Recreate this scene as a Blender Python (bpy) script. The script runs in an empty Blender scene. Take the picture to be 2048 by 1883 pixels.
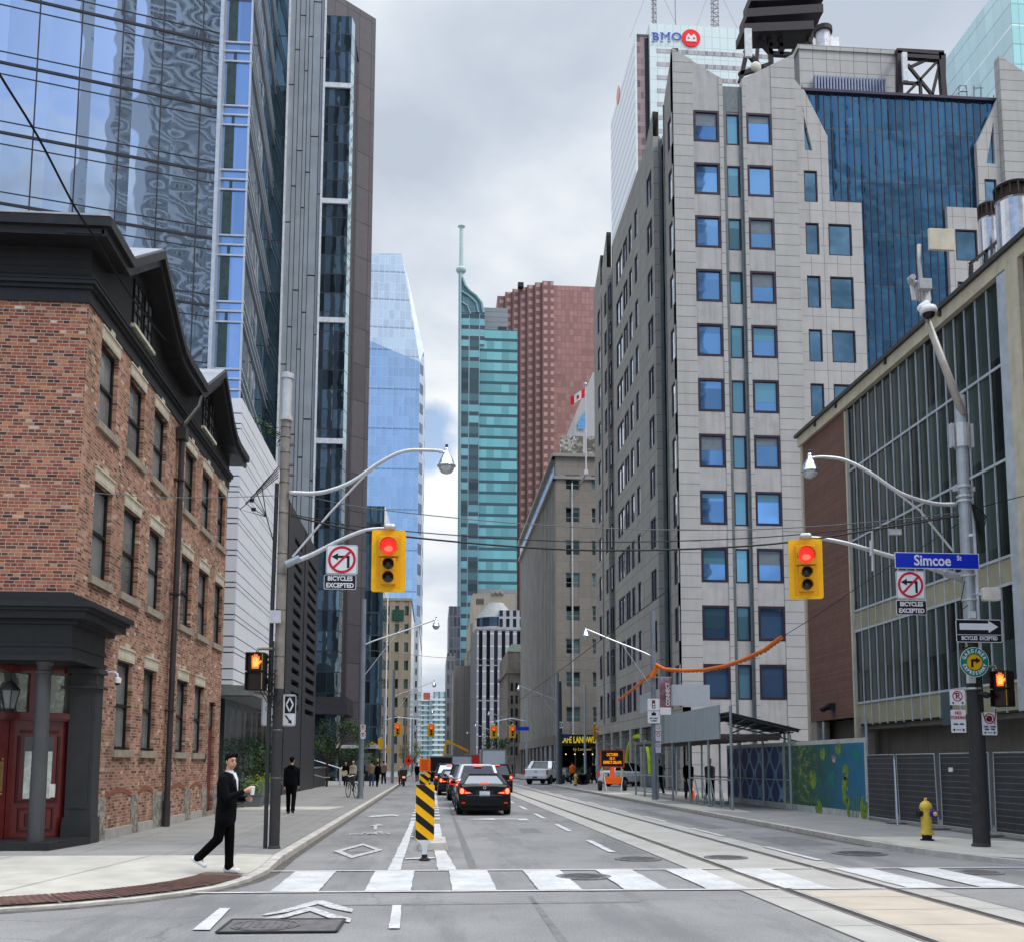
import bpy,math,random
from mathutils import Vector,Matrix
random.seed(7)
SC = bpy.context.scene
COL = SC.collection
R = math.radians

# ---------------------------------------------------------------- camera
F,CX,CY,EYE = 2048.0,1024.0,1295.0,1.71
YAW,PITCH,ROLL = R(4.36622),R(6.4199),R(0.16)
fw = Vector((math.sin(YAW) * math.cos(PITCH),math.cos(YAW) * math.cos(PITCH),math.sin(PITCH)))
rt0 = Vector((math.cos(YAW),-math.sin(YAW),0))
up0 = rt0.cross(fw)
rt = rt0 * math.cos(ROLL) + up0 * math.sin(ROLL)
up = -rt0 * math.sin(ROLL) + up0 * math.cos(ROLL)
cam_data = bpy.data.cameras.new('street_camera')
cam = bpy.data.objects.new('street_camera',cam_data)
COL.objects.link(cam)
cam.matrix_world = Matrix(((rt.x,up.x,-fw.x,0),(rt.y,up.y,-fw.y,0),(rt.z,up.z,-fw.z,EYE),(0,0,0,1)))
cam_data.sensor_fit = 'HORIZONTAL'
cam_data.sensor_width = 36
cam_data.lens = 36 * F / 2048
cam_data.shift_y = (CY - 941.5) / 2048
cam_data.clip_start = 0.1
cam_data.clip_end = 5000
SC.camera = cam

def at(px,py,X=None,Y=None,Z=None):
    """world point seen at photo pixel (px, py) on the plane X=, Y= or Z="""
    d = rt * ((px - CX) / F) - up * ((py - CY) / F) + fw
    t = X / d.x if X is not None else (Y / d.y if Y is not None else (Z - EYE) / d.z)
    return Vector((d.x * t,d.y * t,d.z * t + EYE))

# ---------------------------------------------------------------- light
SC.view_settings.view_transform = 'Standard'
SC.view_settings.look = 'None'
SC.view_settings.exposure = -0.08
SC.view_settings.gamma = 1.0
SC.view_settings.use_curve_mapping = False
SC.cycles.max_bounces = 6
SC.cycles.diffuse_bounces = 3
SC.cycles.glossy_bounces = 3
SC.cycles.transmission_bounces = 4
SC.cycles.use_denoising = True
SUN_EL,SUN_AZ = R(52),R(130)          # azimuth measured from +Y towards +X
world = bpy.data.worlds.new('World')
SC.world = world
world.use_nodes = True

def N(nt,kind,**kw):
    n = nt.nodes.new(kind)
    for k,v in kw.items():
        if k.startswith('i_'):
            key = k[2:]
            n.inputs[int(key) if key.isdigit() else key.replace('_',' ')].default_value = v
        else:
            setattr(n,k,v)
    return n

def ramp(nt,stops,src=None,interp='LINEAR'):
    n = nt.nodes.new('ShaderNodeValToRGB')
    n.color_ramp.interpolation = interp
    el = n.color_ramp.elements
    while len(el) < len(stops):
        el.new(0.5)
    for e,(p,c) in zip(el,stops):
        e.position = p
        e.color = tuple(c) + (1,) if len(c) == 3 else c
    if src is not None:
        nt.links.new(src,n.inputs[0])
    return n

wt = world.node_tree
wt.nodes.clear()
wo = N(wt,'ShaderNodeOutputWorld')
bg = N(wt,'ShaderNodeBackground')
bg.inputs['Strength'].default_value = 0.1
sky = N(wt,'ShaderNodeTexSky',sky_type='NISHITA',sun_disc=False)
sky.sun_elevation = SUN_EL
sky.sun_rotation = SUN_AZ
tc = N(wt,'ShaderNodeTexCoord')
sep = N(wt,'ShaderNodeSeparateXYZ')
wt.links.new(tc.outputs['Generated'],sep.inputs[0])
# project the direction on a flat cloud deck
zc = N(wt,'ShaderNodeMath',operation='MAXIMUM',i_1=0.0)
wt.links.new(sep.outputs[2],zc.inputs[0])
za = N(wt,'ShaderNodeMath',operation='ADD',i_1=0.22)
wt.links.new(zc.outputs[0],za.inputs[0])
dv = N(wt,'ShaderNodeVectorMath',operation='DIVIDE')
cmb = N(wt,'ShaderNodeCombineXYZ')
for i in range(3):
    wt.links.new(za.outputs[0],cmb.inputs[i])
wt.links.new(tc.outputs['Generated'],dv.inputs[0])
wt.links.new(cmb.outputs[0],dv.inputs[1])
mp = N(wt,'ShaderNodeMapping')
mp.inputs['Location'].default_value = (5.0,9.0,1.0)
mp.inputs['Scale'].default_value = (1,1,1)
wt.links.new(dv.outputs[0],mp.inputs[0])
n1 = N(wt,'ShaderNodeTexNoise',i_Scale=1.15,i_Detail=7.0,i_Roughness=0.52)
n2 = N(wt,'ShaderNodeTexNoise',i_Scale=0.85,i_Detail=6.0,i_Roughness=0.5)
mp2 = N(wt,'ShaderNodeMapping')
mp2.inputs['Location'].default_value = (11.3,4.2,2.0)
wt.links.new(dv.outputs[0],mp2.inputs[0])
wt.links.new(mp.outputs[0],n1.inputs['Vector'])
wt.links.new(mp2.outputs[0],n2.inputs['Vector'])
# cloud shade: grey-blue bellies to bright white (values x10: Background strength is 0.1)
shade = ramp(wt,[(0.37,(5.7,6.4,7.5)),(0.45,(7.3,8.0,8.9)),(0.51,(9.3,9.7,10.2)),(0.57,(11.0,11.1,11.2))],n1.outputs[0])
# coverage: full in front, broken towards the west (behind the camera)
cov_y = N(wt,'ShaderNodeMapRange',i_1=-0.75,i_2=-0.1,i_3=0.16,i_4=-0.085)
wt.links.new(sep.outputs[1],cov_y.inputs[0])
cadd = N(wt,'ShaderNodeMath',operation='SUBTRACT')
wt.links.new(n2.outputs[0],cadd.inputs[0])
wt.links.new(cov_y.outputs[0],cadd.inputs[1])
cov = ramp(wt,[(0.34,(0,0,0)),(0.42,(1,1,1))],cadd.outputs[0])
gap_d = (rt * ((846 - CX) / F) - up * ((880 - CY) / F) + fw).normalized()
gd = N(wt,'ShaderNodeVectorMath',operation='DISTANCE'); gd.inputs[1].default_value = gap_d
wt.links.new(tc.outputs['Generated'],gd.inputs[0])
gn = N(wt,'ShaderNodeTexNoise',i_Scale=22.0,i_Detail=4.0)
wt.links.new(tc.outputs['Generated'],gn.inputs['Vector'])
ga = N(wt,'ShaderNodeMath',operation='MULTIPLY_ADD',i_1=0.06); wt.links.new(gn.outputs[0],ga.inputs[0]); wt.links.new(gd.outputs['Value'],ga.inputs[2])
gap = ramp(wt,[(0.052,(0.9,) * 3),(0.070,(0,0,0))],ga.outputs[0])
gsub = N(wt,'ShaderNodeMath',operation='SUBTRACT'); wt.links.new(cov.outputs[0],gsub.inputs[0]); wt.links.new(gap.outputs[0],gsub.inputs[1])
blue = N(wt,'ShaderNodeMixRGB',blend_type='MULTIPLY',i_Fac=1.0)
blue.inputs[2].default_value = (2.3,2.2,2.1,1)
wt.links.new(sky.outputs[0],blue.inputs[1])
mixc = N(wt,'ShaderNodeMixRGB')
wt.links.new(gsub.outputs[0],mixc.inputs[0])
wt.links.new(blue.outputs[0],mixc.inputs[1])
wt.links.new(shade.outputs[0],mixc.inputs[2])
# overcast sky, brighter overhead: boosted above the camera's view to light the street
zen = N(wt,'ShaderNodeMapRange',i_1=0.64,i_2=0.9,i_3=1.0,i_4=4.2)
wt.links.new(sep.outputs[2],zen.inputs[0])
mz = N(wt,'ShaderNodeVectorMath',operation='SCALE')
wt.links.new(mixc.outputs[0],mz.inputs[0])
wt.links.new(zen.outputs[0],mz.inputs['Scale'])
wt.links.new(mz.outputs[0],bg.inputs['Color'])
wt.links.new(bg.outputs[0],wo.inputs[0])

sun_d = bpy.data.lights.new('sun','SUN')
sun_d.energy = 1.5
sun_d.angle = R(18)
sun_d.color = (1.0,0.965,0.92)
sun = bpy.data.objects.new('sun',sun_d)
COL.objects.link(sun)
sdir = Vector((math.sin(SUN_AZ) * math.cos(SUN_EL),math.cos(SUN_AZ) * math.cos(SUN_EL),math.sin(SUN_EL)))
sun.rotation_euler = sdir.to_track_quat('Z','Y').to_euler()
sun.location = (40,-40,80)

# ---------------------------------------------------------------- materials
MATS = {}
def base_mat(name):
    m = bpy.data.materials.new(name)
    m.use_nodes = True
    nt = m.node_tree
    p = nt.nodes['Principled BSDF']
    return m,nt,p

def lk(nt,a,b):
    nt.links.new(a,b)

def wpos(nt):
    return N(nt,'ShaderNodeNewGeometry').outputs['Position']

def mix(nt,fac,a,b,mode='MIX'):
    n = N(nt,'ShaderNodeMixRGB',blend_type=mode)
    for s,v in ((n.inputs[0],fac),(n.inputs[1],a),(n.inputs[2],b)):
        if isinstance(v,(int,float)):
            s.default_value = v
        elif isinstance(v,(tuple,list)):
            s.default_value = tuple(v) + (1,) if len(v) == 3 else v
        else:
            lk(nt,v,s)
    return n.outputs[0]

def mth(nt,op,a,b=None,c=None):
    n = N(nt,'ShaderNodeMath',operation=op)
    for i,v in enumerate((a,b,c)):
        if v is None:
            continue
        if isinstance(v,(int,float)):
            n.inputs[i].default_value = v
        else:
            lk(nt,v,n.inputs[i])
    return n.outputs[0]

def noise(nt,scale,detail=5,rough=0.55,vec=None,stretch=None):
    v = vec if vec is not None else wpos(nt)
    if stretch:
        m = N(nt,'ShaderNodeMapping')
        m.inputs['Scale'].default_value = stretch
        lk(nt,v,m.inputs[0])
        v = m.outputs[0]
    n = N(nt,'ShaderNodeTexNoise',i_Scale=scale,i_Detail=float(detail),i_Roughness=rough)
    lk(nt,v,n.inputs['Vector'])
    return n.outputs[0]

def punch(c):
    """deeper darks, slightly fuller hues for every painted or stone surface"""
    l = sum(c) / 3
    k = (max(l,.004) / .12) ** .4 if l < .12 else 1.0
    return [min(1.0,max(.001,(l + (x - l) * 1.12) * k)) for x in c]

def mat(name,col,rough=0.6,metal=0.0,var=0.18,scale=3.0,bump=0.0,bscale=40.0,spec=0.3,emit=None,es=1.0,streak=0.0,local=False,coat=0.0):
    if name in MATS:
        return MATS[name]
    m,nt,p = base_mat(name)
    vec = N(nt,'ShaderNodeTexCoord').outputs['Object'] if local else wpos(nt)
    n = noise(nt,scale,6,0.6,vec)
    col = punch(col)
    lo = [max(0,c * (1 - var)) for c in col]
    hi = [min(1,c * (1 + var)) for c in col]
    c = ramp(nt,[(0.32,lo),(0.68,hi)],n).outputs[0]
    if streak:
        s = noise(nt,1.0,5,0.6,vec,(3.0,3.0,0.25))
        c = mix(nt,ramp(nt,[(0.45,(0,0,0)),(0.75,(streak,) * 3)],s).outputs[0],c,[x * 0.35 for x in col])
    lk(nt,c,p.inputs['Base Color'])
    r = ramp(nt,[(0.3,(max(0,rough - 0.08),) * 3),(0.7,(min(1,rough + 0.08),) * 3)],n).outputs[0]
    lk(nt,r,p.inputs['Roughness'])
    p.inputs['Metallic'].default_value = metal
    p.inputs['Specular IOR Level'].default_value = spec
    if coat:
        p.inputs['Coat Weight'].default_value = coat
        p.inputs['Coat Roughness'].default_value = 0.05
    if bump:
        b = N(nt,'ShaderNodeBump',i_Strength=bump,i_Distance=0.02)
        lk(nt,noise(nt,bscale,4,0.6,vec),b.inputs['Height'])
        lk(nt,b.outputs[0],p.inputs['Normal'])
    if emit:
        p.inputs['Emission Color'].default_value = tuple(emit) + (1,)
        p.inputs['Emission Strength'].default_value = es
    MATS[name] = m
    return m

def lines(nt,coord,step,width,off=0.0):
    """1 on lines of the given width repeated every step along coord"""
    a = mth(nt,'ADD',coord,-off + width / 2 + 1000 * step)
    b = mth(nt,'MODULO',a,step)
    return mth(nt,'LESS_THAN',b,width)

def udot(nt,pos,d):
    n = N(nt,'ShaderNodeVectorMath',operation='DOT_PRODUCT')
    lk(nt,pos,n.inputs[0])
    n.inputs[1].default_value = d
    return n.outputs['Value']

def glass_mat(name,col,metal=0.75,rough=0.04,wob=0.02,wscale=0.5,grid=None,dark=None,panevar=0.12,spec=0.6,tilt=0.0,bands=None):
    """reflective facade glass. grid=(udir, ustep, uw, uoff, vstep, vw, voff, framecol) bands=(vstep, voff, h, col)"""
    if name in MATS:
        return MATS[name]
    m,nt,p = base_mat(name)
    pos = wpos(nt)
    z = N(nt,'ShaderNodeSeparateXYZ')
    lk(nt,pos,z.inputs[0])
    z = z.outputs[2]
    c = None
    fr = None
    if grid:
        ud,us,uw,uo,vs,vw,vo,fc = grid
        u = udot(nt,pos,ud)
        iu = mth(nt,'FLOOR',mth(nt,'DIVIDE',mth(nt,'SUBTRACT',u,uo),us))
        iv = mth(nt,'FLOOR',mth(nt,'DIVIDE',mth(nt,'SUBTRACT',z,vo),vs))
        cb = N(nt,'ShaderNodeCombineXYZ')
        lk(nt,iu,cb.inputs[0]); lk(nt,iv,cb.inputs[1])
        wn = N(nt,'ShaderNodeTexWhiteNoise',noise_dimensions='3D')
        lk(nt,cb.outputs[0],wn.inputs['Vector'])
        k = ramp(nt,[(0,[x * (1 - panevar * 2) for x in col]),(0.6,col),(1,[min(1,x * (1 + panevar)) for x in col])],wn.outputs['Value']).outputs[0]
        fr = mth(nt,'MAXIMUM',lines(nt,u,us,uw,uo) if uw else 0.0,lines(nt,z,vs,vw,vo) if vw else 0.0)
        c = k
    else:
        c = ramp(nt,[(0.35,[x * (1 - panevar) for x in col]),(0.65,[min(1,x * (1 + panevar)) for x in col])],noise(nt,0.3)).outputs[0]
    if bands:
        bs,bo,bh,bc = bands
        bm = lines(nt,z,bs,bh,bo)
        c = mix(nt,bm,c,bc)
    if fr is not None:
        c = mix(nt,fr,c,fc)
        lk(nt,mth(nt,'MULTIPLY',mth(nt,'SUBTRACT',1.0,fr),metal),p.inputs['Metallic'])
        lk(nt,mth(nt,'ADD',mth(nt,'MULTIPLY',fr,0.4),rough),p.inputs['Roughness'])
    else:
        p.inputs['Metallic'].default_value = metal
        p.inputs['Roughness'].default_value = rough
    lk(nt,c,p.inputs['Base Color'])
    p.inputs['Specular IOR Level'].default_value = spec
    if wob:
        b = N(nt,'ShaderNodeBump',i_Strength=1.0,i_Distance=wob)
        h = noise(nt,wscale,2,0.5,pos)
        if grid:
            # every pane bulges on its own
            h = mth(nt,'ADD',h,mth(nt,'MULTIPLY',mth(nt,'SINE',mth(nt,'MULTIPLY',mth(nt,'FRACT',mth(nt,'DIVIDE',mth(nt,'SUBTRACT',u,uo),us)),3.1416)),0.25))
        lk(nt,h,b.inputs['Height'])
        lk(nt,b.outputs[0],p.inputs['Normal'])
    MATS[name] = m
    return m

def panel_mat(name,col,joint,ustep,vstep,w=0.02,ud=(1,0,0),uoff=0,voff=0,rough=0.75,var=0.12,pv=0.10,jw=None,bump=0.3,scale=1.5,streak=0.25,spec=0.3,speck=0.0,metal=0.0):
    if name in MATS:
        return MATS[name]
    m,nt,p = base_mat(name)
    pos = wpos(nt)
    s = N(nt,'ShaderNodeSeparateXYZ'); lk(nt,pos,s.inputs[0])
    z = s.outputs[2]
    u = udot(nt,pos,ud)
    n = noise(nt,scale,6,0.62,pos)
    col = punch(col)
    c = ramp(nt,[(0.3,[x * (1 - var) for x in col]),(0.7,[min(1,x * (1 + var)) for x in col])],n).outputs[0]
    cb = N(nt,'ShaderNodeCombineXYZ')
    if ustep:
        lk(nt,mth(nt,'FLOOR',mth(nt,'DIVIDE',mth(nt,'SUBTRACT',u,uoff),ustep)),cb.inputs[0])
    if vstep:
        lk(nt,mth(nt,'FLOOR',mth(nt,'DIVIDE',mth(nt,'SUBTRACT',z,voff),vstep)),cb.inputs[1])
    wn = N(nt,'ShaderNodeTexWhiteNoise',noise_dimensions='3D')
    lk(nt,cb.outputs[0],wn.inputs['Vector'])
    c = mix(nt,1.0,c,ramp(nt,[(0,(1 - pv,) * 3),(1,(1 + 0,) * 3)],wn.outputs['Value']).outputs[0],'MULTIPLY')
    if speck:
        sp = noise(nt,14,3,0.7,pos)
        c = mix(nt,ramp(nt,[(0.52,(0,0,0)),(0.66,(speck,) * 3)],sp).outputs[0],c,[x * 0.45 for x in col])
    if streak:
        st = noise(nt,1.2,5,0.6,pos,(2.5,2.5,0.2))
        c = mix(nt,ramp(nt,[(0.48,(0,0,0)),(0.8,(streak,) * 3)],st).outputs[0],c,[x * 0.4 for x in col])
    f = 0.0
    parts = []
    if ustep: parts.append(lines(nt,u,ustep,w,uoff))
    if vstep: parts.append(lines(nt,z,vstep,jw or w,voff))
    f = parts[0] if len(parts) == 1 else mth(nt,'MAXIMUM',parts[0],parts[1])
    c = mix(nt,f,c,joint)
    lk(nt,c,p.inputs['Base Color'])
    p.inputs['Roughness'].default_value = rough
    p.inputs['Metallic'].default_value = metal
    p.inputs['Specular IOR Level'].default_value = spec
    if bump:
        b = N(nt,'ShaderNodeBump',i_Strength=bump,i_Distance=0.02)
        h = mth(nt,'SUBTRACT',noise(nt,30,3,0.6,pos),mth(nt,'MULTIPLY',f,1.5))
        lk(nt,h,b.inputs['Height'])
        lk(nt,b.outputs[0],p.inputs['Normal'])
    MATS[name] = m
    return m

def brick_mat(name,ud,stops,mortar,bw=0.215,bh=0.0665,mw=0.0055,dirt=0.3,bias=0.0,light=0.35):
    m,nt,p = base_mat(name)
    pos = wpos(nt)
    s = N(nt,'ShaderNodeSeparateXYZ'); lk(nt,pos,s.inputs[0])
    u = udot(nt,pos,ud)
    cb = N(nt,'ShaderNodeCombineXYZ')
    wob = noise(nt,6,3,0.6,pos)
    lk(nt,mth(nt,'ADD',u,mth(nt,'MULTIPLY',wob,0.02)),cb.inputs[0])
    lk(nt,mth(nt,'ADD',s.outputs[2],mth(nt,'MULTIPLY',wob,0.012)),cb.inputs[1])
    b = N(nt,'ShaderNodeTexBrick')
    b.offset = 0.5; b.squash = 0.62; b.squash_frequency = 3
    b.inputs['Color1'].default_value = (0,0,0,1)
    b.inputs['Color2'].default_value = (1,1,1,1)
    b.inputs['Mortar'].default_value = (0.5,0.5,0.5,1)
    b.inputs['Scale'].default_value = 1.0
    b.inputs['Mortar Size'].default_value = mw
    b.inputs['Mortar Smooth'].default_value = 0.25
    b.inputs['Bias'].default_value = bias
    b.inputs['Brick Width'].default_value = bw
    b.inputs['Row Height'].default_value = bh
    lk(nt,cb.outputs[0],b.inputs['Vector'])
    c = ramp(nt,stops,b.outputs['Color']).outputs[0]
    n = noise(nt,2.0,6,0.65,pos)
    c = mix(nt,1.0,c,ramp(nt,[(0.3,(0.68,) * 3),(0.65,(1.1,) * 3)],n).outputs[0],'MULTIPLY')
    n2 = noise(nt,25.0,4,0.7,pos)
    c = mix(nt,ramp(nt,[(0.62,(0,0,0)),(0.74,(light,) * 3)],n2).outputs[0],c,mortar)
    c = mix(nt,b.outputs['Fac'],c,mortar)
    d = noise(nt,0.7,5,0.6,pos,(1,1,0.35))
    c = mix(nt,ramp(nt,[(0.5,(0,0,0)),(0.75,(dirt,) * 3)],d).outputs[0],c,(0.07,0.05,0.045))
    lk(nt,c,p.inputs['Base Color'])
    p.inputs['Roughness'].default_value = 0.88
    p.inputs['Specular IOR Level'].default_value = 0.2
    bp = N(nt,'ShaderNodeBump',i_Strength=0.8,i_Distance=0.012)
    h = mth(nt,'SUBTRACT',mth(nt,'MULTIPLY',n2,0.6),b.outputs['Fac'])
    lk(nt,h,bp.inputs['Height'])
    lk(nt,bp.outputs[0],p.inputs['Normal'])
    MATS[name] = m
    return m

# ---------------------------------------------------------------- mesh helpers
class MB:
    def __init__(s):
        s.v,s.f,s.m = [],[],[]
    def add(s,vs,fs,mi=0):
        o = len(s.v)
        s.v += [tuple(v) for v in vs]
        s.f += [tuple(i + o for i in f) for f in fs]
        s.m += [mi] * len(fs)
        return s
    def box(s,x0,x1,y0,y1,z0,z1,mi=0):
        return s.add([(x0,y0,z0),(x1,y0,z0),(x1,y1,z0),(x0,y1,z0),(x0,y0,z1),(x1,y0,z1),(x1,y1,z1),(x0,y1,z1)],
                     [(0,3,2,1),(4,5,6,7),(0,1,5,4),(1,2,6,5),(2,3,7,6),(3,0,4,7)],mi)
    def quad(s,a,b,c,d,mi=0):
        return s.add([a,b,c,d],[(0,1,2,3)],mi)
    def poly(s,pts,mi=0):
        return s.add(pts,[tuple(range(len(pts)))],mi)
    def prism(s,pts,a0,a1,axis='z',mi=0):
        n = len(pts)
        mk = {'z': lambda p,a: (p[0],p[1],a),'y': lambda p,a: (p[0],a,p[1]),'x': lambda p,a: (a,p[0],p[1])}[axis]
        vs = [mk(p,a0) for p in pts] + [mk(p,a1) for p in pts]
        fs = [tuple(range(n))[::-1],tuple(range(n,2 * n))] + [(i,(i + 1) % n,n + (i + 1) % n,n + i) for i in range(n)]
        return s.add(vs,fs,mi)
    def beam(s,p,q,w,h=None,mi=0,roll=0):
        p,q = Vector(p),Vector(q); h = h or w
        d = (q - p).normalized()
        ref = Vector((0,0,1)) if abs(d.z) < 0.95 else Vector((0,1,0))
        a = d.cross(ref).normalized(); b = a.cross(d).normalized()
        if roll:
            a,b = a * math.cos(roll) + b * math.sin(roll),b * math.cos(roll) - a * math.sin(roll)
        vs = []
        for c in (p,q):
            for sa,sb in ((-1,-1),(1,-1),(1,1),(-1,1)):
                vs.append(c + a * sa * w / 2 + b * sb * h / 2)
        return s.add(vs,[(0,1,2,3),(7,6,5,4),(0,4,5,1),(1,5,6,2),(2,6,7,3),(3,7,4,0)],mi)
    def tube(s,pts,r,n=8,mi=0,cap=True):
        pts = [Vector(p) for p in pts]
        rs = r if isinstance(r,(list,tuple)) else [r] * len(pts)
        vs,fs = [],[]
        prev = None
        for i,p in enumerate(pts):
            d = (pts[min(i + 1,len(pts) - 1)] - pts[max(i - 1,0)]).normalized()
            ref = prev if prev is not None else (Vector((0,0,1)) if abs(d.z) < 0.9 else Vector((1,0,0)))
            b = (ref - d * ref.dot(d)).normalized()
            prev = b
            a = d.cross(b)
            for k in range(n):
                t = 2 * math.pi * k / n
                vs.append(p + (a * math.cos(t) + b * math.sin(t)) * rs[i])
        for i in range(len(pts) - 1):
            for k in range(n):
                fs.append((i * n + k,i * n + (k + 1) % n,(i + 1) * n + (k + 1) % n,(i + 1) * n + k))
        if cap:
            fs.append(tuple(range(n))[::-1]); fs.append(tuple(range((len(pts) - 1) * n,len(pts) * n)))
        return s.add(vs,fs,mi)
    def lathe(s,prof,c=(0,0,0),n=20,axis='z',mi=0):
        c = Vector(c); vs = []; fs = []
        for r,h in prof:
            for k in range(n):
                t = 2 * math.pi * k / n
                a,b = r * math.cos(t),r * math.sin(t)
                vs.append(c + (Vector((a,b,h)) if axis == 'z' else Vector((a,h,b)) if axis == 'y' else Vector((h,a,b))))
        for i in range(len(prof) - 1):
            for k in range(n):
                fs.append((i * n + k,i * n + (k + 1) % n,(i + 1) * n + (k + 1) % n,(i + 1) * n + k))
        fs.append(tuple(range(n))[::-1]); fs.append(tuple(range((len(prof) - 1) * n,len(prof) * n)))
        return s.add(vs,fs,mi)
    def ell(s,c,rx,ry,rz,nu=14,nv=9,mi=0,rot=None):
        vs,fs = [],[]
        c = Vector(c)
        for j in range(nv + 1):
            ph = math.pi * j / nv
            for k in range(nu):
                t = 2 * math.pi * k / nu
                v = Vector((rx * math.sin(ph) * math.cos(t),ry * math.sin(ph) * math.sin(t),rz * math.cos(ph)))
                if rot: v = rot @ v
                vs.append(c + v)
        for j in range(nv):
            for k in range(nu):
                fs.append((j * nu + k,(j + 1) * nu + k,(j + 1) * nu + (k + 1) % nu,j * nu + (k + 1) % nu))
        return s.add(vs,fs,mi)
    def cap(s,p,q,r0,r1=None,n=10,mi=0):
        r1 = r0 if r1 is None else r1
        p,q = Vector(p),Vector(q)
        d = (q - p)
        if d.length < 1e-6:
            return s.ell(p,r0,r0,r0,n,6,mi)
        u = d.normalized()
        pts,rs = [],[]
        for a in (-1,-0.8,-0.45): pts.append(p + u * r0 * a); rs.append(r0 * math.sqrt(max(0.004,1 - a * a)))
        pts += [p,q]; rs += [r0,r1]
        for a in (0.45,0.8,1): pts.append(q + u * r1 * a); rs.append(r1 * math.sqrt(max(0.004,1 - a * a)))
        return s.tube(pts,rs,n,mi)
    def ring(s,c,r0,r1,y,n=32,mi=0,t=0.002):
        vs,fs = [],[]
        for k in range(n):
            a = 2 * math.pi * k / n
            for r in (r0,r1):
                for yy in (y,y + t):
                    vs.append((c[0] + r * math.cos(a),yy,c[1] + r * math.sin(a)))
        for k in range(n):
            j = (k + 1) % n
            for a,b in ((0,2),(2,3),(3,1),(1,0)):
                fs.append((k * 4 + a,k * 4 + b,j * 4 + b,j * 4 + a))
        return s.add(vs,fs,mi)
    def build(s,name,mats,parent=None,smooth=False,bevel=0.0,loc=None,remesh=0.0,sub=0,auto=0):
        o_ = Vector((0,0,0)) if loc is None else Vector(loc)
        if parent is not None and loc is None:
            pp = parent
            while pp is not None:
                if pp.get('_world'):
                    o_ = o_ + pp.location
                pp = pp.parent
        me = bpy.data.meshes.new(name)
        me.from_pydata([(v[0] - o_.x,v[1] - o_.y,v[2] - o_.z) for v in s.v],[],s.f)
        mats = mats if isinstance(mats,(list,tuple)) else [mats]
        for m_ in mats:
            me.materials.append(m_)
        if len(mats) > 1:
            me.polygons.foreach_set('material_index',s.m)
        if smooth:
            me.polygons.foreach_set('use_smooth',[True] * len(me.polygons))
        me.update()
        o = bpy.data.objects.new(name,me)
        COL.objects.link(o)
        if loc is not None: o.location = loc
        if parent is not None:
            o.parent = parent
        if remesh:
            r = o.modifiers.new('skin','REMESH'); r.mode = 'VOXEL'; r.voxel_size = remesh; r.use_smooth_shade = True
            sm = o.modifiers.new('smooth','SMOOTH'); sm.iterations = 3; sm.factor = 0.6
        if bevel:
            b = o.modifiers.new('edge','BEVEL'); b.width = bevel; b.segments = 2; b.limit_method = 'ANGLE'; b.angle_limit = R(35)
        if sub:
            b = o.modifiers.new('sub','SUBSURF'); b.levels = sub; b.render_levels = sub
        return o

def parts(mb,name,m,parent):
    """one object per separate piece of the mesh"""
    par = list(range(len(mb.v)))
    def find(a):
        while par[a] != a: par[a] = par[par[a]]; a = par[a]
        return a
    for f in mb.f:
        for i in f[1:]: par[find(i)] = find(f[0])
    gr = {}
    for f in mb.f: gr.setdefault(find(f[0]),[]).append(f)
    for fs in gr.values():
        ids = sorted({i for f in fs for i in f}); mp_ = {a: k for k,a in enumerate(ids)}
        q = MB(); q.add([mb.v[i] for i in ids],[tuple(mp_[i] for i in f) for f in fs]); q.build(name,m,parent)

def tag(o,label=None,cat=None,group=None,kind=None):
    if label: o['label'] = label
    if cat: o['category'] = cat
    if group: o['group'] = group
    if kind: o['kind'] = kind
    return o

def thing(name,label,cat,loc=(0,0,0),group=None,rotz=0.0,world=True):
    """Empty at the base; world=True: its meshes are written in world coordinates"""
    o = bpy.data.objects.new(name,None)
    o.empty_display_size = 0.3
    COL.objects.link(o)
    o.location = loc
    o.rotation_euler = (0,0,rotz)
    if world: o['_world'] = 1
    return tag(o,label,cat,group)

def copy_tree(o,parent=None):
    c = o.copy()
    COL.objects.link(c)
    if parent is not None: c.parent = parent
    for ch in list(o.children):
        copy_tree(ch,c)
    return c

def dup(o,label,loc=None,rotz=None,scale=None,group=None):
    c = copy_tree(o)
    c['label'] = label
    if loc is not None: c.location = loc
    if rotz is not None: c.rotation_euler = (0,0,rotz)
    if scale is not None: c.scale = (scale,) * 3 if isinstance(scale,(int,float)) else scale
    if group: c['group'] = group
    return c

def struct(name,mb,m,**k):
    return tag(mb.build(name,m,**k),kind='structure')

def text_obj(s,size,m,name='lettering',parent=None,loc=(0,0,0),depth=0.002,sx=1.0,bold=0.0,align='CENTER',rot=(R(90),0,0),space=1.0):
    cu = bpy.data.curves.new('t','FONT')
    cu.body = s; cu.size = size; cu.extrude = depth; cu.align_x = align; cu.align_y = 'CENTER'
    cu.offset = bold; cu.resolution_u = 3; cu.space_character = space
    t = bpy.data.objects.new('t',cu)
    COL.objects.link(t)
    dg = bpy.context.evaluated_depsgraph_get()
    me = bpy.data.meshes.new_from_object(t.evaluated_get(dg))
    bpy.data.objects.remove(t); bpy.data.curves.remove(cu)
    me.name = name
    me.transform(Matrix.Translation(loc) @ Matrix.Rotation(rot[2],4,'Z') @ Matrix.Rotation(rot[0],4,'X') @ Matrix.Diagonal((sx,1,1,1)))
    me.materials.clear(); me.materials.append(m)
    o = bpy.data.objects.new(name,me)
    COL.objects.link(o)
    if parent is not None: o.parent = parent
    return o

def P3(axis,c,u,v):
    return (c,u,v) if axis == 'x' else (u,c,v)

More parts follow.
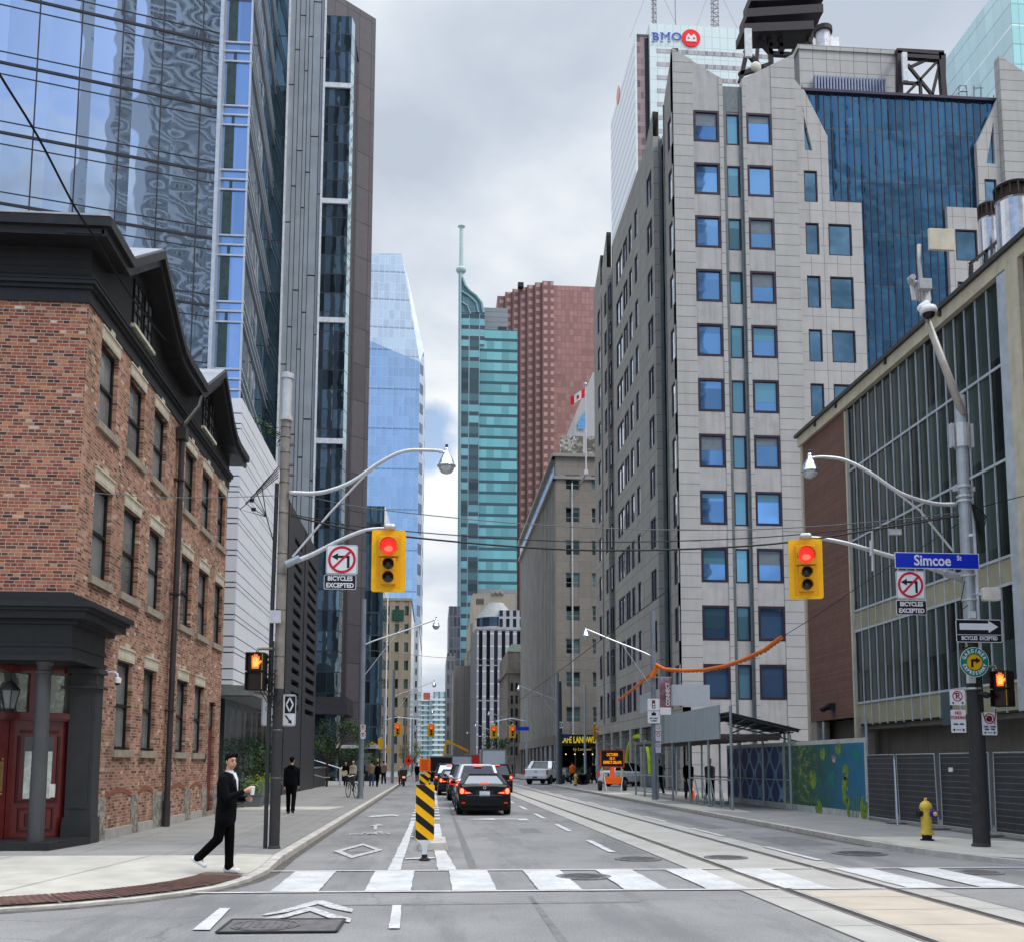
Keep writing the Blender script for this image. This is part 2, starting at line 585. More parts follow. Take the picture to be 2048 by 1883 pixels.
def wall(mb,axis,c,u0,u1,v0,v1,holes,depth,inn,mi=0,rmi=None):
    """plane wall with rectangular openings and reveals. axis 'x': plane x=c, u=y. inn=+-1 direction of the inside"""
    us = sorted({u0,u1} | {h[0] for h in holes} | {h[1] for h in holes})
    vs = sorted({v0,v1} | {h[2] for h in holes} | {h[3] for h in holes})
    flip = (inn < 0) if axis == 'x' else (inn > 0)
    def q(a,b,c_,d,m_):
        mb.quad(*((a,b,c_,d) if flip else (d,c_,b,a)),m_)
    for j in range(len(vs) - 1):
        vm = (vs[j] + vs[j + 1]) / 2
        run = None
        for i in range(len(us) - 1):
            um = (us[i] + us[i + 1]) / 2
            solid = not any(h[0] < um < h[1] and h[2] < vm < h[3] for h in holes)
            if solid:
                q(P3(axis,c,us[i],vs[j]),P3(axis,c,us[i + 1],vs[j]),P3(axis,c,us[i + 1],vs[j + 1]),P3(axis,c,us[i],vs[j + 1]),mi)
    c2 = c + inn * depth
    rm = mi if rmi is None else rmi
    for a,b,lo,hi in holes:
        for (ua,va),(ub,vb) in (((a,lo),(b,lo)),((b,lo),(b,hi)),((b,hi),(a,hi)),((a,hi),(a,lo))):
            mb.quad(P3(axis,c,ua,va),P3(axis,c,ub,vb),P3(axis,c2,ub,vb),P3(axis,c2,ua,va),rm)

def frame_box(mb,axis,c,d,a,b,lo,hi,w,inn,mi=0):
    def bx(u0,u1,v0,v1):
        lo_,hi_ = sorted((c,c + inn * d))
        if axis == 'x': mb.box(lo_,hi_,u0,u1,v0,v1,mi)
        else: mb.box(u0,u1,lo_,hi_,v0,v1,mi)
    bx(a,b,lo,lo + w); bx(a,b,hi - w,hi); bx(a,a + w,lo + w,hi - w); bx(b - w,b,lo + w,hi - w)
    return bx

def window(parent,axis,c,a,b,lo,hi,inn,w,fm,gm,d=0.06,vm=(),hm=(),back=0.03,name='window',pane='pane'):
    mb = MB()
    bx = frame_box(mb,axis,c,d,a,b,lo,hi,w,inn)
    for f_ in vm:
        u = a + (b - a) * f_; bx(u - w * .4,u + w * .4,lo + w,hi - w)
    for f_ in hm:
        v = lo + (hi - lo) * f_; bx(a + w,b - w,v - w * .45,v + w * .45)
    o = mb.build(name,fm,parent)
    g = MB()
    cc = c + inn * back
    e = w * 0.9
    pts = [P3(axis,cc,a + e,lo + e),P3(axis,cc,b - e,lo + e),P3(axis,cc,b - e,hi - e),P3(axis,cc,a + e,hi - e)]
    flip = (inn < 0) if axis == 'x' else (inn > 0)
    g.poly(pts if flip else pts[::-1])
    g.build(pane,gm,o)
    return o
# ================================================================ GROUND
asph,nt,p = base_mat('asphalt')
pos = wpos(nt)
c = ramp(nt,[(0.3,(0.165,0.164,0.163)),(0.5,(0.215,0.213,0.21)),(0.7,(0.27,0.266,0.26))],noise(nt,0.35,8,0.62)).outputs[0]
c = mix(nt,1.0,c,ramp(nt,[(0.3,(0.6,) * 3),(0.5,(1,) * 3),(0.7,(1.35,) * 3)],noise(nt,38,5,0.8)).outputs[0],'MULTIPLY')
c = mix(nt,ramp(nt,[(0.50,(0,0,0)),(0.60,(0.5,) * 3)],noise(nt,0.9,7,0.72,pos,(1,0.15,1))).outputs[0],c,(0.13,0.13,0.135))
c = mix(nt,ramp(nt,[(0.6,(0,0,0)),(0.68,(0.55,) * 3)],noise(nt,3.5,6,0.75,pos)).outputs[0],c,(0.2,0.2,0.205))
vo = N(nt,'ShaderNodeTexVoronoi',feature='DISTANCE_TO_EDGE',i_Scale=0.13)
wv = N(nt,'ShaderNodeVectorMath',operation='ADD'); lk(nt,pos,wv.inputs[0])
nn = N(nt,'ShaderNodeTexNoise',i_Scale=1.2,i_Detail=6.0); lk(nt,pos,nn.inputs['Vector'])
lk(nt,nn.outputs['Color'],wv.inputs[1]); lk(nt,wv.outputs[0],vo.inputs['Vector'])
c = mix(nt,ramp(nt,[(0.0,(0.4,) * 3),(0.004,(0.0,) * 3)],vo.outputs['Distance']).outputs[0],c,(0.06,0.06,0.062))
lk(nt,c,p.inputs['Base Color'])
p.inputs['Roughness'].default_value = 0.85
p.inputs['Specular IOR Level'].default_value = 0.25
b = N(nt,'ShaderNodeBump',i_Strength=0.5,i_Distance=0.01); lk(nt,noise(nt,90,3,0.8),b.inputs['Height']); lk(nt,b.outputs[0],p.inputs['Normal'])

concrete = mat('road_concrete',(0.36,0.35,0.325),0.85,var=0.13,scale=1.2,bump=0.3,bscale=60,streak=0)
concrete_tan = mat('tan_concrete',(0.42,0.37,0.31),0.85,var=0.10,scale=1.5,bump=0.3,bscale=60)
new_conc = mat('new_concrete',(0.42,0.405,0.365),0.85,var=0.14,scale=1.6,bump=0.25,bscale=50,streak=0)
kerb_m = mat('kerb_concrete',(0.42,0.40,0.37),0.9,var=0.25,scale=3.5,bump=0.5,bscale=30)
rust_plate = mat('rusty_iron',(0.13,0.075,0.065),0.8,var=0.35,scale=6,bump=0.5,bscale=60)
iron_m = mat('cast_iron',(0.14,0.135,0.135),0.7,metal=0.4,var=0.3,scale=8,bump=0.4)
rail_m = mat('rail_steel',(0.12,0.105,0.10),0.45,metal=0.7,var=0.3)
dark_m = mat('dark_gap',(0.02,0.02,0.02),0.9)

def pave_mat(name,col,us,vs,joint=0.6):
    m,nt,p = base_mat(name)
    s = N(nt,'ShaderNodeSeparateXYZ'); lk(nt,wpos(nt),s.inputs[0])
    l = mth(nt,'MAXIMUM',lines(nt,s.outputs[0],us,0.02),lines(nt,s.outputs[1],vs,0.03))
    c = ramp(nt,[(0.3,[x * 0.82 for x in col]),(0.7,[x * 1.13 for x in col])],noise(nt,0.9,7,0.65)).outputs[0]
    c = mix(nt,1.0,c,ramp(nt,[(0.35,(0.8,) * 3),(0.65,(1.1,) * 3)],noise(nt,45,3,0.7)).outputs[0],'MULTIPLY')
    c = mix(nt,ramp(nt,[(0.60,(0,0,0)),(0.64,(0.5,) * 3)],noise(nt,3,6,0.7)).outputs[0],c,[x * 0.6 for x in col])
    c = mix(nt,mth(nt,'MULTIPLY',l,joint),c,[x * 0.3 for x in col])
    lk(nt,c,p.inputs['Base Color']); p.inputs['Roughness'].default_value = 0.88
    b = N(nt,'ShaderNodeBump',i_Strength=0.3,i_Distance=0.01); lk(nt,noise(nt,60,3,0.8),b.inputs['Height']); lk(nt,b.outputs[0],p.inputs['Normal'])
    return m
pave = pave_mat('pavement_concrete',(0.25,0.245,0.235),1.55,1.9,.8)
pavers = pave_mat('paving_blocks',(0.225,0.22,0.21),0.4,0.4,0.5)

# white worn paint
wp,nt,p = base_mat('road_paint')
c = ramp(nt,[(0.36,(0.42,0.42,0.42)),(0.6,(0.54,0.54,0.54))],noise(nt,1.7,6,0.6)).outputs[0]
c = mix(nt,ramp(nt,[(0.54,(0,0,0)),(0.64,(0.8,) * 3)],noise(nt,13,7,0.8)).outputs[0],c,(0.26,0.26,0.265))
lk(nt,c,p.inputs['Base Color']); p.inputs['Roughness'].default_value = 0.7
wp_old,nt,p = base_mat('worn_road_paint')
c = ramp(nt,[(0.42,(0.26,0.26,0.265)),(0.55,(0.50,0.50,0.49))],noise(nt,11,6,0.75)).outputs[0]
lk(nt,c,p.inputs['Base Color']); p.inputs['Roughness'].default_value = 0.8

g = MB(); g.box(-1500,1500,-600,2500,-0.6,-0.05)
struct('ground',g,mat('far_ground',(0.22,0.22,0.22),0.9))
g = MB()
g.quad((-160,-120,0),(160,-120,0),(160,900,0),(-160,900,0))
struct('road',g,asph)

KZ = 0.11
# ---- left pavement with a rounded corner ramp
curve = [(-30,11.95),(-12,11.97),(-7,12.0),(-5.9,12.1),(-5.0,12.35),(-4.3,12.72),(-3.7,13.2),(-3.2,13.8),(-2.83,14.5),(-2.62,15.3),(-2.52,16.3),(-2.55,17.4),(-2.58,18.45)]
def off(c_,d):
    out = []
    for i,pnt in enumerate(c_):
        a = Vector(c_[max(0,i - 1)]); b_ = Vector(c_[min(len(c_) - 1,i + 1)])
        t = (b_ - a).normalized(); n = Vector((-t.y,t.x))
        out.append((pnt[0] + n.x * d,pnt[1] + n.y * d))
    return out
c0,c1,c2 = curve,off(curve,0.17),off(curve,0.80)
def band(mb,a,b_,za,zb,i0=0,i1=None,mi=0):
    for i in range(i0,(i1 or len(a) - 1)):
        mb.quad((*a[i],za[i]),(*a[i + 1],za[i + 1]),(*b_[i + 1],zb[i + 1]),(*b_[i],zb[i]),mi)
n_ = len(curve)
zk = [0.035] * (n_ - 4) + [0.05,0.075,0.10,KZ]
zt = [z + 0.005 for z in zk]
kb = MB()
band(kb,c0,c1,zk,zk)
for i in range(n_ - 1):
    kb.quad((*c0[i],-0.02),(*c0[i + 1],-0.02),(*c0[i + 1],zk[i + 1]),(*c0[i],zk[i]))
kb.box(-2.76,-2.57,18.45,93,-0.02,KZ)
struct('kerb_left',kb,kerb_m)
ap = MB()
band(ap,c1,c2,zt,[z + 0.02 for z in zt])
zin = [z + 0.02 for z in zt]
for i in range(n_ - 1):
    ap.quad((*c2[i],zin[i]),(*c2[i + 1],zin[i + 1]),(min(c2[i + 1][0],-2.75),18.45,KZ),(min(c2[i][0],-2.75),18.45,KZ))
struct('corner_apron',ap,new_conc)
aj = MB()
for (xa,ya),(xb,yb) in (((-7.6,12.85),(-7.15,18.4)),((-5.55,13.1),(-4.85,18.4)),((-10.2,12.8),(-9.9,18.4))):
    za = 0.075
    aj.quad((xa,ya,za),(xa + .018,ya,za),(xb + .018,yb,KZ + .004),(xb,yb,KZ + .004))
struct('apron_joints',aj,mat('joint_dark',(0.25,0.24,0.22),0.9))
# rusty tactile plates set in the apron
tp = MB()
segs = [(-14.0,12.17),(-6.9,12.2)]
path = [(-14,12.16),(-12,12.16),(-10,12.17)] + c1[2:11]
po = off(path,0.66)
def lerp(a,b_,t): return (a[0] + (b_[0] - a[0]) * t,a[1] + (b_[1] - a[1]) * t)
for i in range(len(path) - 1):
    a,b_,d,e = path[i],path[i + 1],po[i],po[i + 1]
    L = (Vector(b_) - Vector(a)).length
    zz = 0.062
    tp.quad((*lerp(a,b_,0.0),zz),(*lerp(a,b_,0.985),zz),(*lerp(d,e,0.985),zz + .02),(*lerp(d,e,0.0),zz + .02))
    nr = max(2,int(L / 0.085))
    for k in range(nr):
        t0,t1 = (k + .2) / nr,(k + .62) / nr
        if t1 > .97: continue
        A,B,D_,E_ = lerp(a,b_,t0),lerp(a,b_,t1),lerp(d,e,t0),lerp(d,e,t1)
        tp.quad((*lerp(A,D_,.05),zz + .008),(*lerp(B,E_,.05),zz + .008),(*lerp(B,E_,.95),zz + .027),(*lerp(A,D_,.95),zz + .027))
tag(tp.build('tactile_paving',rust_plate),kind='structure')
sw = MB()
sw.box(-40,-2.76,18.45,93,-0.02,KZ)
struct('pavement_left',sw,pave)
s2 = MB(); s2.quad((-4.35,18.5,KZ + .004),(-2.77,18.5,KZ + .004),(-2.77,92,KZ + .004),(-4.35,92,KZ + .004))
struct('paving_strip_left',s2,pavers)
s2 = MB(); s2.quad((-6.8,36.0,KZ + .006),(-3.6,36.0,KZ + .006),(-3.2,38.4,KZ + .006),(-6.8,38.4,KZ + .006))
struct('pale_paving_slab',s2,new_conc)
gu = MB()
band(gu,off(curve,-.16),c0,[.003] * n_,[.003] * n_); gu.quad((-2.57,18.45,.003),(-2.43,18.45,.003),(-2.43,90,.003),(-2.57,90,.003)); gu.quad((9.02,21,.003),(9.16,21,.003),(9.16,80,.003),(9.02,80,.003))
struct('gutter',gu,mat('gutter_dirt',(.10,.092,.085),.9,var=.5,scale=4))
rp_ = MB()
for x0,x1,y0,y1 in ((3.55,4.1,19.5,22.6),(2.2,2.75,25.5,27.4),(7.3,7.9,27,38),(-1.9,-1.2,20,20.5),(.6,.75,17,45),(7.4,8.6,21.4,24),(1.2,1.35,5,13.5),(-1.3,2.6,12.7,12.85)):
    rp_.poly([(x,y,.003) for x,y in ((x0,y0),(x1,y0 + .1),(x1 - .05,y1),(x0 + .04,y1 - .05))])
struct('road_patches',rp_,mat('tar_patch',(.15,.15,.15),.85,var=.3,scale=6,bump=.4))
# ---- right pavement
cr = [(9.16,80),(9.16,24),(9.18,21),(9.28,19.6),(9.5,18.4),(9.9,17.5),(10.7,16.8),(12.2,16.4),(40,16.4)]
crv = off(cr,0.18)
kr = MB(); zz = [KZ] * 5 + [0.08,0.05,0.04,0.04]
band(kr,cr,crv,zz,zz)
for i in range(len(cr) - 1):
    kr.quad((*cr[i],-0.02),(*cr[i + 1],-0.02),(*cr[i + 1],zz[i + 1]),(*cr[i],zz[i]))
struct('kerb_right',kr,kerb_m)
sw = MB(); sw.poly([(x,y,z) for (x,y),z in zip(crv,zz)] + [(40,80,KZ),(9.34,80,KZ)])
sw.add([(9.16,80,-0.02),(40,80,-0.02),(40,80,KZ),(9.16,80,KZ)],[(0,1,2,3)])
struct('pavement_right',sw,pave)
ra = MB(); ra.poly([(9.36,22.4,KZ + .004),(9.40,20.4,KZ + .004),(9.55,18.9,KZ + .004),(9.95,17.8,.09),(10.7,17.2,.075),(14,16.9,.07),(14,19.4,KZ + .004),(11.6,21.4,KZ + .004),(11.3,22.4,KZ + .004)])
ra.poly([(9.36,41,KZ + .004),(9.36,35.5,KZ + .004),(10.6,33.6,KZ + .004),(10.9,36.5,KZ + .004),(10.2,41,KZ + .004)])
ra.poly([(9.36,56,KZ + .004),(9.36,44,KZ + .004),(10.6,44,KZ + .004),(10.6,56,KZ + .004)])
struct('pale_apron_right',ra,new_conc)
# ---- pavements past the avenue
fs = MB()
fs.box(-60,-3.0,116,700,-0.02,KZ); fs.box(9.3,60,107,700,-0.02,KZ)
struct('pavement_far',fs,pave)
# ---- tram track bed
tb = MB()
tb.quad((4.18,-12,.004),(6.92,-12,.004),(6.92,300,.004),(4.18,300,.004))
struct('track_bed',tb,concrete)
tt = MB()
tt.quad((4.98,-12,.006),(6.22,-12,.006),(6.22,13.75,.006),(4.98,13.75,.006))
struct('track_bed_centre',tt,concrete_tan)
tj = MB()
for k in range(9):
    y = 4.0 + k * 1.14
    if y < 13.6: tj.quad((4.19,y,.008),(6.91,y + .02,.008),(6.91,y + .032,.008),(4.19,y + .012,.008))
for x in (4.17,6.92): tj.quad((x,-12,.008),(x + .025,-12,.008),(x + .025,300,.008),(x,300,.008))
struct('bed_joints',tj,mat('bed_joint',(0.13,0.125,0.12),0.9))
rl = MB()
for x in (4.83,6.33):
    rl.box(x - .075,x + .075,-12,300,0.004,0.010,1)
    rl.box(x - .035,x + .035,-12,300,0.006,0.014,0)
    rl.box(x + .045,x + .06,-12,300,0.006,0.013,0)
tag(rl.build('tram_rails',[rail_m,mat('rail_grout',(0.17,0.155,0.145),0.8,var=.25)]),kind='structure')

# ---- painted markings
def zig(pts,amp=0.012,step=0.25):
    """slightly uneven paint edge"""
    out = []
    for i,a in enumerate(pts):
        b_ = pts[(i + 1) % len(pts)]
        L = math.dist(a,b_); n = max(1,int(L / step))
        for k in range(n):
            t = k / n
            j = 0 if k == 0 else random.uniform(-amp,amp)
            out.append((a[0] + (b_[0] - a[0]) * t + j,a[1] + (b_[1] - a[1]) * t + j))
    return out
def lay(mb,pts,z=0.016,amp=.012):
    mb.poly([(x,y,z) for x,y in zig(pts,amp)])
cw = MB()
Y0,Y1 = 13.93,16.62
for a,b_ in ((541,637),(729,822),(904.5,995),(1080,1169),(1255,1344),(1424,1513),(1587,1684),(1843,1932),(2000,2095)):
    xa,xb = at(a,1783,Z=0).x,at(b_,1783,Z=0).x
    lay(cw,[(xa,Y0 + .12),(xb,Y0 + .12),(xb,Y1 - .02),(xa,Y1 - .02)],amp=.009)
for y in (Y0,Y1):
    lay(cw,[(-3.0 if y > 15 else -3.25,y),(4.74,y),(4.74,y + .1),(-3.0 if y > 15 else -3.25,y + .1)])
    lay(cw,[(4.92,y),(6.24,y),(6.24,y + .1),(4.92,y + .1)])
    lay(cw,[(6.42,y),(10.2,y),(10.2,y + .1),(6.42,y + .1)])
struct('crosswalk',cw,wp)
lm = MB()
# bike lane buffer: left line, right tapered block, cross bars
lay(lm,[(-0.70,16.75),(-0.50,16.75),(-0.50,31),(-0.62,31)])
lay(lm,[(0.02,22.0),(0.19,22.0),(0.40,16.75),(0.10,16.75)])
lay(lm,[(-0.02,29.3),(0.21,29.3),(0.24,22.1),(0.0,22.1)])
lay(lm,[(-0.48,18.55),(0.08,18.75),(0.08,19.0),(-0.48,18.8)])
lay(lm,[(-0.5,24.0),(0.0,24.2),(0.0,24.5),(-0.5,24.3)])
for k in range(5):
    y = 31.5 + k * 2.0
    lay(lm,[(-0.66,y),(-0.46,y),(-0.46,y + 1.0),(-0.66,y + 1.0)]); lay(lm,[(0.0,y),(0.24,y),(0.24,y + 1.0),(0.0,y + 1.0)])
lay(lm,[(-0.70,41),(-0.58,41),(-0.50,95),(-0.62,95)]); lay(lm,[(0.1,41),(0.22,41),(0.22,95),(0.1,95)])
# lane dashes
xd = at(1204,1694,Z=0).x
for k in range(11):
    y = 19.9 + k * 6.1
    lay(lm,[(xd - .07,y),(xd + .07,y),(xd + .07,y + 3.0),(xd - .07,y + 3.0)])
xe = 6.86
for k in range(12):
    y = 18.0 + k * 6.1
    lay(lm,[(xe - .07,y),(xe + .07,y),(xe + .07,y + 3.0),(xe - .07,y + 3.0)],.02)
# queue lane arrow under the sedan
lay(lm,[(1.0,31.6),(1.9,32.2),(1.9,31.9),(2.9,31.9),(2.9,31.0),(2.6,31.0),(2.6,31.5),(1.9,31.5),(1.9,31.2)])
# dashes at the near side
def pxpoly(pts,z=0.016,mb=None,amp=.006):
    lay(mb or lm,[tuple(at(x,y,Z=0)[:2]) for x,y in pts],z,amp)
pxpoly([(385,1861),(420,1861),(461,1817),(440,1817)][::-1])
pxpoly([(777,1858),(799,1858),(803,1811),(785,1811)][::-1])
# far stop lines and crosswalks at the avenue
for y0 in (80.5,83.5):
    lay(lm,[(-2.4,y0),(4.0,y0),(4.0,y0 + .35),(-2.4,y0 + .35)])
for k in range(10):
    lay(lm,[(-2.2 + k * 1.15,104),(-1.6 + k * 1.15,104),(-1.6 + k * 1.15,107),(-2.2 + k * 1.15,107)])
for k in range(7): lay(lm,[(9.4 + k * .9,82.3 + .0),(9.9 + k * .9,82.3),(9.9 + k * .9,84.6),(9.4 + k * .9,84.6)])
struct('lane_markings',lm,wp)
bl = MB()
def pb(px): pxpoly(px[::-1],mb=bl)
# chevrons of the near sharrow
pb([(524,1830),(560,1822),(632,1802),(646,1802),(706,1819),(704,1826),(660,1817),(636,1809),(576,1825),(530,1832)])
pb([(515,1840),(562,1832),(615,1815),(626,1815),(662,1828),(702,1838),(700,1846),(655,1836),(620,1823),(572,1836),(518,1842)])
# diamond
def framed(pts,inner):
    n = len(pts)
    P_ = [at(x,y,Z=0) for x,y in pts]; Q_ = [at(x,y,Z=0) for x,y in inner]
    for i in range(n):
        j = (i + 1) % n
        bl.poly([(P_[j].x,P_[j].y,.016),(P_[i].x,P_[i].y,.016),(Q_[i].x,Q_[i].y,.016),(Q_[j].x,Q_[j].y,.016)])
framed([(726,1687),(766,1700),(703,1716.5),(667,1702)],[(726,1690.5),(751,1700),(705,1711.5),(684,1702)])
# bicycle symbol: wheels, frame, bars
def gring(cx,cy,r,w):
    n = 20
    for k in range(n):
        a0,a1 = 2 * math.pi * k / n,2 * math.pi * (k + 1) / n
        bl.poly([(cx + r * math.cos(a0),cy + r * math.sin(a0) * 1.5,.016),(cx + r * math.cos(a1),cy + r * math.sin(a1) * 1.5,.016),
                 (cx + (r - w) * math.cos(a1),cy + (r - w) * math.sin(a1) * 1.5,.016),(cx + (r - w) * math.cos(a0),cy + (r - w) * math.sin(a0) * 1.5,.016)][::-1])
wl = at(713,1668,Z=0); wr = at(765,1667,Z=0)
gring(wl.x,wl.y,.19,.05); gring(wr.x,wr.y,.19,.05)
def gbar(a,b_,w=.05):
    a,b_ = Vector(a),Vector(b_); t = (b_ - a).normalized(); n = Vector((-t.y,t.x)) * w / 2
    bl.poly([(*(a - n),.016),(*(b_ - n),.016),(*(b_ + n),.016),(*(a + n),.016)])
mx = (wl.x + wr.x) / 2
gbar((wl.x,wl.y),(mx - .1,wl.y + .55),.09); gbar((mx - .1,wl.y + .5),(wr.x - .08,wr.y + .5),.09); gbar((wr.x,wr.y),(wr.x - .12,wr.y + .7),.09)
gbar((mx,wl.y),(mx - .1,wl.y + .6),.09); gbar((mx,wl.y),(wr.x - .1,wr.y + .5),.09); gbar((wl.x,wl.y),(mx,wl.y),.09)
gbar((mx - .2,wl.y + .62),(mx + .02,wl.y + .62),.1); gbar((wr.x - .25,wr.y + .78),(wr.x - .02,wr.y + .75),.1)
pb([(747,1659),(753,1659),(755,1651),(771,1650.5),(757,1647.5),(738,1651.5),(748,1651.5)])
pb([(732,1634.5),(745,1634),(783,1631),(797,1632),(796,1629.5),(782,1628),(745,1630.5)])
struct('bike_lane_symbols',bl,wp_old)

# ---- iron covers
def cover(px,py,r,label):
    q = at(px,py,Z=0)
    t = thing('manhole_cover',label,'manhole cover',(q.x,q.y,0.0),'round iron covers in the road',world=False)
    m_ = MB(); m_.lathe([(r + .06,.003),(r + .06,.02),(r,.02),(r,.003)],n=32)
    m_.build('rim',mat('rim_patch',(0.17,0.17,0.17),.85,var=.3,scale=10),t)
    m_ = MB(); m_.lathe([(r - .01,.0),(r - .01,.022),(0.001,.022)],n=32)
    for k in range(-4,5):
        w_ = math.sqrt(max(0.01,(r - .06) ** 2 - (k * r / 5) ** 2))
        m_.box(-w_,w_,k * r / 5 - .015,k * r / 5 + .015,.022,.028)
    m_.build('lid',iron_m,t)
cover(1167,1753,.36,'round iron cover breaking one white bar of the crosswalk')
cover(1276,1717.5,.36,'round iron cover in the asphalt just past the crosswalk')
cover(1452,1714.5,.34,'round iron cover in the pale concrete track bed')
cover(1719,1706.5,.46,'round iron cover in the kerb lane right of the tram track')
cover(1960,1736.5 + 8,.30,'round iron cover near the kerb at the right end of the crosswalk')
q0,q1,q2,q3 = at(433,1867,Z=0),at(672,1865,Z=0),at(690,1840,Z=0),at(465,1841,Z=0)
t = thing('utility_hatch','long rectangular iron hatch with round lid below the painted chevrons','iron hatch',(q0.x,q0.y,0))
m_ = MB(); m_.poly([(q.x,q.y,.019) for q in (q0,q1,q2,q3)]); m_.poly([(q.x,q.y,.012) for q in (q0,q1,q2,q3)][::-1]); m_.build('plate',iron_m,t)
m_ = MB(); cc = at(530,1853.5,Z=0); m_.lathe([(.36,.019),(.36,.028),(.33,.028),(.33,.022),(.30,.022),(.30,.027),(.0,.027)],(cc.x,cc.y,0),28)
for k in range(-3,4): m_.box(cc.x + k * .08 - .012,cc.x + k * .08 + .012,cc.y - .2,cc.y + .2,.027,.033)
m_.build('round_lid',iron_m,t)
m_ = MB()
for a,b_ in ((q0,q1),(q1,q2),(q2,q3),(q3,q0)): m_.beam((a.x,a.y,.02),(b_.x,b_.y,.02),.03,.014)
m_.build('edge_frame',mat('edge_iron',(.05,.048,.05),.7),t)
# ================================================================ LEFT SIDE BUILDINGS
brick_stops = [(0.0,(0.055,0.035,0.035)),(0.09,(0.11,0.05,0.042)),(0.28,(0.22,0.07,0.048)),(0.5,(0.31,0.09,0.055)),(0.72,(0.37,0.125,0.07)),(0.90,(0.38,0.19,0.12)),(0.97,(0.5,0.2,0.09)),(1.0,(0.6,0.5,0.42))]
brickF = brick_mat('old_brick_front',(1,0,0),brick_stops,(0.40,0.34,0.28),bw=.195,mw=.008,light=.12)
brickS = brick_mat('old_brick_side',(0,1,0),[(0.0,(0.07,0.045,0.04)),(0.08,(0.14,0.075,0.055)),(0.3,(0.28,0.13,0.09)),(0.6,(0.37,0.18,0.125)),(0.85,(0.43,0.235,0.16)),(0.97,(0.46,0.30,0.22)),(1.0,(0.6,0.5,0.4))],(0.44,0.36,0.28),dirt=.35,light=.2,bw=0.20)
trim = mat('charcoal_paint',(0.030,0.030,0.033),0.45,var=.25,scale=4)
siding = panel_mat('charcoal_siding',(0.033,0.031,0.033),(0.008,0.008,0.008),0,0.155,w=.02,var=.15,rough=.6,streak=0,speck=0)
limestone = mat('limestone_trim',(0.50,0.455,0.37),.8,var=.15,scale=6,bump=.2,streak=.3)
sillst = mat('sill_stone',(0.27,0.235,0.19),.85,var=.2,scale=6,bump=.3)
sash = mat('black_sash',(0.018,0.018,0.021),.4,var=.2)
oldglass = glass_mat('sash_glass',(0.22,0.24,0.245),metal=.35,rough=.06,wob=.01,wscale=3,panevar=.5)
red_paint = mat('oxblood_paint',(0.135,0.018,0.018),.35,var=.2,scale=5,coat=.3)
grey_post = mat('grey_column_paint',(0.075,0.078,0.082),.5,var=.12)
curtain = mat('lace_curtain',(0.42,0.46,0.42),.8,var=.25,scale=9,bump=.4,bscale=20)

BX = -6.8
bb = thing('brick_building','red brick corner pub with charcoal gabled roofline and oxblood corner doors','brick building',(-6.8,19.7,0))
cols = [(20.55,21.68),(22.52,23.72),(24.55,25.72),(27.7,28.92),(29.76,30.98),(31.95,33.08)]
holes = []
for i,(a,b_) in enumerate(cols):
    holes.append((a,b_,8.52,10.25)); holes.append((a,b_,5.38,7.30))
    if 1 <= i <= 4: holes.append((a + .03,b_ - .05,1.98,3.92))
door_h = (31.75,32.62,0.25,3.55)
holes.append(door_h)
w = MB(); wall(w,'x',BX,21.55,33.4,0.0,4.35,[h for h in holes if h[3] < 4.3],.16,-1)
w.build('side_wall',brickS,bb)
w = MB(); wall(w,'x',BX,19.7,33.4,4.35,10.85,[h for h in holes if h[3] > 4.3],.16,-1)
w.build('side_wall',brickS,bb)
w = MB(); w.quad((-22,19.7,4.35),(BX,19.7,4.35),(BX,19.7,10.85),(-22,19.7,10.85)); w.quad((-22,19.7,0),(-9.2,19.7,0),(-9.2,19.7,4.35),(-22,19.7,4.35))
w.build('front_wall',brickF,bb)
w = MB(); w.box(-22,BX - .25,19.95,33.3,4.4,10.8); w.box(-22,BX - .25,23,33.3,0,4.4); w.box(-22,BX - .01,33.3,33.42,0,11)
w.build('rear_core',mat('dark_interior',(.012,.012,.014),.9),bb)
for h in holes:
    if h is door_h: continue
    wo_ = window(bb,'x',BX - .09,h[0],h[1],h[2],h[3],-1,.075,sash,oldglass,d=.09,hm=(.5,),back=.05)
    m_ = MB(); m_.box(BX - .1,BX + .07,h[0] - .14,h[1] + .14,h[2] - .16,h[2]); m_.build('sill',sillst,wo_)
    m_ = MB(); m_.box(BX - .02,BX + .03,h[0] - .03,h[1] + .03,h[3],h[3] + .25)
    m_.box(BX - .02,BX + .05,h[0] - .04,h[1] + .04,h[3] + .25,h[3] + .29)
    cy_ = (h[0] + h[1]) / 2; m_.box(BX - .02,BX + .045,cy_ - .13,cy_ + .13,h[3] + .29,h[3] + .39)
    m_.box(BX + .03,BX + .036,h[0] + .03,h[1] - .03,h[3] + .04,h[3] + .055); m_.box(BX + .03,BX + .036,h[0] + .03,h[1] - .03,h[3] + .2,h[3] + .215)
    m_.build('lintel',limestone,wo_)
# side door
m_ = MB(); m_.box(BX - .14,BX - .08,31.75,32.62,.25,2.7); d_ = m_.build('side_door',red_paint,bb)
m_ = MB(); m_.box(BX - .08,BX - .07,31.95,32.45,.5,1.2); m_.box(BX - .08,BX - .07,31.95,32.45,1.4,2.5); m_.build('door_panel',red_paint,d_)
window(bb,'x',BX - .08,31.75,32.62,2.75,3.55,-1,.07,sash,oldglass,name='transom')
m_ = MB(); m_.box(BX - .1,BX + .04,31.7,32.67,0.05,.25); m_.build('door_step',sillst,bb)
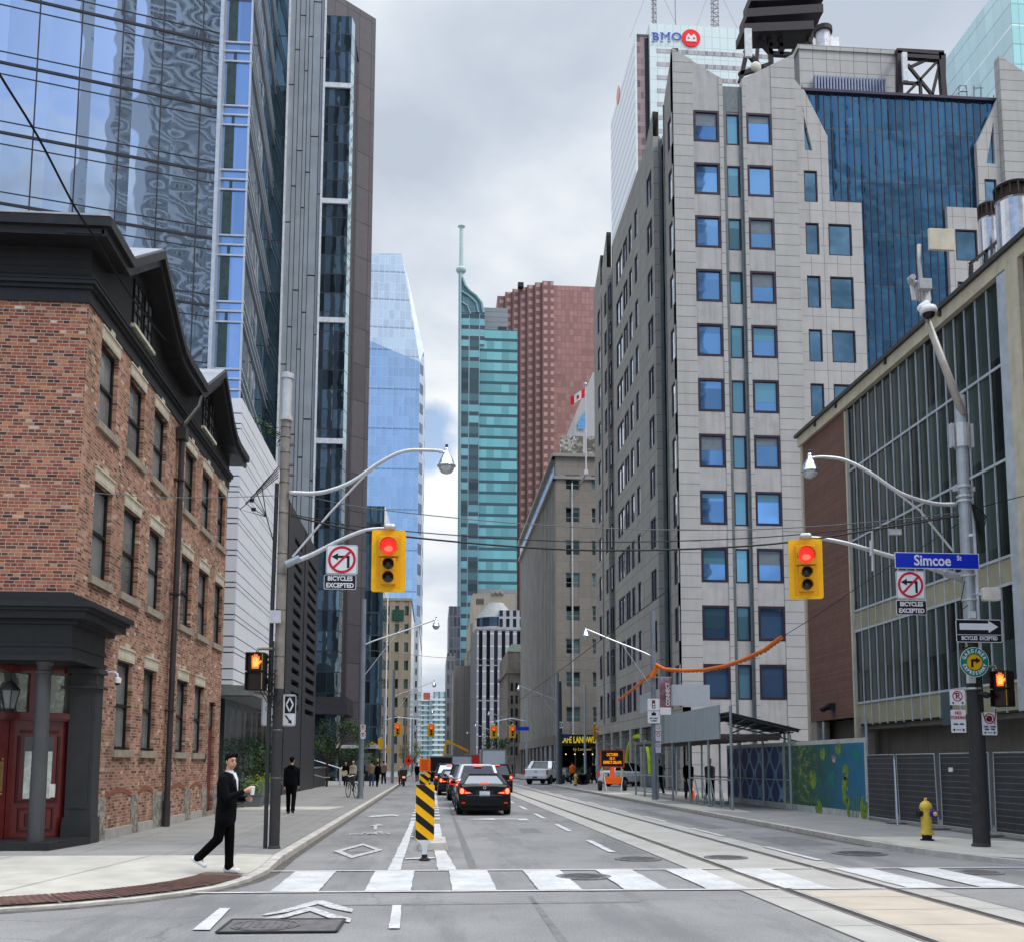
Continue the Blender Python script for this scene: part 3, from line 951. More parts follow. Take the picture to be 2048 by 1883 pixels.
# foundation piers, arches and base course
stone,nt,p = base_mat('rubble_stone')
vn = N(nt,'ShaderNodeTexVoronoi',i_Scale=7.0); ve = N(nt,'ShaderNodeTexVoronoi',feature='DISTANCE_TO_EDGE',i_Scale=7.0)
for v_ in (vn,ve): lk(nt,wpos(nt),v_.inputs['Vector'])
c = ramp(nt,[(0,(.10,.095,.08)),(.5,(.24,.22,.18)),(1,(.38,.35,.30))],vn.outputs['Color']).outputs[0]
lk(nt,mix(nt,ramp(nt,[(0,(1,1,1)),(.09,(0,0,0))],ve.outputs['Distance']).outputs[0],c,(.09,.085,.08)),p.inputs['Base Color']); p.inputs['Roughness'].default_value = .95
m_ = MB()
for a,b_ in ((21.65,22.1),(23.95,24.5),(25.75,26.9),(26.95,27.35),(29.0,29.65),(31.1,31.72),(32.7,33.38)):
    m_.box(BX - .02,BX + .022,a,b_,.0,.98)
parts(m_,'stone_pier',stone,bb)
m_ = MB()
for a,b_ in ((22.1,23.95),(24.5,25.75),(27.35,29.0),(29.65,31.1)):
    m_.box(BX - .02,BX + .05,a,b_,0,.32)
parts(m_,'base_course',mat('base_concrete',(.33,.32,.30),.9,var=.15,scale=5),bb)
for a,b_ in ((22.1,23.95),(24.5,25.75),(27.35,29.0),(29.65,31.1)):
    n = 8; m_ = MB()
    for k in range(n):
        ya,yb = a + (b_ - a) * k / n,a + (b_ - a) * (k + 1) / n
        za = .95 + .12 * math.sin(math.pi * k / n); zb = .95 + .12 * math.sin(math.pi * (k + 1) / n)
        m_.add([(BX + .012,ya,za),(BX + .012,yb,zb),(BX + .012,yb,zb + .1),(BX + .012,ya,za + .1),(BX - .01,ya,za),(BX - .01,yb,zb),(BX - .01,yb,zb + .1),(BX - .01,ya,za + .1)],[(3,2,1,0),(0,1,5,4),(2,3,7,6)])
    m_.build('basement_arch',mat('arch_brick',(.20,.09,.06),.9,var=.3,scale=20),bb)
m_ = MB(); m_.lathe([(.14,0),(.14,.03),(0,.03)],(BX,31.3,1.85),18,'x'); m_.build('round_vent',trim,bb)
# entablature and siding under the gables
prof = [(y,z - .36) for y,z in ((19.1,12.06),(20.66,12.03),(22.85,13.35),(24.5,12.33),(25.1,12.05),(25.7,11.97),(27.65,11.97),(29.86,13.25),(31.3,12.22),(31.9,11.95),(32.5,11.86),(33.95,11.86))]
m_ = MB(); pl = [(19.7,10.85)] + [(y,z) for y,z in prof if y >= 19.7 and y < 33.5] + [(33.4,11.42),(33.4,10.85)]
m_.prism([(19.72,10.85),(19.72,11.72)] + [(y,z + .08) for y,z in prof if 19.8 < y < 33] + [(33.38,11.55),(33.38,10.85)],BX - .2,BX + .02,'x')
m_.box(-22,BX + .02,19.68,19.71,10.85,11.72)
m_.build('siding',siding,bb)
m_ = MB()
for z0,z1,pr in ((10.60,10.86,.035),(10.86,10.94,.09),(10.94,11.02,.15),(11.02,11.045,.17)):
    m_.box(BX - .1,BX + pr,19.7 - pr,33.42,z0,z1); m_.box(-22,BX - .1,19.7 - pr,19.72,z0,z1)
m_.build('cornice',trim,bb)
m_ = MB()
def sweep(mb,x0,x1,lo,hi):
    n = len(prof)
    for i in range(n - 1):
        (ya,za),(yb,zb) = prof[i],prof[i + 1]
        mb.add([(x0,ya,za + lo),(x0,yb,zb + lo),(x0,yb,zb + hi),(x0,ya,za + hi),(x1,ya,za + lo),(x1,yb,zb + lo),(x1,yb,zb + hi),(x1,ya,za + hi)],
               [(0,1,2,3),(7,6,5,4),(0,4,5,1),(3,2,6,7)] + ([(0,3,7,4)] if i == 0 else []) + ([(1,5,6,2)] if i == n - 2 else []))
sweep(m_,BX - .3,BX + .42,.02,.12); sweep(m_,BX + .38,BX + .47,-.02,.20); sweep(m_,BX + .45,BX + .56,.16,.36)
m_.box(-22,BX + .40,19.2,19.75,11.725,11.76); m_.box(-22,BX + .465,19.12,19.22,11.69,11.9); m_.box(-22,BX + .555,19.04,19.13,11.86,12.05)
m_.build('eaves',trim,bb)
m_ = MB(); sweep(m_,-14,BX + .5,.365,.40); 
m_.build('roof',mat('standing_seam',(.30,.31,.32),.5,metal=.4,var=.15),bb)
m_ = MB(); m_.box(-22,BX + .54,19.03,19.6,12.055,12.09); m_.build('gutter_flashing',mat('pale_flashing',(.42,.42,.42),.5,metal=.3),bb)
for yc in (23.15,30.1):
    for dy in (-.45,.38):
        window(bb,'x',BX + .06,yc + dy - .33,yc + dy + .33,11.38,12.42,-1,.05,sash,oldglass,d=.05,hm=(.33,.66),vm=(.5,),back=.03,name='gable_window')
    m_ = MB(); m_.box(BX,BX + .12,yc - .85,yc + .80,11.28,11.36); m_.build('gable_sill',mat('cream_sill',(.55,.52,.42),.7),bb)
m_ = MB(); m_.tube([(BX + .42,27.4,11.62),(BX + .40,27.2,11.2),(BX + .16,26.75,10.55),(BX + .14,26.72,10.3)],.06,8); m_.box(BX + .02,BX + .26,26.55,26.87,10.1,10.42)
m_.tube([(BX + .14,26.7,10.1),(BX + .14,26.6,.75)],.075,10); m_.tube([(BX + .14,26.6,.75),(BX + .14,26.6,.12)],.095,10)
for z in (3.0,6.0,9.0): m_.box(BX,BX + .23,26.54,26.76,z,z + .05)
m_.build('downpipe',mat('downpipe_paint',(.055,.05,.052),.45,var=.2,streak=.3),bb,smooth=False)
# corner porch: entablature, column, pilaster, step
m_ = MB()
m_.box(-12,BX + .01,19.66,20.1,3.62,4.36); m_.box(-7.1,BX + .01,20.1,21.62,3.62,4.36)
m_.box(-12,BX + .05,19.61,20.1,3.60,3.70); m_.box(-7.1,BX + .05,20.1,21.66,3.60,3.70)
m_.box(-12,BX + .04,19.63,20.1,3.86,3.92); m_.box(-7.1,BX + .04,20.1,21.65,3.86,3.92)
for z0,z1,pr in ((4.28,4.36,.12),(4.36,4.50,.34),(4.50,4.56,.42),(4.56,4.66,.50)):
    m_.box(-12,BX + pr,19.7 - pr,20.2,z0,z1); m_.box(-7.1,BX + pr,20.2,21.9,z0,z1)
m_.prism([(-12,4.66),(BX + .50,4.66),(BX + .02,4.86),(-12,4.86)],19.45,19.72,'y')
m_.build('porch_entablature',trim,bb)
m_ = MB(); m_.box(-12,-7.0,19.9,23,3.58,3.60); m_.build('porch_ceiling',trim,bb)
m_ = MB(); m_.lathe([(.19,.14),(.19,.20),(.15,.24),(.145,1.2),(.125,3.36),(.155,3.38),(.155,3.42),(.13,3.44),(.135,3.52),(.17,3.58),(.17,3.62)],(-7.36,19.95,0),24); m_.build('column',grey_post,bb,smooth=False)
m_ = MB(); m_.box(-7.26,-6.76,21.1,21.56,.14,3.6); m_.box(-7.30,-6.72,21.06,21.6,.0,.50); m_.box(-7.29,-6.73,21.07,21.59,.50,.62); m_.box(-7.32,-6.70,21.04,21.62,3.18,3.24)
m_.box(-7.32,-6.70,21.04,21.62,3.48,3.58); m_.box(-7.20,-6.83,21.085,21.10,.8,3.05)
m_.build('pilaster',mat('pilaster_paint',(.045,.047,.05),.5,var=.15),bb)
m_ = MB(); m_.prism([(-12,19.45),(-6.93,19.45),(-6.72,21.1),(-7.3,21.3),(-9.6,20.4),(-12,20.4)],.10,.25,'z'); m_.build('porch_step',trim,bb)
# angled door wall (local frame: s along the wall, t outwards)
A_,B_ = Vector((-7.22,21.3)),Vector((-9.5,19.45))
dd = (B_ - A_).normalized(); nn_ = Vector((-dd.y,dd.x))
if nn_.y > 0: nn_ = -nn_
def dw(s0,s1,t0,t1,z0,z1,mb):
    pts = [A_ + dd * s0 + nn_ * t0,A_ + dd * s1 + nn_ * t0,A_ + dd * s1 + nn_ * t1,A_ + dd * s0 + nn_ * t1]
    return mb.prism([(q.x,q.y) for q in pts],z0,z1,'z')
m_ = MB(); dw(-.1,3.2,-.12,-.05,.14,3.6,m_); m_.build('door_surround',red_paint,bb)
m_ = MB(); dw(0,.1,-.05,.06,.25,3.6,m_); dw(2.34,2.5,-.05,.06,.25,3.6,m_); dw(-.1,3.2,-.05,.10,2.52,2.68,m_); dw(-.1,3.2,.10,.14,2.56,2.66,m_); dw(-.1,3.2,-.05,.06,3.44,3.6,m_); dw(.78,.9,-.05,.05,2.68,3.44,m_); dw(1.55,1.67,-.05,.05,2.68,3.44,m_)
m_.build('door_frame',red_paint,bb)
m_ = MB(); dw(.1,2.34,-.045,-.035,2.68,3.44,m_); m_.build('transom_glass',glass_mat('transom_gl',(.20,.22,.18),metal=.3,rough=.08,wob=.02,wscale=3,panevar=.5),bb)
for s0,s1 in ((.1,1.21),(1.23,2.34)):
    m_ = MB(); dw(s0,s1,-.05,-.01,.26,2.52,m_); dr = m_.build('front_door',red_paint,bb)
    m_ = MB(); mid = (s0 + s1) / 2
    dw(mid - .36,mid + .36,-.01,.02,2.28,2.33,m_); dw(mid - .40,mid - .35,-.01,.02,.98,2.22,m_); dw(mid + .35,mid + .40,-.01,.02,.98,2.22,m_); dw(mid - .40,mid + .40,-.01,.02,.93,.98,m_)
    dw(mid - .33,mid + .33,-.01,.015,.80,.83,m_); dw(mid - .33,mid + .33,-.01,.015,.38,.41,m_); dw(mid - .33,mid - .3,-.01,.015,.41,.80,m_); dw(mid + .3,mid + .33,-.01,.015,.41,.80,m_); dw(mid - .2,mid + .2,-.01,.01,.48,.72,m_)
    m_.build('door_moulding',mat('oxblood_dark',(.075,.01,.012),.35),dr)
    m_ = MB(); dw(mid - .28,mid + .28,-.01,-.003,.99,2.2,m_); m_.build('door_glass',mat('dark_door_glass',(.012,.014,.015),.08,spec=.8),dr)
    m_ = MB(); dw(mid - .26,mid + .26,-.003,.001,1.0,1.92,m_); m_.build('curtain',curtain,dr)
m_ = MB(); dw(1.30,1.36,-.01,.02,1.15,1.72,m_); q = A_ + dd * 1.33 + nn_ * .05; m_.tube([(q.x,q.y,1.22),(q.x,q.y,1.66)],.014,8); m_.ell((q.x,q.y,1.1),.025,.025,.025); m_.ell((q.x,q.y,1.76),.02,.02,.03)
m_.build('door_pull',mat('brass',(.30,.21,.10),.35,metal=.8),bb)
m_ = MB(); q = A_ + dd * .36 + nn_ * .003
for c_,col_ in (((1.38,.05),0),((1.2,.05),0)): pass
dw(.30,.42,-.002,.003,1.02,1.28,m_); m_.build('door_notice',mat('notice_paper',(.6,.6,.6),.7),bb)
# hanging lantern
lt = thing('hanging_lantern','black six-sided glass lantern hanging inside the corner porch','lantern',(-7.95,19.9,3.05),world=False)
m_ = MB(); m_.lathe([(.06,-.42),(.10,-.36),(.10,-.34)],n=6); m_.lathe([(.19,.0),(.19,.02),(.06,.16),(.03,.18),(.02,.24)],n=6); m_.tube([(0,0,.24),(0,0,.55)],.008,6)
for k in range(6):
    a = math.pi * k / 3; m_.beam((.10 * math.cos(a),.10 * math.sin(a),-.35),(.185 * math.cos(a),.185 * math.sin(a),.01),.014)
m_.build('cage',sash,lt)
m_ = MB(); m_.lathe([(.092,-.34),(.172,.0)],n=6); m_.build('glass',mat('lantern_glass',(.12,.13,.13),.1,spec=.7),lt)
# wall camera
sc = thing('security_camera','white dome camera on a curved arm beside the porch cornice','camera',(-6.7,21.6,3.45),world=False)
m_ = MB(); m_.lathe([(.05,-.04),(.05,0)],(-.02,0,.1),12,'x'); m_.tube([(0,0,.1),(.14,-.02,.1),(.2,-.03,.06),(.21,-.03,-.02)],.025,8); m_.lathe([(.07,-.12),(.075,-.02),(.03,.0)],(.21,-.03,0),14); m_.build('mount',mat('white_plastic',(.7,.7,.72),.4),sc)
m_ = MB(); m_.ell((.21,-.03,-.12),.055,.055,.05); m_.build('dome',mat('smoked_dome',(.02,.02,.022),.15),sc)

# ---------------- white banded podium
pb_ = thing('white_podium_building','white stone podium with black horizontal grooves behind the brick pub','podium building',(-7,36.3,0))
white_stone = mat('white_stone',(.66,.67,.72),.6,var=.06,scale=.8,bump=.1,streak=.12)
core = mat('groove_black',(.02,.02,.024),.8)
m_ = MB(); m_.box(-30,-7.08,36.38,47,4.3,14.75); m_.build('wall_core',core,pb_)
m_ = MB(); z = 4.42
k = 0
hs = [.145,.34,.53]
while z < 14.7:
    h_ = hs[k % 3]; h_ = min(h_,14.85 - z)
    m_.box(-30,-7.0,36.3,47,z,z + h_); z += h_ + .045; k += 1
m_.build('stone_bands',panel_mat('white_band_stone',(.66,.67,.71),(.35,.35,.37),2.4,0,w=.02,ud=(0,1,0),uoff=.4,var=.03,streak=0,pv=.05,rough=.6,bump=0),pb_)
m_ = MB(); m_.box(-30,-6.3,35.9,46.5,3.95,4.02); m_.box(-30,-6.2,35.8,46.5,4.02,4.36); m_.build('canopy',mat('canopy_metal',(.22,.24,.24),.5,metal=.3),pb_)
m_ = MB(); m_.box(-30,-7.3,36.6,47,0,4.0); m_.build('shop_glass',glass_mat('black_shop_glass',(.05,.065,.07),metal=.3,rough=.05,wob=.01,panevar=.3,grid=((0,1,0),1.6,.05,.2,4.1,.05,.1,(.01,.01,.012))),pb_)

# ---------------- tall glass hotel tower
gt = thing('glass_tower','tall blue mirrored glass tower rising behind the brick pub','glass tower',(-12,55,0))
ux,uy = math.cos(R(15.35)),math.sin(R(15.35))
L0,L1 = Vector((-36.2,48.35)),Vector((-12.45,54.87))
skyglass = glass_mat('sky_mirror_glass',(.46,.57,.73),metal=.9,rough=.02,wob=.065,wscale=.26,panevar=.05,
                     grid=((ux,uy,0),2.08,.0,-22.9 * ux + 52 * uy + .1,3.88,.0,34.33,(.05,.05,.06)))
bayglass = glass_mat('bay_glass',(.33,.48,.74),metal=.85,rough=.02,wob=.02,wscale=.4,panevar=.1,grid=((1,0,0),0.9,0,-12.4,3.88,0,34.3,(.1,.1,.1)))
darkglass = glass_mat('dark_teal_glass',(.10,.17,.21),metal=.75,rough=.03,wob=.03,wscale=.5,panevar=.25,grid=((0,1,0),2.2,0,0,3.88,0,34.3,(.02,.02,.02)))
m_ = MB(); m_.quad((L0.x,L0.y,0),(L1.x,L1.y,0),(L1.x,L1.y,100),(L0.x,L0.y,100)); m_.build('mirror_facade',skyglass,gt)
mull = mat('dark_mullion',(.045,.045,.055),.45,metal=.3)
m_ = MB(); m2 = MB()
d_ = Vector((ux,uy)); nrm = Vector((uy,-ux))
def facebar(mb,s0,s1,z0,z1,t=.08,o=L1):
    a = o - d_ * s0; b2 = o - d_ * s1
    pts = [(a.x,a.y),(b2.x,b2.y),(b2.x + nrm.x * t,b2.y + nrm.y * t),(a.x + nrm.x * t,a.y + nrm.y * t)]
    mb.prism(pts,z0,z1,'z')
for k in range(-8,14):
    z = 34.33 + 3.88 * k
    facebar(m_,0,24.6,z - .07,z + .07,.05); facebar(m_,0,24.6,z + .6,z + .645,.03); facebar(m_,0,24.6,z - .655,z - .61,.03)
for k in range(12):
    s = 0.95 + k * 2.08
    facebar(m_,s - .035,s + .035,0,100,.035)
m_.build('mullions',mull,gt)
# bay front and its receding side
m_ = MB(); m_.quad((-12.3,55.5,0),(-10.85,55.5,0),(-10.85,55.5,100),(-12.3,55.5,100)); m_.build('bay_front',bayglass,gt)
m_ = MB(); m_.quad((-10.85,55.5,0),(-11.8,69.5,0),(-11.8,69.5,100),(-10.85,55.5,100)); m_.quad((-12.45,54.87,0),(-12.3,55.5,0),(-12.3,55.5,100),(-12.45,54.87,100)); m_.build('bay_side',darkglass,gt)
alu = mat('pale_aluminium',(.50,.53,.58),.4,metal=.4,var=.08)
m_ = MB(); m_.box(-12.48,-12.28,54.75,55.5,0,100); m_.box(-10.9,-10.8,55.42,55.52,0,100)
for k in range(-8,14):
    z = 34.33 + 3.88 * k
    for dz in (-.62,0,.55):
        m_.box(-12.3,-10.78,55.40,55.5,z + dz - .05,z + dz + .05)
        m_.beam((-10.80,55.45,z + dz),(-11.75,69.5,z + dz),.10,.09)
m_.build('bay_rails',alu,gt)
m_ = MB()
for k in range(-8,14):
    z = 34.33 + 3.88 * k
    m_.box(-12.15,-11.8,55.44,55.49,z - 3.2,z - .7); m_.box(-11.8,-11.65,55.45,55.49,z - 3.2,z - .1)
m_.build('bay_interior',mat('interior_teal',(.05,.08,.08),.3),gt)
# recessed dark glass
fg = glass_mat('dark_front_glass',(.13,.21,.27),metal=.75,rough=.03,wob=.06,wscale=.35,panevar=.3,grid=((1,0,0),1.55,.07,-12.3,3.88,.10,34.3,(.015,.02,.025)))
m3 = MB(); m3.quad((-13,69.5,0),(-10.9,69.5,0),(-10.9,69.5,100),(-13,69.5,100)); m3.build('recessed_glass',fg,gt)
mp_ = mat('grey_metal_panel',(.34,.37,.40),.45,metal=.35,var=.08,scale=1.0)
m_ = MB(); m_.box(-10.9,-8.42,69.6,70.4,0,100); m_.build('fin_core',mat('fin_gap',(.05,.055,.06),.6),gt)
m_ = MB(); x = -10.88; ws = [.42,.30,.38,.24,.30,.55,.28]
for i,w_ in enumerate(ws):
    z = -2 + (i * 2.7) % 7
    while z < 100:
        m_.box(x,x + w_ - .035,69.45 - .04 * (i % 2),69.6,z,z + 10.3); z += 10.4
    x += w_ + .01
m_.build('metal_fins',mp_,gt)
m_ = MB(); m_.box(-10.98,-10.86,69.30,69.5,0,100); m_.box(-8.42,-8.30,69.30,69.5,0,100); m_.build('edge_trim',mat('white_edge',(.70,.71,.75),.5),gt)

# ---------------- granite podium with slots
gp = thing('granite_podium','low dark granite block with two columns of louvre slots','podium building',(-7.5,47.3,0))
gran = panel_mat('dark_granite',(.050,.052,.060),(.02,.02,.022),1.6,1.25,w=.025,ud=(0,1,0),rough=.55,var=.12,pv=.15,streak=.1,spec=.4)
hl = []
for k in range(15):
    z = 13.6 - k * .635
    hl.append((54.6,57.6,z - .15,z + .15)); hl.append((60.6,64.9,z - .15,z + .15))
m_ = MB(); wall(m_,'x',-7.5,47.3,65.8,0,15.1,hl,.5,-1); m_.quad((-20,47.3,0),(-7.5,47.3,0),(-7.5,47.3,15.1),(-20,47.3,15.1)); m_.quad((-20,47.3,15.1),(-7.5,47.3,15.1),(-7.5,65.8,15.1),(-20,65.8,15.1)); m_.quad((-7.5,65.8,0),(-7.5,65.8,15.1),(-20,65.8,15.1),(-20,65.8,0)); m_.quad((-8.0,47.3,0),(-8,65.8,0),(-8,65.8,15.1),(-8,47.3,15.1))
m_.build('granite_walls',gran,gp)
m_ = MB(); m_.box(-7.52,-7.47,58.9,59.0,0,15.1); m_.box(-7.52,-7.47,52.0,52.1,0,15.1); m_.build('joints',dark_m,gp)

# ---------------- granite slab tower
st = thing('granite_slab_tower','tall dark granite slab tower with a narrow black glass bay','office tower',(-8,100,0))
A3,B3 = at(726,1412,Y=104.6),at(690,1412,Y=103.2)
dv3 = (Vector((B3.x - A3.x,B3.y - A3.y))).normalized()
E3 = Vector((A3.x,A3.y)) + dv3 * 9
gran2 = panel_mat('tower_granite',(.115,.105,.115),(.035,.033,.036),1.6,3.9,w=.07,ud=(-dv3.x,-dv3.y,0),rough=.6,var=.1,pv=.28,jw=.09,streak=.08)
m_ = MB()
pl = [(A3.x,A3.y),(E3.x,E3.y),(E3.x + 3,E3.y + 25),(A3.x - 2.4,A3.y + 20)]
m_.prism(pl,0,82.6,'z'); m_.build('granite_slab',gran2,st)
g0 = at(674,1412,Y=96.5); g1 = at(681,1412,Y=97.6); zt_ = at(680,32,Y=96.5).z
m_ = MB(); m_.quad((g0.x - 5.5,96.5,0),(g0.x,96.5,0),(g0.x,96.5,zt_),(g0.x - 5.5,96.5,zt_)); m_.quad((g0.x - 5.5,96.5,zt_),(g0.x,96.5,zt_),(g1.x,104,zt_),(g0.x - 5.5,104,zt_))
m_.build('bay_glass',glass_mat('black_bay_glass',(.085,.125,.16),metal=.7,rough=.03,wob=.10,wscale=.4,panevar=.35,grid=((1,0,0),1.05,.05,g0.x,1.95,.10,.4,(.01,.012,.018))),st)
m_ = MB(); m_.quad((g0.x,96.5,0),(g1.x,97.6,0),(g1.x,97.6,zt_),(g0.x,96.5,zt_)); m_.build('bay_corner_glass',glass_mat('bright_bay_glass',(.62,.74,.80),metal=.9,rough=.03,wob=.02,grid=((0,1,0),5,0,0,1.95,.10,.4,(.02,.02,.03))),st)
m_ = MB(); B4 = at(690,1412,Y=103.6); m_.quad((g1.x,97.6,0),(B4.x,B4.y,0),(B4.x,B4.y,zt_ - 2),(g1.x,97.6,zt_)); m_.build('shaded_return',panel_mat('shaded_return_granite',(.04,.038,.045),(.1,.1,.11),0,.95,w=.05,rough=.5,streak=0),st)  # shade of the reveal put into a granite colour darker than the slab
m_ = MB()
for yy in (170,402,640,882): 
    z = at(650,yy,Y=96.4).z; m_.box(g0.x - 5.5,g0.x + .05,96.3,96.5,z - .25,z + .25)
parts(m_,'white_band',mat('white_band_metal',(.6,.62,.65),.5),st)
m_ = MB(); m_.box(-13,-8.0,96,103,6.2,7.0); m_.box(-13,-8.05,96.1,103,7.0,7.8); m_.build('entrance_canopy',mat('canopy_dark',(.05,.05,.055),.5),st)

# ---------------- far left towers
ft = thing('far_blue_tower','distant pale blue glass tower with a slanted crown on the left','glass tower',(-15,380,0))
P_ = [at(700,507,Y=384),at(803,507,Y=384),at(838,720,Y=380),at(838,1440,Y=380),at(700,1440,Y=380)]
u1 = glass_mat('far_crown_glass',(.62,.71,.76),metal=.55,rough=.12,wob=0,panevar=.06,grid=((1,0,0),2.1,.18,0,3.9,.22,0,(.50,.58,.64)),bands=(11.8,3,.7,(.36,.42,.48)))
u2 = glass_mat('far_body_glass',(.34,.48,.68),metal=.6,rough=.10,wob=.05,wscale=.05,panevar=.05,grid=((1,0,0),2.1,.15,0,3.9,.2,0,(.30,.45,.66)),bands=(15.6,3,.5,(.16,.24,.38)))
u3 = glass_mat('far_side_glass',(.46,.50,.66),metal=.5,rough=.15,wob=0,grid=((0,1,0),4,.5,0,7.8,3.6,0,(.55,.62,.78)))
za,zb = at(731,672,Y=380).z,at(838,724,Y=380).z
xl,xr = P_[4].x,P_[3].x
m_ = MB(); m_.add([(xl,380,za),(xr - 1.5,380,zb),P_[1],P_[0]],[(0,1,2,3)]); m_.build('crown_facet',u1,ft)
m_ = MB(); m_.add([(xl,380,0),(xr - 1.5,380,0),(xr - 1.5,380,zb),(xl,380,za)],[(0,1,2,3)]); m_.build('body_facet',u2,ft)
m_ = MB(); m_.add([(xr - 1.5,380,0),(xr,384,0),(xr,384,zb + 6),(xr - 1.5,380,zb),P_[1],(P_[1].x + 1.5,398,P_[1].z),(xr + .3,420,0),(xr + .3,420,zb + 5)],[(0,1,2,3),(3,2,5,4),(1,6,7,2),(2,7,5)]); m_.build('side_facet',u3,ft)
m_ = MB(); m_.add([(xl,380,0),(xl,420,0),(xl,420,P_[0].z),P_[0],(P_[1].x + 1.5,420,P_[1].z),P_[1]],[(0,3,2,1),(3,5,4,2)]); m_.build('roof',u1,ft)
dk = thing('dark_glass_block','dark glass block with red illegible rooftop letters left of the hanging signal','office building',(-10,170,0))
x0,x1,zt_ = at(722,1200,Y=170).x,at(768,1100,Y=170).x,at(750,1011,Y=170).z
m_ = MB(); m_.box(x0 - 8,x1,170,188,0,zt_); m_.build('glass_body',glass_mat('dark_block_glass',(.05,.09,.12),metal=.6,rough=.04,wob=.1,wscale=.2,panevar=.5,grid=((1,0,0),1.5,.12,0,3.8,.25,0,(.015,.03,.035))),dk)
m_ = MB()
for i,ch in enumerate([0,1,0,1,1]):
    x = x0 + 1.0 + i * .62; z = zt_ - 4.6 - i * .12
    m_.box(x,x + .1,169.85,169.95,z,z + .9); m_.box(x,x + .4,169.85,169.95,z + (.8 if ch else .4),z + (.9 if ch else .5)); m_.box(x + .3,x + .4,169.85,169.95,z + (.0 if ch else .4),z + .9)
m_.build('red_letters',mat('red_letter',(.5,.02,.03),.5,emit=(.8,.03,.05),es=.5),dk)
sp = thing('white_spire','slim white pyramid spire poking above the left signal','spire',(-9,165,0))
sp_x = at(768,1200,Y=165).x; zt_ = at(768,1012,Y=165).z; zb_ = at(768,1065,Y=165).z
m_ = MB(); m_.add([(sp_x - .15,165,zb_),(sp_x + 1.3,165,zb_),(sp_x + 1.3,166.4,zb_),(sp_x - .15,166.4,zb_),(sp_x - .05,165.2,zt_)],[(0,1,4),(1,2,4),(2,3,4),(3,0,4)]); m_.box(sp_x + .5,sp_x + .68,165.4,165.6,0,zb_); m_.build('spire_shaft',mat('white_spire',(.7,.7,.7),.6),sp)

def striped_block(name,label,cat,x0,x1,y,depth,z,wallc,glassc,bay,ww,fl,wh,top=None,group=None,wallmat=None):
    """stone block with real window recesses cut as continuous dark strips between piers"""
    t = thing(name,label,cat,((x0 + x1) / 2,y,0),group)
    wm = wallmat or mat(name + '_stone_' + str(int(x0)),wallc,.85,var=.12,scale=.3,streak=.3)
    m_ = MB(); m_.box(x0,x1,y + .25,y + depth,0,z); m_.build('core',glass_mat(name + '_gl_' + str(int(x0)),glassc,metal=.4,rough=.08,wob=.02,panevar=.5,grid=((1,0,0),bay,.0,x0,fl,.0,0,(0,0,0))),t)
    m_ = MB(); n = max(1,int((x1 - x0) / bay)); b_ = (x1 - x0) / n
    for i in range(n + 1):
        xx = x0 + i * b_; m_.box(max(x0,xx - (b_ - ww) / 2),min(x1,xx + (b_ - ww) / 2),y,y + .25,0,z)
    k = 0
    while k * fl < z:
        m_.box(x0,x1,y + .08,y + .25,k * fl,min(z,k * fl + fl - wh)); k += 1
    m_.box(x0 - .1,x1 + .1,y - .1,y + depth,z,z + .5)
    m_.build('stone_piers',wm,t)
    return t
bx0,bx1 = at(764,1300,Y=200).x,at(822,1300,Y=200).x
bt = striped_block('beige_office_block','narrow beige stone office block with green top windows behind the left signal','office building',bx0,bx1,200,30,at(790,1200,Y=200).z,(.34,.29,.22),(.06,.09,.08),1.55,.8,3.6,1.9)
m_ = MB(); m_.box(bx0 + 1.9,bx1 - 1.5,199.8,200,29.5,31.6); m_.build('green_band',mat('green_copper',(.03,.09,.07),.6),bt)
striped_block('grey_office_block','thin grey office block at the left edge of the sky gap','office building',at(818,1400,Y=260).x,at(836,1400,Y=260).x,260,60,at(827,1250,Y=260).z,(.45,.46,.46),(.12,.14,.16),1.1,.5,3.2,1.6)
rt_ = thing('far_condo_tower','pale teal condo tower closing the end of the street','apartment tower',(0,620,0))
x0,x1,x2 = at(836,1450,Y=620).x,at(866,1450,Y=620).x,at(893,1450,Y=620).x
z1_,z2_ = at(850,1400,Y=620).z,at(880,1383,Y=620).z
m_ = MB(); m_.box(x0,x1,620,640,0,z1_); m_.box(x1,x2,616,640,0,z2_); m_.build('glass_body',glass_mat('condo_glass',(.42,.60,.62),metal=.2,rough=.3,wob=0,panevar=.2,grid=((1,0,0),3.2,1.1,0,3.0,.0,0,(.16,.22,.24))),rt_)
m_ = MB()
for k in range(int(z2_ / 3)):
    m_.box(x1 - .3,x2 + .3,615.2,640,k * 3.0,k * 3.0 + 1.1)
    if k * 3 < z1_: m_.box(x0 - .3,x1,619.2,640,k * 3.0,k * 3.0 + .7)
m_.build('balconies',mat('white_balcony',(.66,.72,.72),.6,var=.05),rt_)
m_ = MB(); m_.box(x0 + 3,x1 - 2,622,636,z1_,z1_ + 5); m_.build('red_penthouse',mat('red_clad',(.35,.10,.08),.7),rt_)
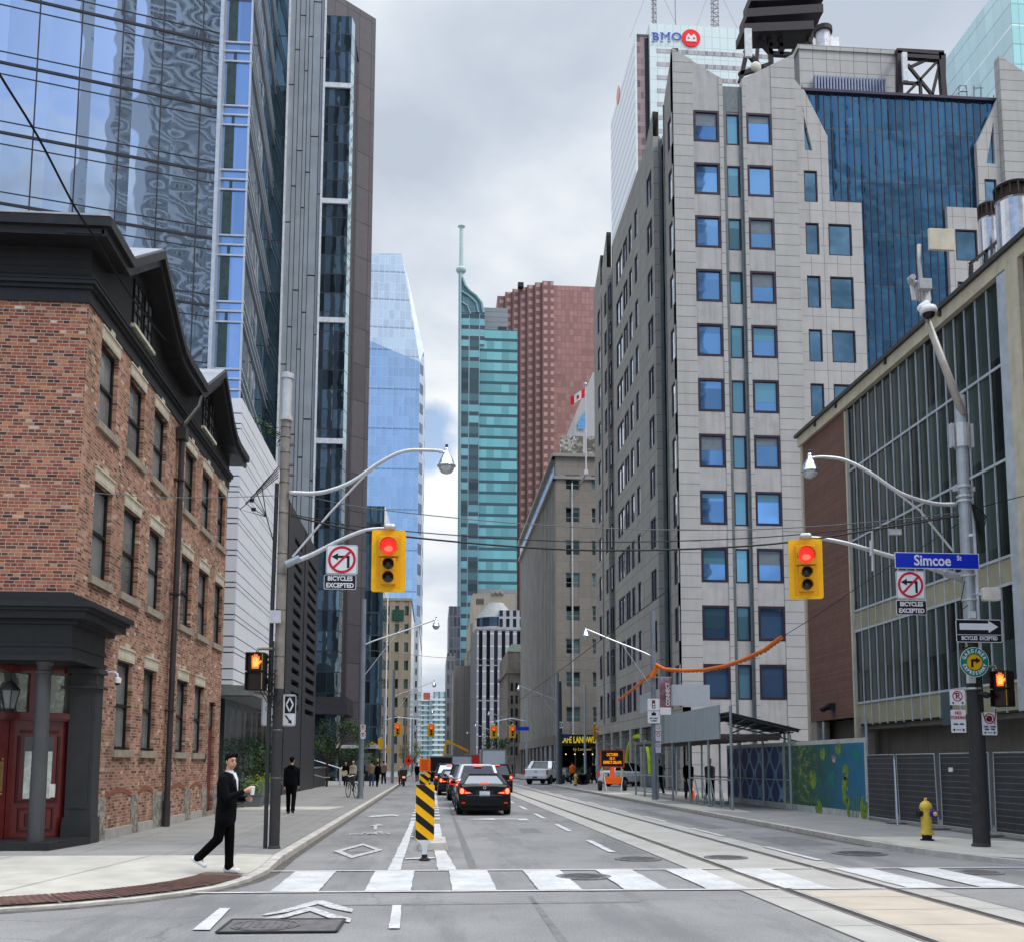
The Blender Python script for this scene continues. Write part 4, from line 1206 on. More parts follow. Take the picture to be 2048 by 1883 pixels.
# ================================================================ RIGHT SIDE BUILDINGS
bk = thing('precast_office_building','grey precast office block with purple framed windows and pointed parapets','office building',(14.4,58.5,0))
PC = (.44,.43,.415)
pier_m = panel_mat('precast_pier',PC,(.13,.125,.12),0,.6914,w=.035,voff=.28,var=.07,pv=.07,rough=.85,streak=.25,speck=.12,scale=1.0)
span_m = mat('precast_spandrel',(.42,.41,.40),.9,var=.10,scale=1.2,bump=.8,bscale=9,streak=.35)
side_shaded_m = panel_mat('precast_side_shaded',(.31,.30,.28),(.10,.095,.09),2.05,1.152,w=.035,ud=(0,1,0),uoff=58.6,voff=.28,var=.07,pv=.10,rough=.85,streak=.22)  # same precast as the front, its colour darkened for the side's shade
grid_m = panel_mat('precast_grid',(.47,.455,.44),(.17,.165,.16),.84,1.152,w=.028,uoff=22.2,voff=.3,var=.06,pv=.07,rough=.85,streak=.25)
purple = mat('purple_frame',(.045,.026,.048),.5,var=.2)
wglass = glass_mat('blue_window_glass',(.15,.32,.60),metal=.8,rough=.03,wob=.02,wscale=.3,panevar=.2,grid=((1,0,0),1.7,0,14.0,3.457,0,0,(0,0,0)))
tglass = glass_mat('teal_blind_glass',(.12,.28,.38),metal=.55,rough=.12,wob=.0,panevar=.35,grid=((1,0,0),1.7,0,14.0,3.457,0,0,(0,0,0)))
sglass = glass_mat('side_window_glass',(.42,.50,.62),metal=.8,rough=.03,wob=.05,wscale=.4,panevar=.35,grid=((0,1,0),1.3,0,58,3.457,0,0,(0,0,0)))
rows = [42.1 - 3.457 * k for k in range(11)]
YF = 58.5
blind_m = mat('window_blind',(.16,.19,.22),.35,var=.1)
def strip(mb,x0,x1,y,z0,zt0,zt1,depth=.6):
    mb.prism([(x0,z0),(x1,z0),(x1,zt1),(x0,zt0)],y,y + depth,'y')
def ptop(x):
    return 46.15 - (x - 14.4) * .60 if x < 18.2 else 44.3 + (x - 18.75) * .55
m_ = MB()
strip(m_,14.4,15.66,YF,0,ptop(14.4),ptop(15.66)); strip(m_,17.30,17.56,YF,0,ptop(17.3),ptop(17.56)); strip(m_,18.80,19.02,YF,0,ptop(18.8),ptop(19.02)); strip(m_,20.66,22.2,YF,0,ptop(20.66),ptop(22.2))
parts(m_,'precast_pier',pier_m,bk)
def infill(mb,x0,x1,y,rws,hh,ztop=None,top_fn=None,zbot=0):
    prev = None
    zs = sorted(rws)
    lo = zbot
    for zt in zs:
        mb.box(x0,x1,y,y + .5,lo,zt - hh); lo = zt
    if top_fn: mb.prism([(x0,lo),(x1,lo),(x1,top_fn(x1)),(x0,top_fn(x0))],y,y + .5,'y')
    else: mb.box(x0,x1,y,y + .5,lo,ztop)
m_ = MB()
infill(m_,15.66,17.30,YF + .04,rows,2.08,top_fn=ptop); infill(m_,19.02,20.66,YF + .04,rows,2.08,top_fn=ptop); infill(m_,17.78,18.62,YF + .25,rows,2.08,ztop=40.0 + 2.2)
parts(m_,'spandrel',span_m,bk)
m_ = MB(); m_.box(17.56,17.78,YF + .15,YF + .6,0,43.6); m_.box(18.62,18.80,YF + .15,YF + .6,0,43.6); m_.box(17.56,18.80,YF + .2,YF + .6,42.2,43.9)
m_.build('recess_metal',mat('grey_green_metal',(.13,.15,.155),.5,metal=.3),bk)
for z in rows:
    for i,(a,b_) in enumerate(((15.68,17.28),(19.04,20.64))):
        o = window(bk,'y',YF + .02,a,b_,z - 2.06,z - .02,1,.125,purple,wglass,d=.25,back=.12)
        if random.random() < .5:
            q = MB(); hb_ = random.choice((.25,.45,.8,1.2)); q.quad((a + .16,YF + .13,z - .18 - hb_),(b_ - .16,YF + .13,z - .18 - hb_),(b_ - .16,YF + .13,z - .18),(a + .16,YF + .13,z - .18)); q.build('blind',random.choice((tglass,blind_m)),o)
    window(bk,'y',YF + .24,17.8,18.6,z - 2.06,z - .02,1,.07,purple,tglass,d=.2,back=.08)
# recessed wing with the stepped blue curtain wall
YW = 58.85
m_ = MB()
def sl(x): return 44.95 - (x - 22.75) * 2.45
m_.prism([(22.2,0),(22.74,0),(22.74,44.2),(22.2,44.9)],YW,YW + .5,'y')
zs = rows[1:]
infill(m_,22.74,23.6,YW,zs,2.08,ztop=39.6)
m_.prism([(22.74,39.6),(23.6,39.6),(23.6,40.0),(22.74,40.0)],YW,YW + .5,'y')
m_.prism([(22.74,42.9),(23.35,40.0),(24.35,40.0),(24.35,41.0),(22.9,44.1),(22.74,44.1)],YW,YW + .5,'y')
m_.prism([(22.74,40.0),(22.85,40.0),(22.85,42.6),(22.74,42.9)],YW,YW + .5,'y')
m_.box(23.6,24.2,YW,YW + .5,0,40.0)
infill(m_,24.2,25.7,YW,rows[2:],2.08,ztop=36.65)
m_.box(24.2,24.35,YW,YW + .5,36.65,40.0); m_.box(25.7,26.4,YW,YW + .5,0,36.65)
# mirrored right side
m_.box(31.95,32.4,YW,YW + .5,0,36.65); infill(m_,32.4,33.85,YW,rows[2:],2.08,ztop=36.65)
m_.box(33.85,34.5,YW,YW + .5,0,36.65); m_.prism([(34.1,36.65),(34.5,36.65),(34.5,39.7),(34.1,39.7)],YW,YW + .5,'y'); infill(m_,34.5,35.3,YW,zs,2.08,ztop=39.7)
m_.prism([(34.1,39.7),(34.7,39.7),(35.3,42.55),(35.3,43.4),(34.1,41.0)],YW,YW + .5,'y'); m_.prism([(35.3,0),(35.7,0),(35.7,44.15),(35.62,44.15),(35.3,43.4)],YW,YW + .5,'y')
m_.build('wing_wall',grid_m,bk)
for k,z in enumerate(rows[1:]):
    window(bk,'y',YW + .03,22.76,23.58,z - 2.06,z - .02,1,.05,purple,glass_mat('dark_wing_glass',(.10,.20,.30),metal=.8,rough=.02,wob=.10,wscale=.5,panevar=.3),d=.15,back=.08)
    if 24 < z: window(bk,'y',YW + .03,34.52,35.28,z - 2.06,z - .02,1,.05,purple,MATS['dark_wing_glass'],d=.15,back=.08)
for z in rows[2:]:
    window(bk,'y',YW + .03,24.22,25.68,z - 2.06,z - .02,1,.06,purple,MATS['dark_wing_glass'],d=.15,back=.08)
    if z > 24: window(bk,'y',YW + .03,32.42,33.83,z - 2.06,z - .02,1,.06,purple,MATS['dark_wing_glass'],d=.15,back=.08)
m_ = MB(); m_.poly([(22.8,YW + .2,40.0),(23.4,YW + .2,40.0),(22.8,YW + .2,42.9)]); m_.build('triangle_pane',MATS['dark_wing_glass'],bk)
m_ = MB(); m_.poly([(34.7,YW + .2,39.8),(35.3,YW + .2,39.8),(35.3,YW + .2,42.4)]); m_.build('triangle_pane',MATS['dark_wing_glass'],bk)
cwg = glass_mat('deep_blue_curtain_glass',(.04,.115,.205),metal=.8,rough=.03,wob=.14,wscale=.55,panevar=.14,grid=((1,0,0),.94,0,22.8,3.457,.05,.25,(.02,.035,.06)))
m_ = MB(); m_.poly([(22.6,YW + .3,44.15),(35.8,YW + .3,44.15),(34.0,YW + .3,40.5),(34.3,YW + .3,36.4),(32.1,YW + .3,36.4),(32.1,YW + .3,0),(26.3,YW + .3,0),(26.3,YW + .3,36.4),(24.2,YW + .3,36.4),(24.2,YW + .3,41.2)][::-1])
m_.build('curtain_wall',cwg,bk)
m_ = MB()
x = 22.9
while x < 35.7:
    lo = (sl(x) if x < 24.35 else 36.6 if x < 26.4 else 0 if x < 31.95 else 36.6 if x < 34.1 else 41 + (x - 34.1) * 2.4)
    m_.box(x - .022,x + .022,YW + .26,YW + .3,lo,44.1); x += .94 / 2 * 1.0
m_.box(22.5,35.9,YW + .1,YW + .6,44.1,44.28); m_.box(24.3,26.4,YW + .1,YW + .3,36.62,36.8)
m_.build('curtain_mullions',mat('purple_mullion',(.05,.04,.07),.45,metal=.2),bk)
# second pavilion
m_ = MB()
def qtop(x): return 46.9 - (x - 35.7) * .62
strip(m_,35.7,37.3,YF,0,qtop(35.7),qtop(37.3)); strip(m_,38.95,39.3,YF,0,qtop(38.95),qtop(39.3))
strip(m_,40.6,44,YF,0,44.6,46.6)
parts(m_,'far_pavilion_pier',pier_m,bk)
m_ = MB(); infill(m_,37.3,38.95,YF + .04,rows,2.08,top_fn=qtop); infill(m_,39.3,40.6,YF + .1,rows,2.08,ztop=43.9); parts(m_,'far_pavilion_spandrel',span_m,bk)
for z in rows[:6]: window(bk,'y',YF + .02,37.32,38.93,z - 2.06,z - .02,1,.125,purple,wglass,d=.25,back=.12)
# inner core so nothing shows through
m_ = MB(); m_.box(14.9,44,YF + .7,89.5,0,43.0); m_.box(24,34,YF + .7,65,42,44.0); m_.build('core',mat('office_dark',(.02,.022,.026),.6),bk)
# side facade
SX = 14.4
scols = [(58.75,60.1),(61.7,63.6),(64.95,66.6),(66.85,68.9),(69.9,71.0),(72.0,73.2),(73.8,75.5),(75.9,78.6),(81.6,82.6),(83.2,84.4),(86.6,88.0)]
sh = []
for z in rows:
    for a,b_ in scols: sh.append((a,b_,z - 2.08,z))
segs = [(58.5,60.9,46.15,44.2),(64.3,67.0,45.8,44.7),(67.0,80.2,44.7,44.7),(82.9,85.5,47.2,45.2),(86.2,90,46.8,45.0)]
m_ = MB()
for a,b_,t0,t1 in segs:
    wall(m_,'x',SX,a,b_,5.0,44.0,[h for h in sh if a <= h[0] and h[1] <= b_ and h[2] > 5],.3,1)
    m_.poly([(SX,a,44.0),(SX,b_,44.0),(SX,b_,t1),(SX,a,t0)][::-1])
    m_.poly([(SX + .4,a,44.0),(SX + .4,b_,44.0),(SX + .4,b_,t1),(SX + .4,a,t0)])
    m_.poly([(SX,a,t0),(SX,b_,t1),(SX + .4,b_,t1),(SX + .4,a,t0)][::-1])
for a,b_ in ((60.9,64.3),(80.2,82.9),(85.5,86.2)):
    wall(m_,'x',SX + .5,a,b_,5.0,43.6,[h for h in sh if a <= h[0] and h[1] <= b_ and h[2] > 5],.3,1)
    m_.quad((SX,a,5),(SX + .5,a,5),(SX + .5,a,44),(SX,a,44)); m_.quad((SX + .5,b_,5),(SX,b_,5),(SX,b_,44),(SX + .5,b_,44))
m_.build('side_wall',side_shaded_m,bk)
m_ = MB(); m_.box(SX - .05,SX + .1,60.95,61.1,5,44.0); m_.box(SX + .3,SX + .52,63.9,64.1,5,43.6); m_.box(SX - .04,SX + .1,80.1,80.25,5,44.5); m_.build('joint_strips',MATS['grey_green_metal'],bk)
black_sill = mat('black_soffit',(.015,.015,.018),.6)
wrest = MB(); wg = MB()
for i,(a,b_) in enumerate(scols):
    xx = SX + (.5 if i == 1 else 0)
    for z in rows:
        if z < 6.5: continue
        if i < 2:
            o = window(bk,'x',xx + .04,a + .02,b_ - .02,z - 2.06,z - .02,1,.09,purple,sglass,d=.15,back=.05)
        else:
            bx_ = frame_box(wrest,'x',xx + .04,.12,a + .02,b_ - .02,z - 2.06,z - .02,.07,1)
            if b_ - a > 1.6: bx_((a + b_) / 2 - .06,(a + b_) / 2 + .06,z - 2.0,z - .1)
            wg.quad((xx + .1,a + .05,z - 2.02),(xx + .1,a + .05,z - .05),(xx + .1,b_ - .05,z - .05),(xx + .1,b_ - .05,z - 2.02))
o = wrest.build('side_window_frames',purple,bk); o['kind'] = 'stuff'
o2 = wg.build('side_window_panes',sglass,bk); o2['kind'] = 'stuff'
# shop level on the side
m_ = MB()
y = 58.5
while y < 90:
    m_.box(SX - .02,SX + .5,y,y + .7,0,4.3); y += 3.9
m_.box(SX - .03,SX + .5,58.5,90,4.2,5.0); m_.build('shop_piers',side_shaded_m,bk)
m_ = MB(); m_.quad((SX + .3,58.5,.1),(SX + .3,58.5,4.3),(SX + .3,90,4.3),(SX + .3,90,.1)); m_.build('shop_glass',glass_mat('shop_glass',(.20,.26,.27),metal=.45,rough=.05,wob=.02,panevar=.4,grid=((0,1,0),1.3,.08,59,2.1,.07,.2,(.04,.045,.05))),bk)
m_ = MB(); pts = []
for k in range(15):
    a = math.pi * k / 14; pts.append((SX + .26,73.0 - 4.2 * math.cos(a) + .0,1.0 + 2.7 * math.sin(a) ** .7))
m_.tube(pts,.17,6); m_.build('chartreuse_arch',mat('chartreuse',(.45,.55,.05),.5),bk)
# ---- roof plant
rp = thing('roof_penthouse','pale panelled rooftop box with a blue-grey louvre above the blue glass','penthouse',(27,66,44))
p0,p1 = at(1600,185,Y=66),at(1797,190,Y=66); zt_ = at(1610,100,Y=66).z
m_ = MB(); m_.box(p0.x,p1.x,66,74,43,zt_); m_.box(p0.x - .1,p1.x + .1,65.9,74,zt_,zt_ + .35)
m_.build('panel_box',panel_mat('penthouse_panel',(.47,.46,.44),(.22,.21,.21),1.0,.95,w=.05,uoff=p0.x,voff=.3,var=.05,pv=.06),rp)
m_ = MB(); a,b_ = at(1630,190,Y=65.6),at(1773,195,Y=65.6); zt2 = at(1640,152,Y=65.6).z
x = a.x
while x < b_.x: m_.box(x,x + .12,65.5,65.9,44,zt2); x += .22
m_.build('louvre',mat('louvre_blue',(.22,.25,.34),.5,metal=.3),rp)
sfr = thing('steel_frame','dark crossed steel frame standing on the roof right of the penthouse','steel frame',(31,64,44))
def rb(mb,pts_,w_,Y): 
    for (xa,ya),(xb,yb) in pts_: mb.beam(at(xa,ya,Y=Y),at(xb,yb,Y=Y),w_)
steel = mat('dark_steel',(.04,.035,.04),.55,metal=.3,var=.2)
m_ = MB(); rb(m_,(((1798,105),(1799,196)),((1792,105),(1886,110)),((1880,108),(1888,205)),((1803,112),(1880,118))),.38,64)
rb(m_,(((1806,196),(1885,112)),((1815,130),(1872,200)),((1820,135),(1868,113)),((1863,196),(1880,125)),((1840,163),(1842,196)),((1806,166),(1840,168))),.18,64)
m_.beam(at(1798,105,Y=68),at(1799,196,Y=68),.3); m_.beam(at(1886,110,Y=68),at(1886,205,Y=68),.3); m_.beam(at(1798,105,Y=64),at(1798,105,Y=68),.3); m_.beam(at(1884,110,Y=64),at(1884,110,Y=68),.3)
m_.build('girders',steel,sfr)
m_ = MB(); a = at(1802,108,Y=63.6); b_ = at(1814,165,Y=63.6); m_.box(a.x,b_.x,63.4,63.6,b_.z,a.z); m_.build('antenna_panel',mat('antenna_white',(.62,.64,.66),.5),sfr)
hs_ = thing('rooftop_canopy','black steel rooftop canopy on lattice legs between the pointed parapets','steel canopy',(20,72,44))
m_ = MB()
lay_ = [((1502,2),(1648,-2),6),((1494,34),(1647,24),5),((1487,64),(1628,58),4)]
for (xa,ya),(xb,yb),d_ in lay_:
    a,b_ = at(xa,ya,Y=72),at(xb,yb,Y=72)
    m_.add([a,b_,(b_.x,b_.y + 2,b_.z),(a.x,a.y + 2,a.z),(a.x,a.y,a.z + .7),(b_.x,b_.y,b_.z + .7),(b_.x,b_.y + 2,b_.z + .7),(a.x,a.y + 2,a.z + .7)],[(0,3,2,1),(4,5,6,7),(0,1,5,4),(1,2,6,5),(2,3,7,6),(3,0,4,7)])
m_.build('roof_plates',steel,hs_)
m_ = MB(); rb(m_,(((1512,20),(1480,165)),((1538,62),(1545,170)),((1618,62),(1622,110)),((1538,92),(1620,92)),((1538,108),(1600,112)),((1545,160),(1618,100)),((1490,100),(1540,160)),((1478,150),(1540,130)),((1500,62),(1545,110)),((1560,62),(1562,112)),((1588,100),(1588,180)),((1582,180),(1595,100))),.32,73)
rb(m_,(((1520,30),(1510,165)),((1640,25),(1618,92)),((1600,40),(1560,110))),.28,80)
m_.build('lattice_legs',steel,hs_)
m_ = MB(); a,b_ = at(1489,58,Y=71),at(1504,115,Y=71); m_.box(a.x,b_.x,70.9,71.1,b_.z,a.z); m_.build('antenna_panel',MATS['antenna_white'],hs_)
m_ = MB(); m_.ell(at(1512,134,Y=70.5),.42,.2,.42); m_.build('dish',mat('dish_cream',(.60,.56,.48),.5),hs_)
ch = thing('roof_flue','pale round flue with a black cap on the penthouse roof','flue pipe',tuple(at(1655,100,Y=68)),world=True)
a = at(1655,105,Y=68); zt_ = at(1648,60,Y=68).z
m_ = MB(); m_.lathe([(.52,a.z - 1),(.52,zt_ - .3)],(a.x - .3,68,0),18); m_.box(a.x + .2,a.x + 1.0,68.2,69,a.z - 1,zt_ - .35); m_.build('pipe',mat('flue_metal',(.55,.55,.57),.4,metal=.5),ch)
m_ = MB(); m_.lathe([(.68,zt_ - .3),(.68,zt_ + .05),(.60,zt_ + .1)],(a.x - .3,68,0),18); m_.build('black_cap',steel,ch)

# ---------------- bank tower far behind
bm = thing('white_bank_tower','tall white marble tower with blue bank letters and a red roundel','office tower',(62,300,0))
wm_ = panel_mat('white_marble',(.66,.74,.74),(.42,.48,.50),2.55,3.9,w=.14,uoff=66.3,voff=3.1,var=.03,pv=.05,rough=.5,streak=0,bump=0)
sm_,nt,p = base_mat('striped_marble')
pos = wpos(nt); s = N(nt,'ShaderNodeSeparateXYZ'); lk(nt,pos,s.inputs[0])
l = lines(nt,s.outputs[2],3.9,1.7,1.0)
lk(nt,mix(nt,l,(.70,.72,.76),(.50,.54,.58)),p.inputs['Base Color']); p.inputs['Roughness'].default_value = .6
z0_ = 233.7
m_ = MB(); m_.quad((62,346,0),(62,300,0),(62,300,z0_),(62,346,z0_)); m_.quad((62,346,z0_),(62,300,z0_),(100,300,z0_),(100,346,z0_)); m_.build('striped_side',sm_,bm)
m_ = MB(); m_.box(62.3,65.9,300.5,340,0,z0_ - .5); m_.build('brown_corner_glass',glass_mat('brown_glass',(.30,.20,.19),metal=.5,rough=.1,wob=.02,panevar=.25,grid=((1,0,0),1.25,.14,62.3,3.9,1.5,.5,(.28,.19,.18))),bm)
m_ = MB(); m_.box(65.0,66.3,300.4,340,0,z0_ - 1); m_.build('dark_slot',mat('slot_black',(.02,.022,.026),.4),bm)
zt_ = 236.8
m_ = MB(); m_.box(66.3,106,299,340,0,zt_); m_.box(61.8,62.3,299.8,301,0,z0_ + .6); m_.build('marble_front',wm_,bm)
m_ = MB()
for k in range(16):
    z = at(1310,397,Y=299).z + 0 if False else at(1310,100,Y=299).z - 4.55 * k * 1.0
    m_.box(68.6,105,298.9,299,z - .95,z + .45)
m_.build('window_bands',glass_mat('bank_window_band',(.42,.38,.38),metal=.3,rough=.2,wob=0,panevar=.25,grid=((1,0,0),1.27,.1,66.3,50,0,0,(.5,.5,.5))),bm)
zc_ = at(1330,75,Y=298.8).z
tx0,tx1 = at(1305,75,Y=298.8).x,at(1362,75,Y=298.8).x
bb_m = mat('bank_blue',(.055,.11,.42),.5)
for ch_,px,w_ in (('B',1311.5,1.05),('M',1331,1.12),('O',1353,1.1)):
    q = at(px,74.5,Y=298.8); text_obj(ch_,3.75,bb_m,'bank_letter',bm,(q.x - 62,-1.3,q.z),depth=.05,sx=w_,bold=0 if ch_ == 'M' else .05)
m_ = MB()
for px in (1306.5,1323.5,1338.5):
    for py in (65.5,83.5): q = at(px,py,Y=298.5); m_.box(q.x - .5,q.x + .5,298.55,298.7,q.z - .12,q.z + .12)
m_.build('serifs',bb_m,bm)
cxr = at(1382,77,Y=298.8)
m_ = MB(); m_.lathe([(3.0,298.6),(3.0,298.9)],(cxr.x,0,cxr.z),36,'y'); m_.build('red_roundel',mat('bank_red',(.80,.03,.04),.5),bm)
c_ = cxr; m_ = MB()
m_.prism([(c_.x - 1.7,c_.z - 1.3),(c_.x + 1.7,c_.z - 1.3),(c_.x + 1.7,c_.z - .6),(c_.x - 1.7,c_.z - .6)],298.45,298.6,'y')
m_.prism([(c_.x - 1.7,c_.z - .6),(c_.x + 1.7,c_.z - .6),(c_.x + 1.55,c_.z + .5),(c_.x + .85,c_.z + 1.4),(c_.x,c_.z + .45),(c_.x - .85,c_.z + 1.4),(c_.x - 1.55,c_.z + .5)],298.45,298.6,'y'); m_.build('white_emblem',mat('emblem_white',(.75,.75,.75),.5),bm)
m_ = MB()
for sx_ in (-.85,.85): m_.prism([(c_.x + sx_ - .4,c_.z - .35),(c_.x + sx_ + .4,c_.z - .35),(c_.x + sx_,c_.z + .25)],298.3,298.45,'y')
m_.build('emblem_notches',MATS['bank_red'],bm)
rs = MB(); pr_ = at(1236,190,X=61.8); rs.lathe([(3.0,61.75),(3.0,61.95)],(0,pr_.y,pr_.z),30,'x'); rs.build('side_roundel',mat('pale_red',(.62,.28,.28),.5),bm)
def mast(px,name,label,w_=1.6):
    b0 = at(px,56,Y=310); t = thing(name,label,'antenna mast',(b0.x,310,zt_ - 1))
    m_ = MB()
    for dx,dy in ((-.5,-.4),(.5,-.4),(0,.5)): m_.beam((b0.x + dx * w_,310 + dy * w_,zt_ - 2),(b0.x + dx * w_,310 + dy * w_,zt_ + 45),.22)
    for k in range(30):
        z = zt_ + k * 1.5; s_ = 1 if k % 2 else -1
        m_.beam((b0.x - .5 * w_ * s_,310 - .4 * w_,z),(b0.x + .5 * w_ * s_,310 - .4 * w_,z + 1.5),.2); m_.box(b0.x - w_ * .7,b0.x + w_ * .7,309.4,309.6,z,z + .14)
    m_.build('lattice',mat('mast_grey',(.20,.19,.20),.6),t)
    m_ = MB()
    for s_ in (-1,1): m_.tube([(b0.x + s_ * 9,306,zt_),(b0.x,310,zt_ + 26)],.06,5)
    m_.build('guy_wires',MATS['mast_grey'],t)
mast(1308,'antenna_mast','lattice mast above the blue bank letters',1.3); mast(1429,'antenna_mast','thicker lattice mast right of the red roundel',2.2)
t = thing('whip_antenna','single thin whip aerial between the two lattice masts','antenna',(at(1352,50,Y=305).x,305,zt_ - 1)); q = at(1351,50,Y=305)
m_ = MB(); m_.tube([(q.x,305,zt_ - 1),(q.x,305,zt_ + 14)],.14,6); m_.build('pole',MATS['mast_grey'],t)

# ---------------- teal glass tower at the far right
tr_ = thing('teal_glass_tower','pale teal glass tower cut by the top right corner of the photo','glass tower',(84,150,0))
q = at(2024,60,Y=150); X0 = q.x; ztop = at(1885,127,X=X0).z
ql = at(1885,127,X=X0)
m_ = MB(); m_.quad((X0,ql.y,0),(X0,150,0),(X0,150,ztop),(X0,ql.y,ztop)); m_.quad((X0,ql.y,ztop),(X0,150,ztop),(X0 + 40,150,ztop),(X0 + 40,ql.y,ztop)); m_.build('side_glass',glass_mat('pale_teal_side',(.44,.62,.68),metal=.6,rough=.12,wob=0,panevar=.05,grid=((0,1,0),2.6,.05,150,3.6,.16,1,(.20,.30,.33)),bands=(10.8,4.5,.45,(.85,.95,1.0))),tr_)
m_ = MB(); m_.quad((X0,150,0),(X0 + 40,150,0),(X0 + 40,150,ztop),(X0,150,ztop)); m_.build('front_glass',glass_mat('pale_teal_front',(.40,.74,.74),metal=.4,rough=.15,wob=0,panevar=.06,grid=((1,0,0),1.3,.12,X0,3.6,.2,1,(.18,.32,.34)),bands=(10.8,4.5,.45,(.8,.95,.95))),tr_)
rr = thing('roof_railing','thin bent pipe railing on the roof edge below the teal tower','railing',tuple(at(1930,200,Y=62)))
m_ = MB(); m_.tube([at(1897,200,Y=62),at(1918,172,Y=62),at(1932,172,Y=62),at(1936,203,Y=62)],.05,5); m_.tube([at(1900,200,Y=61.5),at(1920,183,Y=61.5),at(1935,183,Y=61.5)],.05,5); m_.tube([at(1918,172,Y=62),at(1918,203,Y=62)],.04,5)
for x in (1948,1962): m_.tube([at(x,172,Y=62),at(x,205,Y=62)],.05,5)
m_.tube([at(1946,176,Y=62),at(1966,176,Y=62)],.04,5); m_.build('pipes',mat('rail_pipe',(.22,.26,.28),.5),rr)

# ---------------- dark brown brick and glass block on the right
rb_ = thing('curtain_wall_block','brown brick block with a steep wall of dark glass and pale mullions','office building',(14.2,30,0))
RX = 14.2
brown = panel_mat('brown_brick',(.175,.098,.076),(.085,.052,.042),0,.078,w=.022,var=.14,pv=.22,rough=.85,streak=.2,scale=2.5)
m_ = MB(); m_.quad((RX,33.6,3.3),(RX,37.85,3.3),(RX,37.85,14.0),(RX,33.6,14.0)); m_.quad((RX,12,3.3),(RX,23.0,3.3),(RX,23.0,14.0),(RX,12,14.0))
m_.quad((RX,37.85,0),(RX + 30,37.85,0),(RX + 30,37.85,14),(RX,37.85,14)); m_.build('brick_wall',brown,rb_)
cream = mat('cream_cornice',(.46,.42,.33),.75,var=.12,scale=3,streak=.3)
m_ = MB(); m_.box(RX - .12,RX + 20,12,38.0,14.0,14.38); m_.box(RX - .14,RX + .5,22.75,23.3,3.2,14.0); m_.box(RX - .06,RX + .3,37.7,37.9,0,14.0); m_.box(RX - .05,RX + .2,33.5,33.62,2.6,13.9); m_.build('cream_trim',cream,rb_)
m_ = MB(); m_.box(RX - .22,RX + 20,12,38.1,14.38,14.5)
for y in (26.5,30,34,36): m_.box(RX - .2,RX - .1,y,y + .08,14.2,14.4)
m_.build('roof_flashing',mat('dark_flashing',(.05,.05,.048),.5),rb_)
m_ = MB(); m_.quad((RX + .055,23.3,3.0),(RX + .055,33.6,3.0),(RX + .055,33.6,14.0),(RX + .055,23.3,14.0))
m_.build('dark_glazing',glass_mat('green_black_glass',(.028,.042,.039),metal=.0,spec=.12,rough=.16,wob=.03,wscale=.5,panevar=.45,grid=((0,1,0),.573,0,23.4,2.4,0,0,(0,0,0))),rb_)
mm = mat('pale_mullion',(.42,.46,.50),.4,metal=.3,var=.15)
m_ = MB()
n = 18
for k in range(n + 1):
    y = 23.35 + k * (33.5 - 23.35) / n
    m_.box(RX + .02,RX + .1,y - .02,y + .02,3.0,13.95)
m_.box(RX - .12,RX + .1,23.32,23.72,3.0,13.95)
for z in (11.75,9.3,6.87,6.18,3.75):
    m_.box(RX + .01,RX + .1,23.72,33.48,z - .035,z + .035)
m_.build('mullions',mm,rb_)
m_ = MB(); m_.box(RX + .042,RX + .09,23.73,33.47,6.22,6.83); m_.box(RX + .042,RX + .09,23.73,33.47,3.05,3.71); m_.build('spandrel_panels',panel_mat('olive_spandrel',(.30,.29,.21),(.1,.1,.08),.564,0,w=.03,ud=(0,1,0),uoff=23.35,var=.12,pv=.2,streak=.3),rb_)
m_ = MB(); m_.box(RX - .02,RX + .1,27.2,27.7,2.8,3.72); m_.build('grey_infill',mat('grey_infill',(.06,.09,.10),.5),rb_)
m_ = MB(); m_.box(RX + .9,RX + 20,12,33.0,0,3.0); m_.box(RX + .2,RX + .9,12,33.5,2.86,3.0); m_.box(RX + .8,RX + 20,33.0,37.8,0,3.3); m_.build('concrete_base',panel_mat('rough_concrete',(.20,.19,.175),(.09,.085,.08),3.2,0,w=.03,ud=(0,1,0),uoff=1.6,var=.2,streak=.35,bump=.8,scale=.9),rb_)
m_ = MB(); m_.box(RX + .02,RX + .5,33.3,33.8,0,3.3); m_.box(RX + .02,RX + .5,37.2,37.8,0,3.3); parts(m_,'base_column',mat('base_column',(.25,.23,.21),.85,var=.2),rb_)
m_ = MB(); m_.box(RX + .3,RX + 30,12,37.7,3.3,14.0); m_.build('core',MATS['office_dark'],rb_)
m_ = MB(); a = at(1662,1412,X=RX - .1); m_.box(RX - .22,RX,a.y - .15,a.y + .15,a.z - .12,a.z + .12); m_.cap((RX - .2,a.y,a.z),(RX - .42,a.y - .05,a.z - .08),.09,.12); m_.build('floodlight',steel,rb_)
